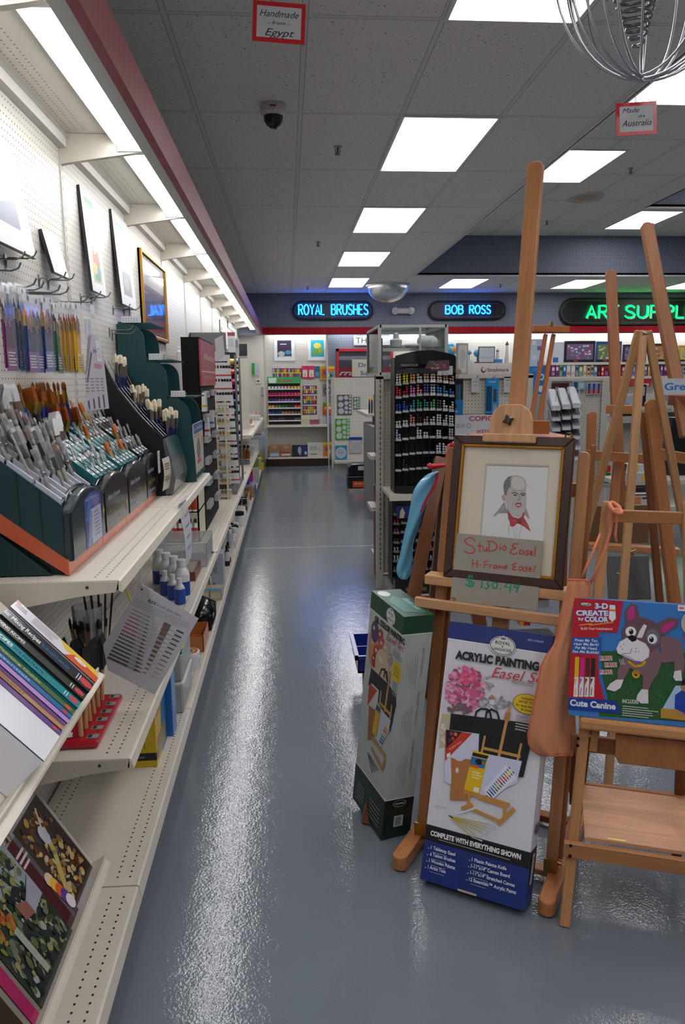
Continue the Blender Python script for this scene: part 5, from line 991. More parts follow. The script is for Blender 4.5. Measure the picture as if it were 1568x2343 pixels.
for k, (c, y, cl) in enumerate(((435, 1390, '#b83434'), (485, 1310, '#3a70b0'), (405, 1130, '#c8a02c'))):
    q = onx(*zC(c, y), -.59); tt = thing('paint_tube', 'white paint tube in the black display with '+['red', 'blue', 'yellow'][k]+' band', 'tube', (-.585, q.y, q.z-.06)); mb = MB('#c9cacc'); mb.hexa([(-.015, -.06, 0), (.015, -.06, 0), (.015, .06, 0), (-.015, .06, 0), (-.012, -.05, .13), (.012, -.05, .13), (.012, .05, .13), (-.012, .05, .13)]); mb.bx(-.016, .016, -.058, .058, .03, .045, cl); mb.build('tube_body', 'gloss', tt)
M = frame((-.585, 6.50, 1.76), (.3, 1, 0), (0, 0, 1)); t = thing('price_card', 'tilted white price card sticking out beside the red header', 'sign', M=M); mb = MB('#c8c2c4'); mb.prism([(0, 0), (.2, .05), (.16, .22), (-.02, .18)], -.001, .001, 'z'); mb.build('card', 'paper', t)
GREY = '#77797d'
t = thing('tube_rack', 'tall grey metal tube rack with slim front posts on the lower left shelf', 'rack', (-.88, 7.15, Z_B)); T = Matrix.Translation((.88, -7.15, -Z_B))
mb = MB('#5c5e62', T); mb.bx(-.88, -.562, 7.15, 7.17, 1.862, 2.035); mb.build('header', 'paint', t); mb = MB('#4c4e52', T); mb.bx(-.88, -.87, 7.15, 8.3, Z_B+.01, 2.03); mb.build('back_panel', 'paint', t)
for x, y, h in ((-.566, 7.2, 2.035), (-.570, 7.62, 1.86), (-.530, 8.03, 1.86), (-.505, 8.24, 1.84)): mb = MB(GREY, T); mb.bx(x-.011, x+.011, y-.011, y+.011, Z_B+.002, h); mb.build('post', 'paint', t)
for k in range(9): z = .66+.14*k; mb = MB(GREY, T); mb.hexa([(-.86, 7.2, z), (-.565, 7.2, z-.04), (-.56, 8.0, z-.04), (-.86, 8.0, z), (-.86, 7.2, z+.008), (-.565, 7.2, z-.032), (-.56, 8.0, z-.032), (-.86, 8.0, z+.008)]); mb.build('sloped_shelf', 'paint', t)
mb = MB('#6a6c70', T); mb.bx(-.88, -.50, 7.18, 8.28, Z_B+.002, Z_B+.03); mb.build('base', 'paint', t)
TB = {}
def tube(key, p, body, band, label, grp, cap='#17171a', s=1.0, hang=True):
    if key not in TB:
        o = thing('paint_tube', label, 'tube', p, 0, grp); mb = MB(body); mb.hexa([(-.017*s, -.002, 0), (.017*s, -.002, 0), (.017*s, .002, 0), (-.017*s, .002, 0)]+[(-.012*s, -.011*s, .10*s), (.012*s, -.011*s, .10*s), (.012*s, .011*s, .10*s), (-.012*s, .011*s, .10*s)]); mb.hexa([(-.0165*s, -.006*s, .03*s), (.0165*s, -.006*s, .03*s), (.0165*s, .006*s, .03*s), (-.0165*s, .006*s, .03*s), (-.0155*s, -.008*s, .042*s), (.0155*s, -.008*s, .042*s), (.0155*s, .008*s, .042*s), (-.0155*s, .008*s, .042*s)], band); mb.build('tube_body', 'gloss', o); mb = MB(cap); mb.cyl((0, 0, .10*s), (0, 0, .125*s), .009*s, .008*s, 10); mb.build('cap', 'gloss', o); TB[key] = o; return o
    return dup(TB[key], label, grp, loc=p)
rg = random.Random(31); BANDS = ['#b8382c', '#23252a', '#c8a02c', '#2a4a8a', '#2a6a3c', '#d8d8d8']
for r in range(10):
    for c in range(6):
        k = rg.randrange(6) if r not in (1, 2) else 0; tube('t%d' % k, (-.668+.026*c+.006*r, 7.165+.004*c, 1.735-.122*r), '#cfd0d1', BANDS[k], 'white paint tube with '+['red', 'black', 'yellow', 'blue', 'green', 'plain white'][k]+' band in the grey tube rack', 'tubes in the grey rack')
for k, (px_, py, col, nm) in enumerate(((705, 1440, '#c8b01c', 'yellow'), (748, 1420, '#1c8a3a', 'green'), (745, 1690, '#1c4a9c', 'blue'), (695, 980, '#b02430', 'red'), (770, 790, '#d0a81c', 'golden'), (700, 1910, '#6a6c72', 'grey'), (760, 1880, '#a8602c', 'rust'))):
    q = onx(*zC(px_, py), -.56); tube('big'+nm, (-.58, q.y, q.z-.03), col, '#17171a', 'large '+nm+' paint tube hanging in the grey tube rack', 'large paint tubes', s=1.7)
for k in range(9):
    q = onx(*zC(812+3*k, 700+103*k), -.51); t = thing('paint_bottle', 'black capped paint bottle with '+['golden', 'orange', 'red', 'purple', 'sky blue', 'teal', 'slate', 'brown', 'amber'][k]+' body in the far rack column', 'bottle', (-.57, 8.40, q.z)); mb = MB(['#c8a01c', '#d85a2c', '#c82c5a', '#8a2c6a', '#2c6ab0', '#2c8aa0', '#4a5a6a', '#7a4a3a', '#c06a2c'][k]); mb.cyl((-.12, 0, 0), (.0, 0, 0), .034, n=12); mb.build('body', 'gloss', t); mb = MB('#111114'); mb.cyl((0, 0, 0), (.045, 0, 0), .03, n=12); mb.cyl((.045, 0, 0), (.06, 0, .0), .022, n=12); mb.build('cap', 'gloss', t)
mb = MB('#131416'); t = thing('bottle_rack', 'black wire rack column carrying the capped paint bottles', 'rack', (-.6, 8.36, Z_B)); mb.bx(-.1, .05, .05, .06, 0, 1.37); mb.build('back_panel', 'paint', t)
t = thing('jar_rack', 'cream wooden jar rack in front of the grey tube rack', 'rack', (-.645, 6.9, Z_B)); T = Matrix.Translation((.645, -6.9, -Z_B))
for x in (-.645, -.56): mb = MB('#c9c0a4', T); mb.bx(x-.008, x+.008, 6.88, 6.896, Z_B, 1.43); mb.build('post', 'paint', t)
for k in range(8): mb = MB('#bdb391', T); mb.bx(-.65, -.53, 6.90, 7.02, .56+.108*k, .566+.108*k); mb.bx(-.65, -.53, 6.895, 6.90, .56+.108*k, .58+.108*k); mb.build('step', 'paint', t)
JR = None
for k in range(8):
    for c in range(4):
        p = (-.632+.029*c, 6.95, .567+.108*k); lab = 'small white lidded paint jar on the cream jar rack'
        if JR is None: JR = jar(lab, p, .013, .05, '#b8a890', '#d8d8d8', None, 'jars on the cream rack')
        else: dup(JR, lab, loc=p)
def wallpic(label, pxs, Y, col, art=None):
    a, b = ony(*zC(pxs[0], pxs[3]), Y), ony(*zC(pxs[2], pxs[1]), Y); carton(label, a.x, Y, a.z, b.x-a.x, .01, b.z-a.z, col, art or (), name='display_board', cat='board', mat='card'); mb = MB('#8a8a8c'); mb.bx(XW-a.x, .02, .01, .02, .02, .05); mb.build('wall_arm', 'paint', LAST[0])
wallpic('black board on a silver stand high on the far left wall', (782, 500, 868, 630), 11.0, '#17161c', (('y', (0, -.2, 1, 0, '#8a8a8e')),)); wallpic('pale display board with maroon top high above the grey rack', (665, 375, 738, 600), 9.3, '#b4b6ba', (('y', (0, .82, 1, 1, '#7a2a3a')), ('y', (.1, .3, .8, .7, '#9a9ca4')))); wallpic('silver display board right of the maroon topped one', (740, 440, 780, 612), 9.8, '#a0a2a8', (('y', (.1, .4, .8, .9, '#7a7480')),))
carton('tall beige divider panel at the far counter shelf', -.875, 10.62, .93, .345, .05, .90, '#c2beb2', (), 0, 'divider_panel', 'panel', 'steel_shelf')
for k in range(6): jar('clear white lidded jar in the row on the far counter shelf', (-.74+.05*k, 12.9, .93), .03, .10, '#b9bec2', '#d4d6d6', None, 'jars on the far counter shelf')
carton('open tan carton on the far counter shelf', -.72, 12.0, .93, .15, .2, .075, '#a87c54'); carton('flat stack of white paper on the far counter shelf', -.80, 11.0, .93, .3, .35, .035, '#c8c8c8', name='paper_stack', cat='paper', mat='paper'); carton('low stack of white envelopes beside the tan carton', -.8, 12.2, .93, .07, .2, .05, '#d0d0d0', name='envelope_stack', cat='paper', mat='paper')
for k in range(4): carton(['white', 'orange', 'white', 'orange'][k]+' striped greeting card leaning at the far counter end', -.60+.03*k, 13.5, .932, .022, .01, .13-.01*k, ['#c8c8c8', '#c86a34'][k % 2], (), .0, 'greeting_card', 'card', 'paper', 'cards at the far counter end')
for k, (x, c) in enumerate(((-.66, '#3a8a3c'), (-.60, '#a8b8c4'))): carton(['green', 'pale blue'][k]+' packet hanging on the return wall above the far counter', x, 14.45, 1.70, .06, .02, .22, c, (), 0, 'hanging_packet', 'packet', 'gloss')
t = thing('thermostat', 'white wall thermostat on the far end peg wall', 'thermostat', (-.545, YB, 1.58)); mb = MB('#c8c8c4'); mb.bx(-.055, .055, -.03, 0, -.045, .045); mb.build('housing', 'paint', t, bevel=.01, seg=2); mb = MB('#5a6260'); mb.bx(-.025, .025, -.032, -.029, -.012, .022); mb.build('display', 'gloss', t)
t = thing('wall_switch', 'grey wall switch box below the thermostat', 'switch', (-.46, YB, 1.40)); mb = MB('#a8a8a4'); mb.bx(-.04, .04, -.035, 0, -.08, .08); mb.build('housing', 'paint', t, bevel=.006)
for k in range(3): bottle('brown paint bottle with black cap on the far lower shelf', (-.66+.05*k, 10.5, Z_B), .027, .19, '#7a4416', '#141416', None, 'brown bottles on the far lower shelf', capr=.7)
t = thing('tape_roll', 'roll of silver tape lying on the far lower shelf', 'tape', (-.58, 9.82, Z_B)); mb = MB('#5c6468'); mb.lathe([(.045, 0), (.075, 0), (.075, .055), (.045, .055), (.045, 0)], n=20); mb.build('roll', 'gloss', t)
for k in range(4): carton('small yellow and black paint block stacked beside the tape roll', -.68, 9.45, Z_B+.033*k, .035, .05, .03, ['#b8a83c', '#4a4a3a'][k % 2], (), 0, 'paint_block', 'block', 'gloss', 'yellow blocks by the tape')
carton('white small box at the edge of the far lower shelf', -.55, 8.78, Z_B, .05, .06, .03, '#cfcfcf'); t = thing('plastic_bin', 'white plastic bin on the far lower shelf', 'bin', (-.66, 10.8, Z_B)); mb = MB('#c2c2c2'); mb.hexa([(.02, 0, 0), (.15, 0, 0), (.15, .3, 0), (.02, .3, 0), (0, -.02, .14), (.175, -.02, .14), (.175, .32, .14), (0, .32, .14)]); mb.bx(-.01, .185, -.03, .33, .135, .15); mb.build('body', 'gloss', t)
for k in range(5): carton(['white', 'clear', 'pale blue', 'grey', 'furthest white'][k]+' packet in the goods piled on the far lower shelf', -.62+.03*(k % 3), 11.6+.45*k, Z_B, .16, .2, .16+.03*(k % 2), ['#c4c6ca', '#a8acb4', '#7aa0b8', '#8a8c90', '#cacaca'][k], (), 0, 'packet', 'packet', 'gloss')
for k, (lab, p, s, c) in enumerate((('red folder in the aisle edge goods', (-.56, 9.50, .37), (.10, .02, .13), '#9c1c34'), ('magenta box before the red folder', (-.54, 9.35, .37), (.09, .05, .075), '#a8247c'), ('blue box at the aisle edge before the magenta box', (-.60, 9.1, .365), (.12, .1, .05), '#1f4f9c'), ('pale grey tray under the blue box', (-.62, 9.0, .34), (.20, .5, .02), '#8f97a2'), ('tan box low at the aisle edge', (-.58, 9.6, ZD), (.13, .1, .14), '#b08a5a'), ('blue packet low at the aisle edge', (-.56, 9.9, ZD), (.12, .1, .12), '#1f78b4'), ('red label box low at the aisle edge', (-.54, 9.4, ZD), (.06, .08, .06), '#a8242c'), ('white bundle at the aisle edge beyond the red folder', (-.52, 10.4, .2), (.1, .2, .2), '#b8b4b0'), ('green bottle pack far along the aisle edge', (-.56, 10.9, .3), (.12, .2, .2), '#6a8a3c'), ('pink note pad far along the aisle edge', (-.56, 11.3, .35), (.14, .2, .1), '#c4a8a4'))): carton(lab, *p, *s, c, (), 0, 'carton', 'box', 'gloss')
t = carton('yellow and green paper bag hanging at the far end of the left shelf', -.53, 12.7, .12, .11, .05, .24, '#c4b40e', (('y', (0, .55, 1, 1, '#3a7a22')), ('y', ('e', .5, .8, .4, .16, '#c8b41c')), ('y', (.3, .2, .6, .42, '#c8c8c0')), ('y', (.38, .24, .5, .38, '#2a2a2a'))), 0, 'paper_bag', 'bag', 'gloss')
# ================================================================== THE MAIN EASEL AND WHAT IT HOLDS
WOOD, WOODD, WOODL = '#b98a63', '#8e5c38', '#c9a07a'
def lframe(O, deg):
    a = math.radians(deg); ex = V((math.cos(a), math.sin(a), 0)); ey = V((-math.sin(a), math.cos(a), 0)); return Matrix(((ex.x, ey.x, 0, O[0]), (ex.y, ey.y, 0, O[1]), (0, 0, 1, O[2]), (0, 0, 0, 1)))
TE = math.radians(11)
def tl(lx, z, off=0.0, t=TE): return V((lx, z*math.tan(t)+off, z))     # a point on the leaning plane, off = in front (-) or behind (+)
ME = lframe((.6185, 2.241, 0), -31.6)
t = easel = thing('studio_easel', 'tall beech H-frame studio easel holding the framed portrait drawing', 'easel', M=ME)
for s in (-1, 1):
    bar('foot', (s*.24, -.165, .03), (s*.24, .47, .03), .052, .05, '#b07a50', t, side=(1, 0, 0), bevel=.006, round_top=True, round_bot=True, seg=2)
    bar('post', tl(s*.221, .055), tl(s*.221, 1.365), .036, .03, '#a9764e' if s < 0 else WOOD, t, round_top=True, bevel=.003)
    bar('post_rib', tl(s*.221+.022, .08, .02), tl(s*.221+.022, 1.385, .02), .014, .022, WOODD, t, bevel=.002)
    bar('brace', (s*.212, .43, .05), tl(s*.212, .72, .03), .03, .022, '#8a5a38', t, bevel=.002)
    mb = MB('#a98a4a'); mb.bx(s*.221-.02, s*.221+.02, -.02, -.016, .045, .10); mb.cyl((s*.221+.02, -.0, .085), (s*.221+.032, -.0, .085), .008, n=8); mb.build('hinge', 'metal', t)
bar('cross_brace', (-.24, .02, .03), (.24, .02, .03), .035, .02, WOOD, t, side=(0, 1, 0)); bar('cross_brace', (-.24, .33, .03), (.24, .33, .03), .04, .025, WOODD, t, side=(0, 1, 0))
bar('cross_brace', tl(-.23, 1.24, .025), tl(.23, 1.24, .025), .045, .02, WOOD, t, side=(0, 0, 1)); bar('cross_brace', tl(-.23, .45, .025), tl(.23, .45, .025), .045, .02, WOODD, t, side=(0, 0, 1))
mast = bar('mast', tl(.0, .5, -.022), tl(-.008, 2.303, -.012), .052, .030, '#bd8c62', t, round_top=True, bevel=.003, seg=2)
bar('ledge', tl(-.265, .925, -.036), tl(.27, .925, -.036), .034, .06, WOODL, t, side=(0, 0, 1), bevel=.003)
bar('tray_front', tl(-.285, .853, -.082), tl(.285, .853, -.082), .034, .018, WOODL, t, side=(0, 0, 1), bevel=.003)
bar('tray_board', tl(-.27, .842, -.045), tl(.27, .842, -.045), .075, .012, WOODD, t, side=(0, 1, 0), bevel=.002)
# sliding picture clamp with star knob
Mc = ME @ frame(tl(-.01, 1.408, -.044), (1, 0, 0), (0, math.cos(TE), -math.sin(TE)))
bl = MB(WOODL); pts = [(-.072, 0), (.072, 0), (.068, .06), (.06, .082), (.044, .098), (.027, .106), (-.027, .106), (-.044, .098), (-.06, .082), (-.068, .06)]
bl.prism(pts, -.022, 0, 'y'); cl = bl.build('clamp', 'wood', t, local=ME.inverted() @ Mc, bevel=.002)
mb = MB('#c9a27c'); mb.bx(-.082, .09, -.05, .004, -.022, .006); mb.build('clamp_lip', 'wood', cl, bevel=.003)
mb = MB('#141414'); star = [((.021 if k % 2 == 0 else .011)*math.cos(k*math.pi/4+.4), (.021 if k % 2 == 0 else .011)*math.sin(k*math.pi/4+.4)) for k in range(8)]
mb.prism([(-.005+a, .052+b) for a, b in star], -.04, -.022, 'y'); mb.build('knob', 'gloss', cl, bevel=.003)
# ---- framed portrait
def plane_at(off): return ME @ frame(tl(0, 0, off), (1, 0, 0), (0, math.sin(TE), math.cos(TE)))
ct = math.cos(TE)
PF = ME @ frame(tl(0, .9425, -.060), (1, 0, 0), (0, math.sin(TE), math.cos(TE)))
t = thing('framed_portrait', 'framed pencil portrait of a bald man with red bow tie on the tall easel', 'picture', M=PF)
W0, W1, Hh = -.197, .199, .478
mb = MB('#3a211d'); frame_ring(mb, W0, W1, 0, Hh, .030, -.012, .012, '#3a211d'); mb.build('moulding', 'gloss', t, bevel=.003, seg=2)
mb = MB('#a8742c'); frame_ring(mb, W0+.028, W1-.028, .028, Hh-.028, .010, -.008, .010, '#a8742c'); mb.build('gilt_slip', 'dull_metal', t, bevel=.002)
mb = MB('#cfc6b2'); mb.bx(W0+.03, W1-.03, .03, Hh-.03, -.006, -.002, '#d8cfbb')
fo = PF @ V((0, 0, -.0018)); pn = Pan(mb, fo, PF.to_3x3() @ V((1, 0, 0)), PF.to_3x3() @ V((0, 1, 0)))
mb.M = PF.inverted(); z1 = zf(940, 960, 3.733); Q = lambda pts: pn.pxs(pts, z1)
pn.poly(Q([(640, 372), (1185, 388), (1140, 1030), (590, 1000)]), '#b9b4a8'); pn.poly(Q([(655, 385), (1178, 402), (1135, 1040), (603, 1010)]), '#dededf')
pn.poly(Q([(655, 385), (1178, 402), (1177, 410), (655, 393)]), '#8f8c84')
# drawing
pn.poly(Q([(800, 700), (760, 760), (700, 830), (760, 800), (830, 800)]), '#8b8b8c'); pn.poly(Q([(985, 745), (1020, 850), (1000, 840), (960, 800)]), '#9a9a9a')
pn.poly(Q([(790, 640), (776, 660), (785, 690), (810, 700), (815, 650)]), '#b89c92')
pn.poly(Q([(792, 570), (800, 530), (830, 492), (870, 477), (915, 474), (955, 488), (980, 520), (990, 570), (985, 630), (992, 690), (987, 745), (964, 808), (920, 838), (878, 825), (838, 785), (813, 705), (800, 640)]), '#b7b3b0')
pn.poly(Q([(792, 570), (800, 530), (830, 492), (870, 477), (850, 510), (855, 570), (830, 600), (818, 650), (800, 640)]), '#6f6e6e')
pn.poly(Q([(868, 500), (905, 488), (945, 497), (972, 530), (975, 580), (930, 605), (880, 590), (862, 545)]), '#cfc9c6')
pn.poly(Q([(822, 690), (850, 700), (890, 760), (930, 775), (975, 740), (960, 790), (920, 812), (880, 803), (845, 768)]), '#bdb8b5')
pn.line(Q([(862, 632), (890, 622), (918, 636)]), .003, '#4c4a4a'); pn.line(Q([(938, 640), (960, 628), (984, 634)]), .003, '#4c4a4a')
pn.ell(*pn.px(*z1(893, 645)), .006, .003, '#55504e'); pn.ell(*pn.px(*z1(962, 646)), .006, .003, '#55504e')
pn.line(Q([(925, 640), (938, 675), (915, 685), (935, 692)]), .002, '#7a7472'); pn.line(Q([(880, 700), (868, 740), (885, 770)]), .0016, '#8f8b8a'); pn.line(Q([(862, 610), (905, 600), (960, 612)]), .0014, '#8f8b8a')
pn.poly(Q([(890, 720), (915, 708), (945, 712), (950, 735), (925, 752), (900, 745)]), '#8d4440'); pn.poly(Q([(900, 724), (940, 724), (938, 738), (905, 738)]), '#c9b0a4')
pn.line(Q([(868, 500), (850, 530), (846, 575)]), .0012, '#5d5b5b'); pn.line(Q([(965, 520), (992, 550), (1010, 580)]), .0012, '#8b8b8b')
pn.poly(Q([(822, 745), (845, 800), (850, 880), (835, 850)]), '#6d5f66'); pn.poly(Q([(962, 790), (978, 800), (960, 860), (940, 850)]), '#a5545a')
pn.poly(Q([(830, 775), (875, 830), (920, 845), (965, 815), (970, 840), (1000, 890), (1028, 960), (985, 925), (945, 900), (915, 885), (880, 915), (850, 910), (845, 860)]), '#a8323a')
pn.poly(Q([(905, 850), (945, 850), (950, 890), (915, 890)]), '#7f2028'); pn.line(Q([(868, 860), (900, 870)]), .002, '#d0585c'); pn.line(Q([(960, 880), (1000, 915)]), .002, '#d0585c')
pn.line(Q([(870, 915), (900, 1010)]), .0012, '#8d8d90'); pn.line(Q([(950, 905), (925, 1010)]), .0012, '#8d8d90'); pn.line(Q([(840, 900), (838, 985)]), .002, '#a6a2b0'); pn.line(Q([(905, 920), (905, 1000)]), .001, '#9f9fa2')
for k in range(9): pn.line(Q([(720+14*k, 830-12*k), (745+13*k, 790-14*k)]), .0016, '#a8a8a8')
mb.build('mat_and_drawing', 'paper', t)
mb = MB('#ffffff'); mb.bx(W0+.034, W1-.034, .034, Hh-.034, .003, .0045); mb.build('glazing', 'glazing', t)
# ---- price card
fo = ME @ tl(0, .862, -.068); x = ME.to_3x3() @ V((1, 0, -.012)); y = ME.to_3x3() @ V((.012, math.sin(math.radians(9)), math.cos(math.radians(9))))
mb = MB('#98938a'); pn = Pan(mb, fo, x, y); P = pn.pxs([(1046, 1220), (1243, 1238), (1230, 1396), (1030, 1376)]); PM = frame(fo, x, y)
t = thing('price_card', 'grey card hand lettered Studio Easel with a price, propped on the easel tray', 'sign', M=PM)
mb.M = PM.inverted(); pn.k = 0
PMx = PM.to_3x3(); a = [PM @ V((u, v, -.003)) for u, v in P]; b = [PM @ V((u, v, 0)) for u, v in P]
mb.hexa([a[3], a[2], a[1], a[0], b[3], b[2], b[1], b[0]], '#98938a'); pn.k = .0004
R1, R2, GR = '#b8403f', '#b8403f', '#2c8d6f'
def hw(s, x0, y0, x1, y1, h, col, bold=.0, shear=.0, z=z1):
    a, b = pn.px(*z(x0, y0)), pn.px(*z(x1, y1)); c = pn.px(*z(x0, y0-h)); pn.text(s, a[0], a[1], c[1]-a[1], col, math.hypot(b[0]-a[0], b[1]-a[1]), 'l', bold, shear, math.atan2(b[1]-a[1], b[0]-a[0]))
def strokes(S, w, col, z=z1):
    for s in S: pn.line(pn.pxs(s, z), w, col)
strokes([[(550, 1035), (525, 1010), (490, 1012), (460, 1035), (480, 1065), (530, 1085), (552, 1115), (535, 1140), (495, 1143), (455, 1122)], [(592, 1050), (588, 1120), (600, 1128)], [(570, 1080), (612, 1082)], [(622, 1090), (622, 1118), (640, 1124), (652, 1095), (654, 1124)], [(672, 1040), (668, 1122)], [(655, 1040), (705, 1040), (735, 1065), (738, 1095), (715, 1120), (665, 1124)], [(765, 1085), (763, 1115)], [(766, 1065), (767, 1068)], [(800, 1080), (785, 1100), (797, 1118), (815, 1108), (815, 1085), (800, 1080)]], .0035, R1)
strokes([[(918, 1062), (880, 1062), (868, 1085), (900, 1098), (865, 1110), (848, 1135), (880, 1152), (910, 1142)], [(965, 1118), (935, 1118), (930, 1145), (955, 1150), (968, 1125), (972, 1152)], [(1008, 1122), (990, 1120), (988, 1135), (1008, 1145), (995, 1158), (980, 1154)], [(1020, 1142), (1042, 1140), (1038, 1125), (1022, 1128), (1022, 1155), (1044, 1158)], [(1066, 1085), (1060, 1165)]], .0035, R1)
strokes([[(532, 1195), (528, 1262)], [(572, 1200), (568, 1265)], [(530, 1230), (572, 1232)], [(585, 1240), (600, 1240)], [(632, 1208), (628, 1268)], [(632, 1210), (664, 1212)], [(630, 1238), (660, 1238)], [(676, 1240), (674, 1268)], [(676, 1250), (695, 1240)], [(735, 1244), (712, 1245), (708, 1268), (728, 1270), (738, 1250), (742, 1272)], [(756, 1245), (754, 1272), (766, 1250), (776, 1272), (786, 1250), (796, 1274)], [(806, 1262), (824, 1260), (820, 1248), (806, 1252), (804, 1272), (824, 1274)]], .003, R1)
strokes([[(910, 1230), (878, 1232), (872, 1250), (898, 1256), (870, 1270), (872, 1282), (905, 1284)], [(958, 1256), (930, 1258), (926, 1284), (948, 1288), (960, 1262), (964, 1290)], [(1000, 1262), (982, 1260), (980, 1272), (1000, 1282), (988, 1296), (972, 1292)], [(1012, 1280), (1034, 1278), (1030, 1266), (1014, 1268), (1012, 1296), (1036, 1300)], [(1066, 1250), (1050, 1305)]], .003, R1)
strokes([[(540, 1358), (500, 1345), (470, 1360), (500, 1380), (545, 1392), (535, 1418), (495, 1422), (468, 1408)], [(503, 1328), (498, 1432)], [(524, 1330), (520, 1432)], [(615, 1365), (605, 1440)], [(640, 1368), (668, 1378), (652, 1402), (672, 1420), (650, 1444), (634, 1438)], [(715, 1385), (696, 1412), (708, 1442), (735, 1436), (742, 1400), (715, 1385)], [(766, 1442), (770, 1446)], [(822, 1400), (806, 1428), (858, 1438)], [(862, 1392), (846, 1480)], [(925, 1412), (895, 1408), (886, 1430), (912, 1438), (926, 1412), (905, 1476)]], .0045, GR)
strokes([[(345, 1525), (372, 1520), (385, 1532), (360, 1545), (348, 1548)]], .003, R1)
mb.build('card', 'paper', t)
# ================================================================== PRINTED BOXES
def box_thing(name, label, O, ax, S, cols, cat='box'):
    x, y, z = (V(a).normalized() for a in ax); M = frame(O, x, y)
    return thing(name, label, cat, M=M), M
z3 = zf(880, 1400, 3.166); z2 = zf(800, 1320, 3.66)
# --- acrylic box, leaning on the easel
up = math.radians(17.5); ME3 = ME.to_3x3(); O = ME @ V((-.148, -.195, .093*math.sin(up)))
AX = ME3 @ V((1, 0, 0)); AZ = ME3 @ V((.02, math.sin(up), math.cos(up))).normalized(); AN = AX.cross(AZ)    # AN points to the viewer (x cross z)
AM = frame(O, AX, AZ)
t = thing('art_set_box', 'tall blue and white acrylic painting easel set box leaning between the easel feet', 'box', M=AM)
W, D, H = .334, .09, .82
mb = MB('#d2d1db'); mb.bx(0, W, 0, H, -D, 0, '#d2d1db')
mb.M = AM.inverted(); pn = Pan(mb, O, AX, AZ); Q = lambda pts: pn.pxs(pts, z3)
BLU, BLK = '#1f2f74', '#17171d'
vtop = .745*0+pn.px(*z3(500, 195))[1]; vb0 = pn.px(*z3(305, 1535))[1]; vb1 = pn.px(*z3(300, 1650))[1]
mb.M = Matrix.Identity(4)
mb.bx(-.0006, W+.0006, vtop, H+.0006, -D-.0006, .0005, BLU); mb.bx(-.0006, W+.0006, -.0006, vb1, -D-.0006, .0005, '#1c3175'); mb.bx(-.0006, W+.0006, vb1, vb0, -D-.0006, .0005, BLK)
mb.bx(-.0008, W+.0008, vtop-.003, vtop, -D, .0007, '#e8e8ea')
mb.M = AM.inverted(); pn.k = .001
pn.text('RSET-ACR6000', W-.075, vtop+.03, .006, '#aab2d0', .05, bold=.02)
# blossom tree landscape
rg = random.Random(3)
pn.poly(Q([(470, 380), (720, 400), (1060, 560), (1050, 840), (480, 740), (410, 760)]), '#cfcad6')
pn.poly(Q([(420, 740), (480, 735), (480, 960), (395, 985), (400, 830)]), '#b9b58a'); pn.poly(Q([(412, 800), (480, 790), (478, 965), (395, 990)]), '#b8ab98')
for k in range(8): pn.ell(*pn.px(*z3(412+rg.random()*60, 820+k*18)), .007, .0045, rg.choice(['#c9c0b4', '#a89c90', '#d6cfc6']))
def blobs(cx, cy, rx, ry, n, cols, r0, r1):
    for k in range(n):
        a = rg.random()*6.283; q = math.sqrt(rg.random()); u, v = pn.px(*z3(cx+rx*q*math.cos(a), cy+ry*q*math.sin(a))); r = r0+(r1-r0)*rg.random(); pn.ell(u, v, r, r*.8, rg.choice(cols), n=7)
blobs(720, 520, 70, 60, 30, ['#a9a4a4', '#8f9088', '#b9b4ba'], .004, .009)
blobs(585, 560, 140, 165, 210, ['#c85c8c', '#d87aa6', '#e09cc0', '#b44476', '#d66a98', '#8a5266'], .004, .011); blobs(610, 470, 60, 60, 60, ['#d8587f', '#e07aa0', '#cc4470'], .004, .009)
blobs(800, 660, 120, 50, 50, ['#8f94a2', '#a3a8b4', '#7f8790', '#b9bcc8'], .004, .008); blobs(560, 700, 90, 40, 30, ['#5e5a58', '#8a5266', '#6b6a60'], .004, .008)
pn.poly(Q([(755, 622), (782, 598), (808, 622), (800, 640), (762, 640)]), '#a87a72'); pn.poly(Q([(764, 636), (800, 636), (800, 672), (764, 670)]), '#d8d4d0'); pn.rect(*pn.px(*z3(778, 705)), *pn.px(*z3(786, 672)), '#cfc8c8')
# black tote bag
pn.poly(Q([(488, 735), (1060, 805), (1075, 900), (1010, 1195), (975, 1195), (985, 1080), (470, 960), (475, 850)]), '#14161e')
for pts in ([(660, 765), (672, 720), (705, 700), (750, 705), (770, 730), (778, 775)], [(735, 775), (745, 725), (780, 705), (820, 725), (838, 790)]): pn.line(Q(pts), .006, '#17181d')
# canvases
pn.poly(Q([(448, 850), (690, 882), (685, 1010), (590, 1290), (440, 1225)]), '#c9cbe0'); pn.poly(Q([(448, 850), (640, 880), (443, 1080)]), '#bf3a2c'); pn.poly(Q([(450, 852), (570, 868), (452, 990)]), '#2a1a20')
for (x, y, c) in ((490, 880, '#8c3a6a'), (520, 885, '#d8742c'), (500, 915, '#b03c3c'), (475, 930, '#5a2a4a')): pn.ell(*pn.px(*z3(x, y)), .006, .006, c, n=9)
pn.text('Stretched Canvas', *pn.px(*z3(478, 1000)), .006, '#f0c8b8', .05, rot=.74)
pn.poly(Q([(455, 1030), (482, 1015), (482, 1040), (458, 1058)]), '#e8e8e8')
# table easel
for pts, w in (([(912, 680), (830, 1060)], .009), ([(732, 900), (700, 1060)], .007), ([(995, 955), (965, 1090)], .007), ([(720, 985), (985, 1045)], .009)): pn.line(Q(pts), w, '#b98d4e')
pn.poly(Q([(882, 725), (920, 730), (905, 795), (868, 785)]), '#a87a3c')
# palette
pn.poly(Q([(485, 1052), (510, 1060), (530, 1075), (560, 1080), (590, 1062), (640, 1070), (600, 1362), (478, 1360), (490, 1200)]), '#a8703e'); pn.ell(*pn.px(*z3(531, 1145)), .005, .0085, '#cfd0de')
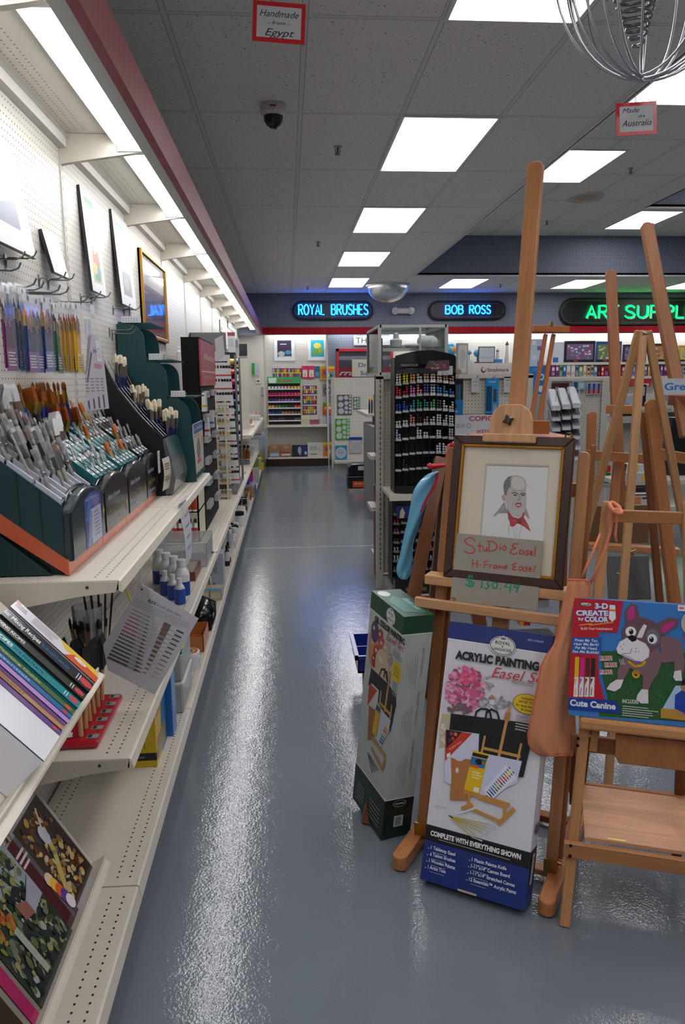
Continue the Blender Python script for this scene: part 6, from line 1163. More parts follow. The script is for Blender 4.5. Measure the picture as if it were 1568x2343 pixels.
# pad and paint set
pn.poly(Q([(760, 1030), (1000, 1080), (960, 1240), (735, 1330), (690, 1330)]), '#c3c8e2')
pn.poly(Q([(648, 1000), (762, 1030), (690, 1320), (580, 1282)]), '#d8b41c'); pn.poly(Q([(645, 1015), (760, 1042), (748, 1065), (640, 1040)]), '#15151a'); pn.poly(Q([(636, 1045), (746, 1070), (725, 1135), (620, 1110)]), '#2a6aa0'); pn.ell(*pn.px(*z3(690, 1085)), .012, .009, '#101014'); pn.poly(Q([(625, 1100), (690, 1115), (685, 1135), (622, 1118)]), '#c8601c'); pn.poly(Q([(712, 1080), (735, 1100), (710, 1098)]), '#d8541c')
pn.poly(Q([(655, 1265), (692, 1275), (684, 1308), (648, 1296)]), '#e8e8e4'); pn.lines(*pn.px(*z3(640, 1160)), pn.px(*z3(715, 1160))[0], 3, .008, '#e8dfa0', rng=rg)
pn.poly(Q([(885, 1105), (965, 1200), (780, 1360), (720, 1290)]), '#d8dcec')
cs = ['#17181c', '#1e3f8a', '#2464b0', '#3f9a4a', '#8ab03a', '#c8a030', '#a8381e', '#d8581e', '#c83a2c', '#e07a2c', '#e8c01c', '#e8d83a', '#dcd8c8']
for k, c in enumerate(cs):
    x, y = 757+k*13.2, 1310-k*14.6; pn.line(Q([(x-10, y-12), (x+4, y+4)]), .0032, '#24438c'); pn.line(Q([(x+2, y+2), (x+20, y+22)]), .0042, c); pn.line(Q([(x+18, y+20), (x+28, y+31)]), .003, '#22242c')
# stand base
for pts, w in (([(585, 1300), (905, 1395)], .012), ([(690, 1350), (890, 1412)], .006), ([(570, 1420), (640, 1395)], .012), ([(620, 1415), (850, 1520)], .010), ([(835, 1530), (940, 1428)], .013), ([(620, 1300), (612, 1410)], .009), ([(880, 1400), (868, 1500)], .009)): pn.line(Q(pts), w, '#b88440')
pn.line(Q([(530, 1455), (600, 1440), (670, 1415)]), .005, '#dcdcdc')
for (x2, y2) in ((835, 1560), (835, 1588), (800, 1600), (780, 1620), (740, 1640), (712, 1655)):
    pn.line(Q([(480, 1478), (x2-70, y2-25)]), .0026, '#b0a040'); pn.line(Q([(x2-70, y2-25), (x2-20, y2-8)]), .0028, '#b8bcc4'); pn.line(Q([(x2-20, y2-8), (x2, y2)]), .0035, '#dcdad4'); pn.line(Q([(472, 1472), (500, 1488)]), .0035, '#2a2030')
# roundels and lettering
def ptext(s, x0, y0, x1, y1, h, col, bold=0.0, shear=0.0, z=z3):
    a, b = pn.px(*z(x0, y0)), pn.px(*z(x1, y1)); c = pn.px(*z(x0, y0-h)); pn.text(s, a[0], a[1], math.hypot(c[0]-a[0], c[1]-a[1]), col, math.hypot(b[0]-a[0], b[1]-a[1]), 'l', bold, shear, math.atan2(b[1]-a[1], b[0]-a[0]))
def roundel(x, y, a, b, z, dark='#1a1a1e'):
    u, v = pn.px(*z(x, y)); pn.ell(u, v, a, b, '#d8d8d8', n=28); pn.ell(u, v, a*.95, b*.93, dark, n=28); pn.ell(u, v, a*.9, b*.87, '#d2d2d2', n=28)
    pn.text('ROYAL', u, v+b*.12, b*.34, dark, a*1.15, 'c', .02); pn.text('&', u, v-b*.17, b*.22, dark, None, 'c', .02); pn.text('LANGNICKEL', u, v-b*.55, b*.3, dark, a*1.5, 'c', .02)
    pn.poly([(u-a*.24, v+b*.62), (u-a*.3, v+b*1.0), (u-a*.12, v+b*.82), (u, v+b*1.12), (u+a*.12, v+b*.82), (u+a*.3, v+b*1.0), (u+a*.24, v+b*.62)], '#d8d8d8')
    pn.poly([(u-a*.18, v+b*.66), (u-a*.22, v+b*.88), (u-a*.08, v+b*.76), (u, v+b*.98), (u+a*.08, v+b*.76), (u+a*.22, v+b*.88), (u+a*.18, v+b*.66)], '#4a4a50')
roundel(861, 246, .042, .030, z3)
ptext('ACRYLIC PAINTING', 518, 335, 1122, 425, 58, '#16161c', .055); ptext('Easel Set', 780, 470, 1200, 530, 78, '#b8362c', 0, .35)
pn.lines(*pn.px(*z3(925, 495)), pn.px(*z3(1110, 520))[0], 2, .007, '#9a9aa4', rng=rg)
u, v = pn.px(*z3(1040, 668)); pn.ell(u, v, .046, .031, '#2a2a1a', n=28); pn.ell(u, v, .0445, .0295, '#d8b81c', n=28)
for k, s in enumerate(['Includes', 'ARTIST TOTE', 'for easy storage', '& travel']): pn.text(s, u, v+.013-.0115*k, .0075, '#2c2a18', [.04, .055, .07, .035][k], 'c', .02)
pn.lines(*pn.px(*z3(960, 750)), pn.px(*z3(1075, 775))[0], 6, .0085, '#a2a2ac', rng=rg)
ptext('ASTM D-4236', 370, 1408, 458, 1422, 12, '#6c6c78')
ptext('COMPLETE WITH EVERYTHING SHOWN', 338, 1612, 992, 1790, 36, '#e2e2e4', .05)
pn.lines(*pn.px(*z3(398, 1648)), pn.px(*z3(920, 1790))[0], 1, .006, '#8a8a92', rng=rg)
def bul(s, x, y, x1, y1): ptext('•', x-22, y, x-10, y+2, 14, '#dfe2ee'); ptext(s, x, y, x1, y1, 26, '#dfe2ee', .02); a = pn.px(*z3(x+10, y+24)); pn.rect(a[0], a[1], a[0]+.05, a[1]+.002, '#8890b8')
bul('1 Tabletop Easel', 342, 1712, 518, 1765); bul('6 Taklon Brushes', 336, 1760, 518, 1812); bul('1 Wooden Palette', 328, 1806, 516, 1862); bul('1 Artist Tote', 320, 1852, 448, 1890)
bul('1 Plastic Palette Knife', 638, 1800, 888, 1868); bul('1-11"x14" Canvas Board', 632, 1846, 912, 1922); bul('1-11"x14" Stretched Canvas', 626, 1893, 948, 1988); bul('12 Essentials™ Acrylic Paints', 618, 1942, 958, 2040)
ps = Pan(mb, O+AX*W, -AN, AZ, base=.0012)     # right narrow side
ps.rect(.02, .07, .05, .16, '#d8d8d8')
for k in range(14): ps.rect(.024, .078+.0055*k, .046, .078+.0055*k+.0015+.0015*(k % 3 == 0), '#1a1a1a')
ps.ell(.045, .235, .022, .018, '#5a5a62')
mb.build('printed_carton', 'card', t)
mb = MB('#1b2e70'); mb.bx(.125, .185, .0, .075, .0004, .0015, '#1b2e70'); mb.bx(.125, .185, -.0, .006, .0004, .002, '#b7a68c'); mb.build('end_flap', 'card', t)
# --- oil colour box
RM = [[0.9451, 0.3218, -0.056], [-0.3161, 0.9443, 0.0917], [0.0824, -0.0689, 0.9942]]
OX, OY, OZ = (V(a).normalized() for a in RM); OM = frame((.295, 2.402, .007), OX, OY); O = OM.translation.copy(); OX, OY, OZ = (OM.to_3x3() @ V(a) for a in ((1, 0, 0), (0, 1, 0), (0, 0, 1)))
t = thing('art_set_box', 'tall green and grey oil colour painting easel set box standing by the aisle', 'box', M=OM)
W, D, H = .113, .251, .834
mb = MB('#a7ada9'); mb.bx(0, W, 0, D, 0, H, '#a9afab')
GRN, GRN2 = '#1f4630', '#16291f'
mb.bx(-.0006, W+.0006, -.0006, D+.0006, H-.062, H+.0006, GRN); mb.bx(-.0008, W+.0008, -.0008, D+.0008, H-.065, H-.062, '#d2d8d4')
mb.bx(-.0006, W+.0006, -.0006, D+.0006, -.0004, .155, GRN2); mb.bx(-.0008, W+.0008, -.0008, D+.0008, .118, .152, '#12151a'); mb.bx(-.001, W+.001, -.001, D+.001, .152, .155, '#d2d8d4')
mb.M = OM.inverted()
pn = Pan(mb, O+OY*D, -OY, OZ, base=.0012); Q = lambda pts: pn.pxs(pts, z2); blobs_z = z2
def tx(s, x0, y0, x1, y1, h, col, bold=0, shear=0): ptext(s, x0, y0, x1, y1, h, col, bold, shear, z2)
pn.poly(Q([(200, 400), (330, 540), (350, 700), (300, 880), (160, 760), (165, 600)]), '#a9a39c')
for (x, y, a, b, c) in ((205, 590, .042, .075, '#b07a5c'), (232, 645, .03, .035, '#a4403a'), (262, 505, .022, .03, '#8c3a40'), (275, 585, .026, .034, '#a05044'), (312, 625, .03, .035, '#a89490'), (215, 460, .03, .04, '#4a3a5a'), (208, 700, .02, .026, '#8c3030'), (275, 750, .055, .062, '#b8a488'), (340, 690, .018, .022, '#9a8a84')):
    u, v = pn.px(*z2(x, y)); pn.ell(u, v, a, b, c, n=16); pn.ell(u-a*.3, v+b*.3, a*.25, b*.2, '#cbbcb0', n=8)
pn.poly(Q([(185, 760), (330, 900), (395, 1000), (395, 1080), (340, 1310), (330, 1200), (260, 1080), (160, 900)]), '#1d1f24')
for pts in ([(255, 820), (270, 775), (300, 775), (318, 870)], [(290, 840), (300, 790), (318, 800), (322, 880)]): pn.line(Q(pts), .008, '#1b1c20')
pn.poly(Q([(190, 890), (250, 950), (235, 1080), (150, 1220), (150, 1060)]), '#b4b8bc'); pn.poly(Q([(170, 890), (235, 950), (152, 1085)]), '#a83428')
for pts, w in (([(345, 800), (298, 1120)], .012), ([(268, 960), (255, 1060)], .01), ([(358, 1075), (342, 1180)], .01), ([(265, 1060), (350, 1160)], .012)): pn.line(Q(pts), w, '#a8854a')
pn.poly(Q([(165, 1075), (215, 1110), (205, 1360), (155, 1365)]), '#8a5a34'); pn.poly(Q([(232, 1060), (268, 1100), (225, 1340), (190, 1300)]), '#c09a1c'); pn.poly(Q([(230, 1068), (266, 1105), (258, 1140), (222, 1110)]), '#2a4a6a')
pn.poly(Q([(268, 1110), (348, 1200), (330, 1300), (265, 1420), (228, 1350)]), '#b4bcc4')
for k, c in enumerate(['#2a2a30', '#2a4a8a', '#3a8a4a', '#c8a030', '#b0381e', '#c8581e', '#d8c03a']): pn.line(Q([(255+k*9, 1370-k*22), (275+k*9, 1395-k*22)]), .008, c)
for pts, w in (([(195, 1350), (300, 1500)], .018), ([(190, 1440), (270, 1600)], .016), ([(275, 1610), (300, 1530)], .016)): pn.line(Q(pts), w, '#a07a44')
for k in range(5): pn.line(Q([(155, 1470), (190+14*k, 1640-6*k)]), .004, '#4a4a48')
roundel(350, 332, .034, .029, z2)
tx('OIL COLOR PAINTING', 215, 365, 465, 575, 48, '#17181a', .055); tx('Easel Set', 312, 520, 458, 635, 62, '#a84038', 0, .35)
u, v = pn.px(*z2(397, 798)); pn.ell(u, v, .034, .037, '#c0a81c', n=24)
for k in range(4): pn.rect(u-.02, v+.014-.010*k, u+.02, v+.0165-.010*k, '#4a4420')
pn.lines(*pn.px(*z2(368, 605)), pn.px(*z2(450, 690))[0], 3, .009, '#83878a', rng=rg); pn.lines(*pn.px(*z2(365, 880)), pn.px(*z2(415, 960))[0], 5, .01, '#83878a', rng=rg)
tx('COMPLETE WITH EVERYTHING SHOWN', 90, 1578, 310, 1880, 26, '#c8cccc', .03)
for k in range(5): pn.rect(.03, .09-.016*k, .095, .094-.016*k, '#7f8f86'); pn.rect(.14, .092-.016*k, .225, .096-.016*k, '#7f8f86')
pf = Pan(mb, O, OX, OZ, base=.0014)            # narrow side with its notes turned sideways
for (v, s, w) in ((.62, 'SET INCLUDES', .1), (.435, 'EL EQUIPO INCLUYE', .12), (.245, "L'ENSEMBLE COMPREND", .13)):
    pf.text(s, .083, v+.02+w/2-.02, .008, '#7c868e', w, 'c', .02, rot=-math.pi/2)
    for k in range(5): pf.rect(.066-.0085*k, v-.05+.012*k, .068-.0085*k, v+.075-.008*k, '#8d9398')
pf.ell(.058, .134, .026, .014, '#9aa09e', n=20); pf.ell(.058, .134, .0235, .012, '#1a1d22', n=20); pf.rect(.04, .131, .076, .1365, '#9aa09e')
pf.rect(.042, .042, .078, .086, '#b4b8b6')
for k in range(12): pf.rect(.048, .048+.0028*k, .070, .0492+.0028*k+.0008*(k % 3 == 0), '#22242a')
pt = Pan(mb, O+OZ*H+OY*D, -OY, -OX, base=.0012) if False else Pan(mb, O+OZ*H, OX, OY, base=.0012)
pt.ell(.03, .215, .022, .026, '#b8c0bc', n=20); pt.poly([(.02, .04), (.095, .02), (.1, .12), (.05, .19), (.012, .14)], '#2c6a64')
pt.text('Easel Set', .075, .16, .022, '#c4ccc8', .11, 'l', 0, .35, rot=-math.pi/2)
mb.build('printed_carton', 'card', t)
# ================================================================== RIGHT HAND EASEL, TOY BOX, APRON
RE = lframe((.786, 1.944, 0), -20); RE3 = RE.to_3x3(); T11 = math.radians(11)
t = thing('shelf_easel', 'low beech easel with plywood shelf at the right edge of the aisle', 'easel', M=RE)
def rl(lx, z, off=0.0): return V((lx, z*math.tan(T11)+off, z))
bar('front_leg', (0, 0, 0), rl(.074, 1.238), .030, .026, '#b98b62', t, bevel=.003); bar('front_leg', (.37, 0, 0), rl(.296, 1.25), .040, .026, '#b98b62', t, bevel=.003, round_top=True)
bar('top_rail', rl(.085, 1.197, .0), rl(.285, 1.197, .0), .036, .018, '#a87850', t, side=(0, 0, 1), bevel=.002)
bar('front_rail', rl(-.012, .235, -.022), rl(.39, .235, -.022), .046, .018, '#b08058', t, side=(0, 0, 1), bevel=.002)
bar('ledge', rl(.018, .612, -.025), rl(.40, .612, -.025), .034, .075, '#bf9066', t, side=(0, 0, 1), bevel=.008, seg=2)
bar('apron_rail', rl(-.004, .525, .020), rl(.36, .525, .02), .05, .018, '#8f6240', t, side=(0, 0, 1), bevel=.002)
mb = MB('#9a6a45'); mb.M = frame(rl(.12, .50, -.020), (1, 0, 0), (0, math.sin(T11), math.cos(T11))); mb.prism([(0, .085), (0, .018), (.012, 0), (.26, 0), (.26, .085)], 0, .014, 'z'); mb.build('fold_flap', 'wood', t, bevel=.002)
bar('upright_block', rl(.06, .515, -.006), rl(.068, .60, -.006), .022, .014, '#a87850', t)
for z, lx in ((.555, .0), (.535, .0), (.252, -.0), (.222, -.0)):
    mb = MB('#3a342e'); c = rl(lx+.03*z, z, -.0235-(.010 if z < .3 else 0)); mb.cyl(c, c+V((0, -.002, 0)), .005, n=10); mb.build('bolt', 'metal', t)
bar('shelf_board', (.045, .19, .268), (.42, .19, .268), .31, .012, '#c39a80', t, side=(0, 1, 0), bevel=.001)
bar('rear_rail', (.03, .345, .262), (.42, .345, .262), .03, .02, '#a0704a', t, side=(0, 0, 1))
for lx in (.03, .36): bar('rear_leg', (lx, .40, 0), (lx+(.03 if lx < .1 else -.03), .30, .60), .03, .022, '#6b4428', t)
for (lx, ly) in ((.11, .042), (.085, .345)):
    mb = MB('#d8c070'); mb.bx(lx, lx+.05, ly-.004, ly+.004, .2735, .2755); mb.build('hinge', 'metal', t)
# ---- dog craft box
BM = RE @ frame(rl(0, .631, -.050), (1, 0, 0), (0, math.sin(T11), math.cos(T11))); BX, BY, BN = (BM.to_3x3() @ V(a) for a in ((1, 0, 0), (0, 1, 0), (0, 0, 1))); O = BM.translation.copy()
t = thing('craft_kit_box', 'bright craft kit box with a cartoon dog resting on the right easel', 'box', M=BM)
mb = MB('#3f7cc0'); pn = Pan(mb, O, BX, BY); z4 = zf(1180, 1120, 3.66); Q = lambda pts: pn.pxs(pts, z4)
c0 = pn.px(1300, 1622); c1 = pn.px(1314, 1368); u0 = (c0[0]+c1[0])/2; v0, v1 = 0.0, c1[1]; u1 = u0+.42
mb.M = Matrix.Identity(4); mb.bx(u0, u1, v0, v1, -.045, 0, '#3a78bd'); mb.M = BM.inverted()
E4 = lambda x, y: pn.px(*z4(x, y))
pn.poly(Q([(700, 1352), (1420, 1365), (1660, 1380), (1660, 1960), (700, 1900)]), '#2f5a34')
rg = random.Random(5)
for k in range(160): u, v = E4(720+rg.random()*800, 1370+rg.random()*500); pn.poly([(u, v), (u+.0025, v), (u+.004*(rg.random()-.5), v+.014)], rg.choice(['#3d7040', '#264a2a', '#4a7c44', '#2a5530']))
pn.poly(Q([(490, 908), (905, 935), (855, 1195), (700, 1195), (695, 1450), (770, 1760), (440, 1740), (470, 1200)]), '#b32030')
pn.poly(Q([(700, 1195), (735, 1200), (715, 1330), (725, 1560), (775, 1760), (745, 1755), (695, 1560), (690, 1330)]), '#2f6cb4')
pn.poly(Q([(442, 1738), (840, 1768), (885, 1875), (437, 1838)]), '#1d3f94'); pn.poly(Q([(475, 1235), (720, 1240), (718, 1382), (466, 1368)]), '#2456a4')
def et(s, x0, y0, x1, y1, h, col, bold=0, shear=0): ptext(s, x0, y0, x1, y1, h, col, bold, shear, z4)
u, v = E4(590, 962); pn.ell(u, v, .0165, .0055, '#1c1c20', n=22); pn.ell(u, v, .0155, .0048, '#cfd6d4', n=22); et('RoseArt', 536, 972, 645, 976, 22, '#22262c', .02)
for dx, col, bd in ((-3, '#24449a', .09), (0, '#d8e2ee', .045)):
    et('3-D', 665+dx, 995, 775+dx, 998, 45, col, bd); et('CREATE', 508+dx, 1052, 778+dx, 1056, 42, col, bd); et("'N'", 522+dx, 1095, 570+dx, 1098, 22, col, bd); et('COLOR', 580+dx, 1104, 778+dx, 1108, 42, col, bd)
pn.poly(Q([(788, 965), (835, 968), (840, 1080), (810, 1108), (782, 1078)]), '#dbe6ee'); pn.poly(Q([(782, 1000), (840, 1006), (840, 1022), (782, 1018)]), '#d8762c')
pn.line(Q([(535, 1135), (640, 1122), (620, 1136), (815, 1112)]), .003, '#d89a2c'); et('Build Your Imagination!', 548, 1172, 812, 1176, 22, '#e8c8cc', .02)
for k, (s, a, b) in enumerate((('Press My Tag,', 495, 690), ('Hear Me Bark!', 487, 698), ('Pat My Head,', 497, 685), ('See Me Bobble!', 476, 702))): et(s, a, 1270+31*k, b, 1276+33*k, 23, '#dce4f0', .02, .2)
for k, c in enumerate(['#d8b41c', '#c82c8a', '#5a2a26', '#26262c']):
    x = 500+45*k; pn.poly(Q([(x, 1400+4*k), (x+34, 1402+4*k), (x+28, 1570), (x-6, 1568)]), c); pn.poly(Q([(x-6, 1568), (x+28, 1570), (x+22, 1735), (x-16, 1733)]), '#dcdcdc'); pn.poly(Q([(x-5, 1580), (x+12, 1585), (x-8, 1640)]), c); pn.line(Q([(x+4, 1660), (x-2, 1720)]), .002, c)
for (x, y) in ((708, 1425), (748, 1480), (708, 1540)):
    et('RUFF!', x-2, y+2, x+104, y+2, 32, '#eeeeee', .1); et('RUFF!', x, y, x+102, y, 30, '#b8242c', .03)
et('Cute Canine', 455, 1805, 838, 1840, 52, '#dfe3ec', .04); et('INCLUDES', 895, 1785, 1030, 1792, 32, '#dfe3dc', .02); pn.lines(*E4(895, 1815), E4(1200, 1830)[0], 5, .0065, '#a8b8a8', rng=rg)
# the dog
D1, D2, D3 = '#7d6068', '#6a4e56', '#8d707a'
pn.poly(Q([(1200, 1230), (1320, 1230), (1390, 1290), (1415, 1420), (1412, 1520), (1380, 1560), (1330, 1540), (1330, 1440), (1230, 1450)]), D1); pn.poly(Q([(1330, 1520), (1385, 1510), (1395, 1600), (1340, 1600), (1320, 1570)]), '#d8d4da')
pn.poly(Q([(900, 1400), (1190, 1330), (1240, 1400), (1190, 1540), (1150, 1600), (1110, 1680), (1060, 1680), (1070, 1560), (960, 1490), (905, 1590), (855, 1590), (850, 1530)]), D1)
pn.poly(Q([(845, 1590), (905, 1590), (880, 1660), (830, 1690), (762, 1670), (790, 1625)]), '#dad6dc'); pn.poly(Q([(1055, 1670), (1110, 1675), (1112, 1790), (1050, 1790), (1012, 1755), (1020, 1720)]), '#dad6dc')
pn.poly(Q([(925, 1130), (915, 1010), (965, 955), (1015, 965), (1045, 1090)]), D2); pn.poly(Q([(940, 1100), (935, 1020), (975, 975), (1000, 985), (1000, 1080)]), '#b83480')
pn.poly(Q([(1180, 1120), (1280, 1070), (1370, 1085), (1360, 1140), (1250, 1215), (1200, 1230)]), D2); pn.poly(Q([(1215, 1190), (1240, 1130), (1335, 1100), (1330, 1135), (1250, 1195)]), '#b83480')
pn.poly(Q([(890, 1180), (930, 1110), (1000, 1070), (1080, 1070), (1150, 1100), (1210, 1150), (1225, 1230), (1200, 1310), (1140, 1370), (1080, 1300), (900, 1260)]), D2)
pn.poly(Q([(1075, 1125), (1100, 1140), (1060, 1240), (1015, 1240), (1040, 1180)]), '#dcd8de'); pn.ell(*E4(1150, 1235), .0175, .0235, '#6c6c7a', rot=.2); pn.ell(*E4(965, 1190), .0145, .015, '#e6e4ea'); pn.ell(*E4(1145, 1250), .0125, .014, '#e6e4ea'); pn.ell(*E4(968, 1190), .006, .008, '#15151a'); pn.ell(*E4(1138, 1255), .006, .008, '#15151a'); pn.ell(*E4(963, 1178), .002, .002, '#ffffff'); pn.ell(*E4(1133, 1243), .002, .002, '#ffffff')
pn.poly(Q([(845, 1330), (870, 1275), (930, 1240), (1010, 1250), (1090, 1290), (1122, 1340), (1115, 1400), (1060, 1440), (990, 1430), (920, 1400), (855, 1370)]), '#dedbe2')
pn.poly(Q([(935, 1230), (975, 1215), (1015, 1235), (1010, 1265), (975, 1275), (945, 1250)]), '#17171b'); pn.line(Q([(975, 1330), (960, 1370), (890, 1375)]), .0014, '#4a4a50'); pn.line(Q([(885, 1380), (950, 1400), (990, 1425)]), .0014, '#4a4a50')
for (x, y) in ((880, 1315), (905, 1295), (895, 1335), (1010, 1330), (1030, 1355), (1005, 1355)): pn.ell(*E4(x, y), .0016, .0016, '#5a5a60', n=8)
pn.line(Q([(945, 1440), (1000, 1480), (1060, 1470), (1085, 1440)]), .006, '#c8a820'); u, v = E4(1008, 1545); pn.ell(u, v, .0105, .0115, '#c8a01c'); pn.ell(u, v-.002, .0048, .004, '#5a3a1c')
for dx, dy in ((-.0055, .003), (-.002, .0065), (.0025, .0065), (.006, .003)): pn.ell(u+dx, v+dy, .0018, .0022, '#5a3a1c', n=8)
for k in range(3): pn.line(Q([(868+14*k, 1418), (872+14*k, 1440), (885+16*k, 1465)]), .0016, '#c8ccd8')
pn.ell(*E4(1450, 1120), .02, .03, '#b0a898'); et('MADE', 1405, 1222, 1460, 1224, 18, '#b8303a', .02); et('APPROX', 1382, 1252, 1462, 1254, 18, '#b8303a', .02)
pn.poly(Q([(1340, 1640), (1660, 1650), (1660, 1930), (1220, 1880), (1230, 1830)]), '#a8c0d8'); pn.poly(Q([(1215, 1830), (1660, 1860), (1660, 1960), (1215, 1910)]), '#b48a3c'); pn.poly(Q([(1390, 1680), (1480, 1670), (1480, 1860), (1410, 1880), (1330, 1830), (1335, 1720)]), '#2444a4'); pn.poly(Q([(1330, 1830), (1410, 1870), (1420, 1900), (1370, 1890)]), '#b07a5c'); pn.ell(*E4(1420, 1650), .012, .014, '#a87a60'); pn.poly(Q([(1385, 1640), (1400, 1590), (1460, 1580), (1460, 1630)]), '#1c1a1c')
pn.poly(Q([(1360, 965), (1460, 972), (1456, 1022), (1356, 1015)]), '#dcd8dc'); pn.rect(*E4(1370, 1000), *E4(1410, 985), '#c8707a')
mb.build('printed_carton', 'card', t)
# ---- the orange apron
AY = 2.085
def ap(x, y, Y=AY): return ony(*z4(x, y), Y)
t = thing('apron', 'orange cloth apron hanging by its ties from the right easel', 'apron', ap(400, 1200))
o = V(ap(400, 1200)); Lf = [(437, 755), (415, 880), (378, 1040), (358, 1180), (330, 1300), (255, 1400), (212, 1490), (190, 1620), (160, 1780), (128, 1930), (106, 2050), (112, 2130), (150, 2190), (215, 2228)]
Rt = [(600, 760), (628, 800), (620, 900), (560, 1050), (520, 1200), (500, 1320), (500, 1420), (500, 1500), (500, 1620), (500, 1780), (500, 1930), (499, 2060), (498, 2150), (480, 2225)]
mb = MB('#cf8a63'); n = 14; vs = []
for j, (l, r_) in enumerate(zip(Lf, Rt)):
    for i in range(n+1):
        q = i/n; x = l[0]+(r_[0]-l[0])*q; y = l[1]+(r_[1]-l[1])*q
        dep = -.022*math.sin(math.pi*q)*min(1, .4+j*.05)+.006*math.sin(q*9+j*.7)*(j/14)+.004*math.sin(q*17-j*.5)
        vs.append(ap(x, y, AY+dep)-o)
fs = [(j*(n+1)+i, j*(n+1)+i+1, (j+1)*(n+1)+i+1, (j+1)*(n+1)+i) for j in range(len(Lf)-1) for i in range(n)]
mb.add(vs, fs, '#cf8a63', True); ob = mb.build('apron_cloth', 'cloth', t)
md = ob.modifiers.new('sub', 'SUBSURF'); md.levels = md.render_levels = 1; md = ob.modifiers.new('sol', 'SOLIDIFY'); md.thickness = .0015
mb = MB('#d4694c'); P = [vs[j*(n+1)] for j in range(2, len(Lf))]+[vs[(len(Lf)-1)*(n+1)+i] for i in range(n+1)]; mb.tube(P, .0032, 6); mb.tube([vs[i] for i in range(n+1)], .003, 6); mb.tube([vs[j*(n+1)+n] for j in range(0, 5)], .003, 6); mb.build('binding', 'cloth', t)
mb = MB('#c8754f'); mb.add([ap(447, 765, AY+.012)-o, ap(600, 775, AY+.02)-o, ap(625, 810, AY+.02)-o, ap(600, 900, AY+.02)-o, ap(520, 960, AY+.015)-o], [(0, 1, 2, 3, 4)]); mb.build('back_fold', 'cloth', t)
def strap(pts, w, name='tie'):
    mb = MB('#d97f5c'); vs = []
    for (x, y, Y) in pts: vs += [ap(x-w, y, Y)-o, ap(x+w, y+3, Y)-o]
    mb.add(vs, [(2*i, 2*i+1, 2*i+3, 2*i+2) for i in range(len(pts)-1)], '#d97f5c', True); ob = mb.build(name, 'cloth', t); md = ob.modifiers.new('sol', 'SOLIDIFY'); md.thickness = .002
YT = 2.10
strap([(548, 755, AY), (600, 640, AY), (660, 500, AY+.01), (730, 320, YT+.03)], 11); strap([(628, 785, AY), (690, 650, AY), (760, 480, AY), (800, 330, YT-.01), (815, 200, YT-.02), (830, 150, YT-.02)], 12)
strap([(840, 150, YT-.02), (848, 250, YT-.02), (835, 380, YT-.02), (845, 438, YT-.02)], 9)
mb = MB('#d97f5c'); c = ap(838, 155, YT-.015)-o
mb.tube([c+V((.012*math.cos(a), .03*math.sin(a), .011*math.sin(a*1.0))) for a in [i*math.pi/6 for i in range(12)]], .006, 6, closed=True); mb.sphere(c+V((-.004, -.02, -.006)), .008, sz=1.3); mb.build('knot', 'cloth', t)
# ================================================================== BACK WALL UNIT
for i in range(8):
    x0 = -.38+1.22*i; t = thing('fluorescent_lamp', 'fluorescent lamp behind the red band of the back wall, bay %s' % ['far left', 'second', 'third', 'fourth', 'fifth', 'sixth', 'seventh', 'eighth'][i], 'lamp', (x0, 14.3, 2.47), 0, 'fluorescent lamps of the back wall')
    mb = MB('#d8d8d8'); mb.bx(.02, 1.2, .03, .12, .03, .06); mb.build('reflector', 'paint', t); mb = MB('#fff'); mb.cyl((.05, .07, .012), (1.17, .07, .012), .016, n=8); mb.build('tube', 'back_tube_light', t)
YP = 14.53
t = thing('slotted_upright', 'slotted beige corner post of the back wall unit', 'upright', (-.415, 14.24, 0)); mb = MB('#b9b6ae'); mb.bx(-.02, .02, 0, .04, 0, 2.42); [mb.bx(.004, .010, -.0008, 0, .1+.04*k, .122+.04*k, '#34322e') for k in range(57)]; mb.build('upright_face', 'steel_shelf', t)
mb = MB('#bab7af'); t = thing('divider_panel', 'beige divider at the right end of the back wall unit', 'panel', (.75, 14.22, 0)); mb.bx(-.015, .015, 0, .33, 0, 2.42); mb.build('panel', 'steel_shelf', t)
for lab, y in (('upper beige shelf of the back wall unit', 972), ('lower beige shelf of the back wall unit', 1046)):
    z = ony(690, y, 14.2).z; t = thing('gondola_shelf', lab, 'shelf', (-.39, 14.2, z)); mb = MB('#c4c0b4'); mb.bx(0, 1.12, 0, .33, -.04, 0); mb.build('shelf_plate', 'steel_shelf', t)
zu, zl = ony(690, 972, 14.2).z, ony(690, 1046, 14.2).z
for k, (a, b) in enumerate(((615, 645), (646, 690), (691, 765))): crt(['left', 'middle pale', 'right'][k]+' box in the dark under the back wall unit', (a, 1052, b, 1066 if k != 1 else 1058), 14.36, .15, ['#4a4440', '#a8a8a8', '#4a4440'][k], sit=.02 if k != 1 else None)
crt('framed print of a comet and shell on the back wall', (628, 771, 674, 826), 14.533, .015, '#dfe6e8', ((.16, .15, .84, .86, '#3a3048'), ('e', .35, .3, .17, .11, '#9ab8c0'), ('e', .68, .36, .15, .09, '#4a90b0'), ('e', .35, .3, .07, .05, '#d0b890'), (.3, .68, .6, .72, '#c0c0d0'), (.2, .15, .82, .2, '#c8c8d4')), 'framed_print', 'picture')
crt('framed print of a yellow frog on blue, right on the back wall', (705, 770, 748, 825), 14.533, .015, '#dfe6e8', ((.16, .15, .84, .86, '#2aa0c0'), ('e', .5, .62, .2, .12, '#d8c858'), ('e', .42, .36, .2, .14, '#6a9a3c'), ('e', .66, .42, .12, .14, '#86aa44')), 'framed_print', 'picture')
MK = ((.06, .55, .94, .95, '#4a1c5c'), (.06, .1, .94, .45, '#c8c8d0'))
def cols(n, pal, v0, v1, rg): return [(.06+.88*k/n, v0, .06+.88*(k+.75)/n, v1, rg.choice(pal)) for k in range(n)]
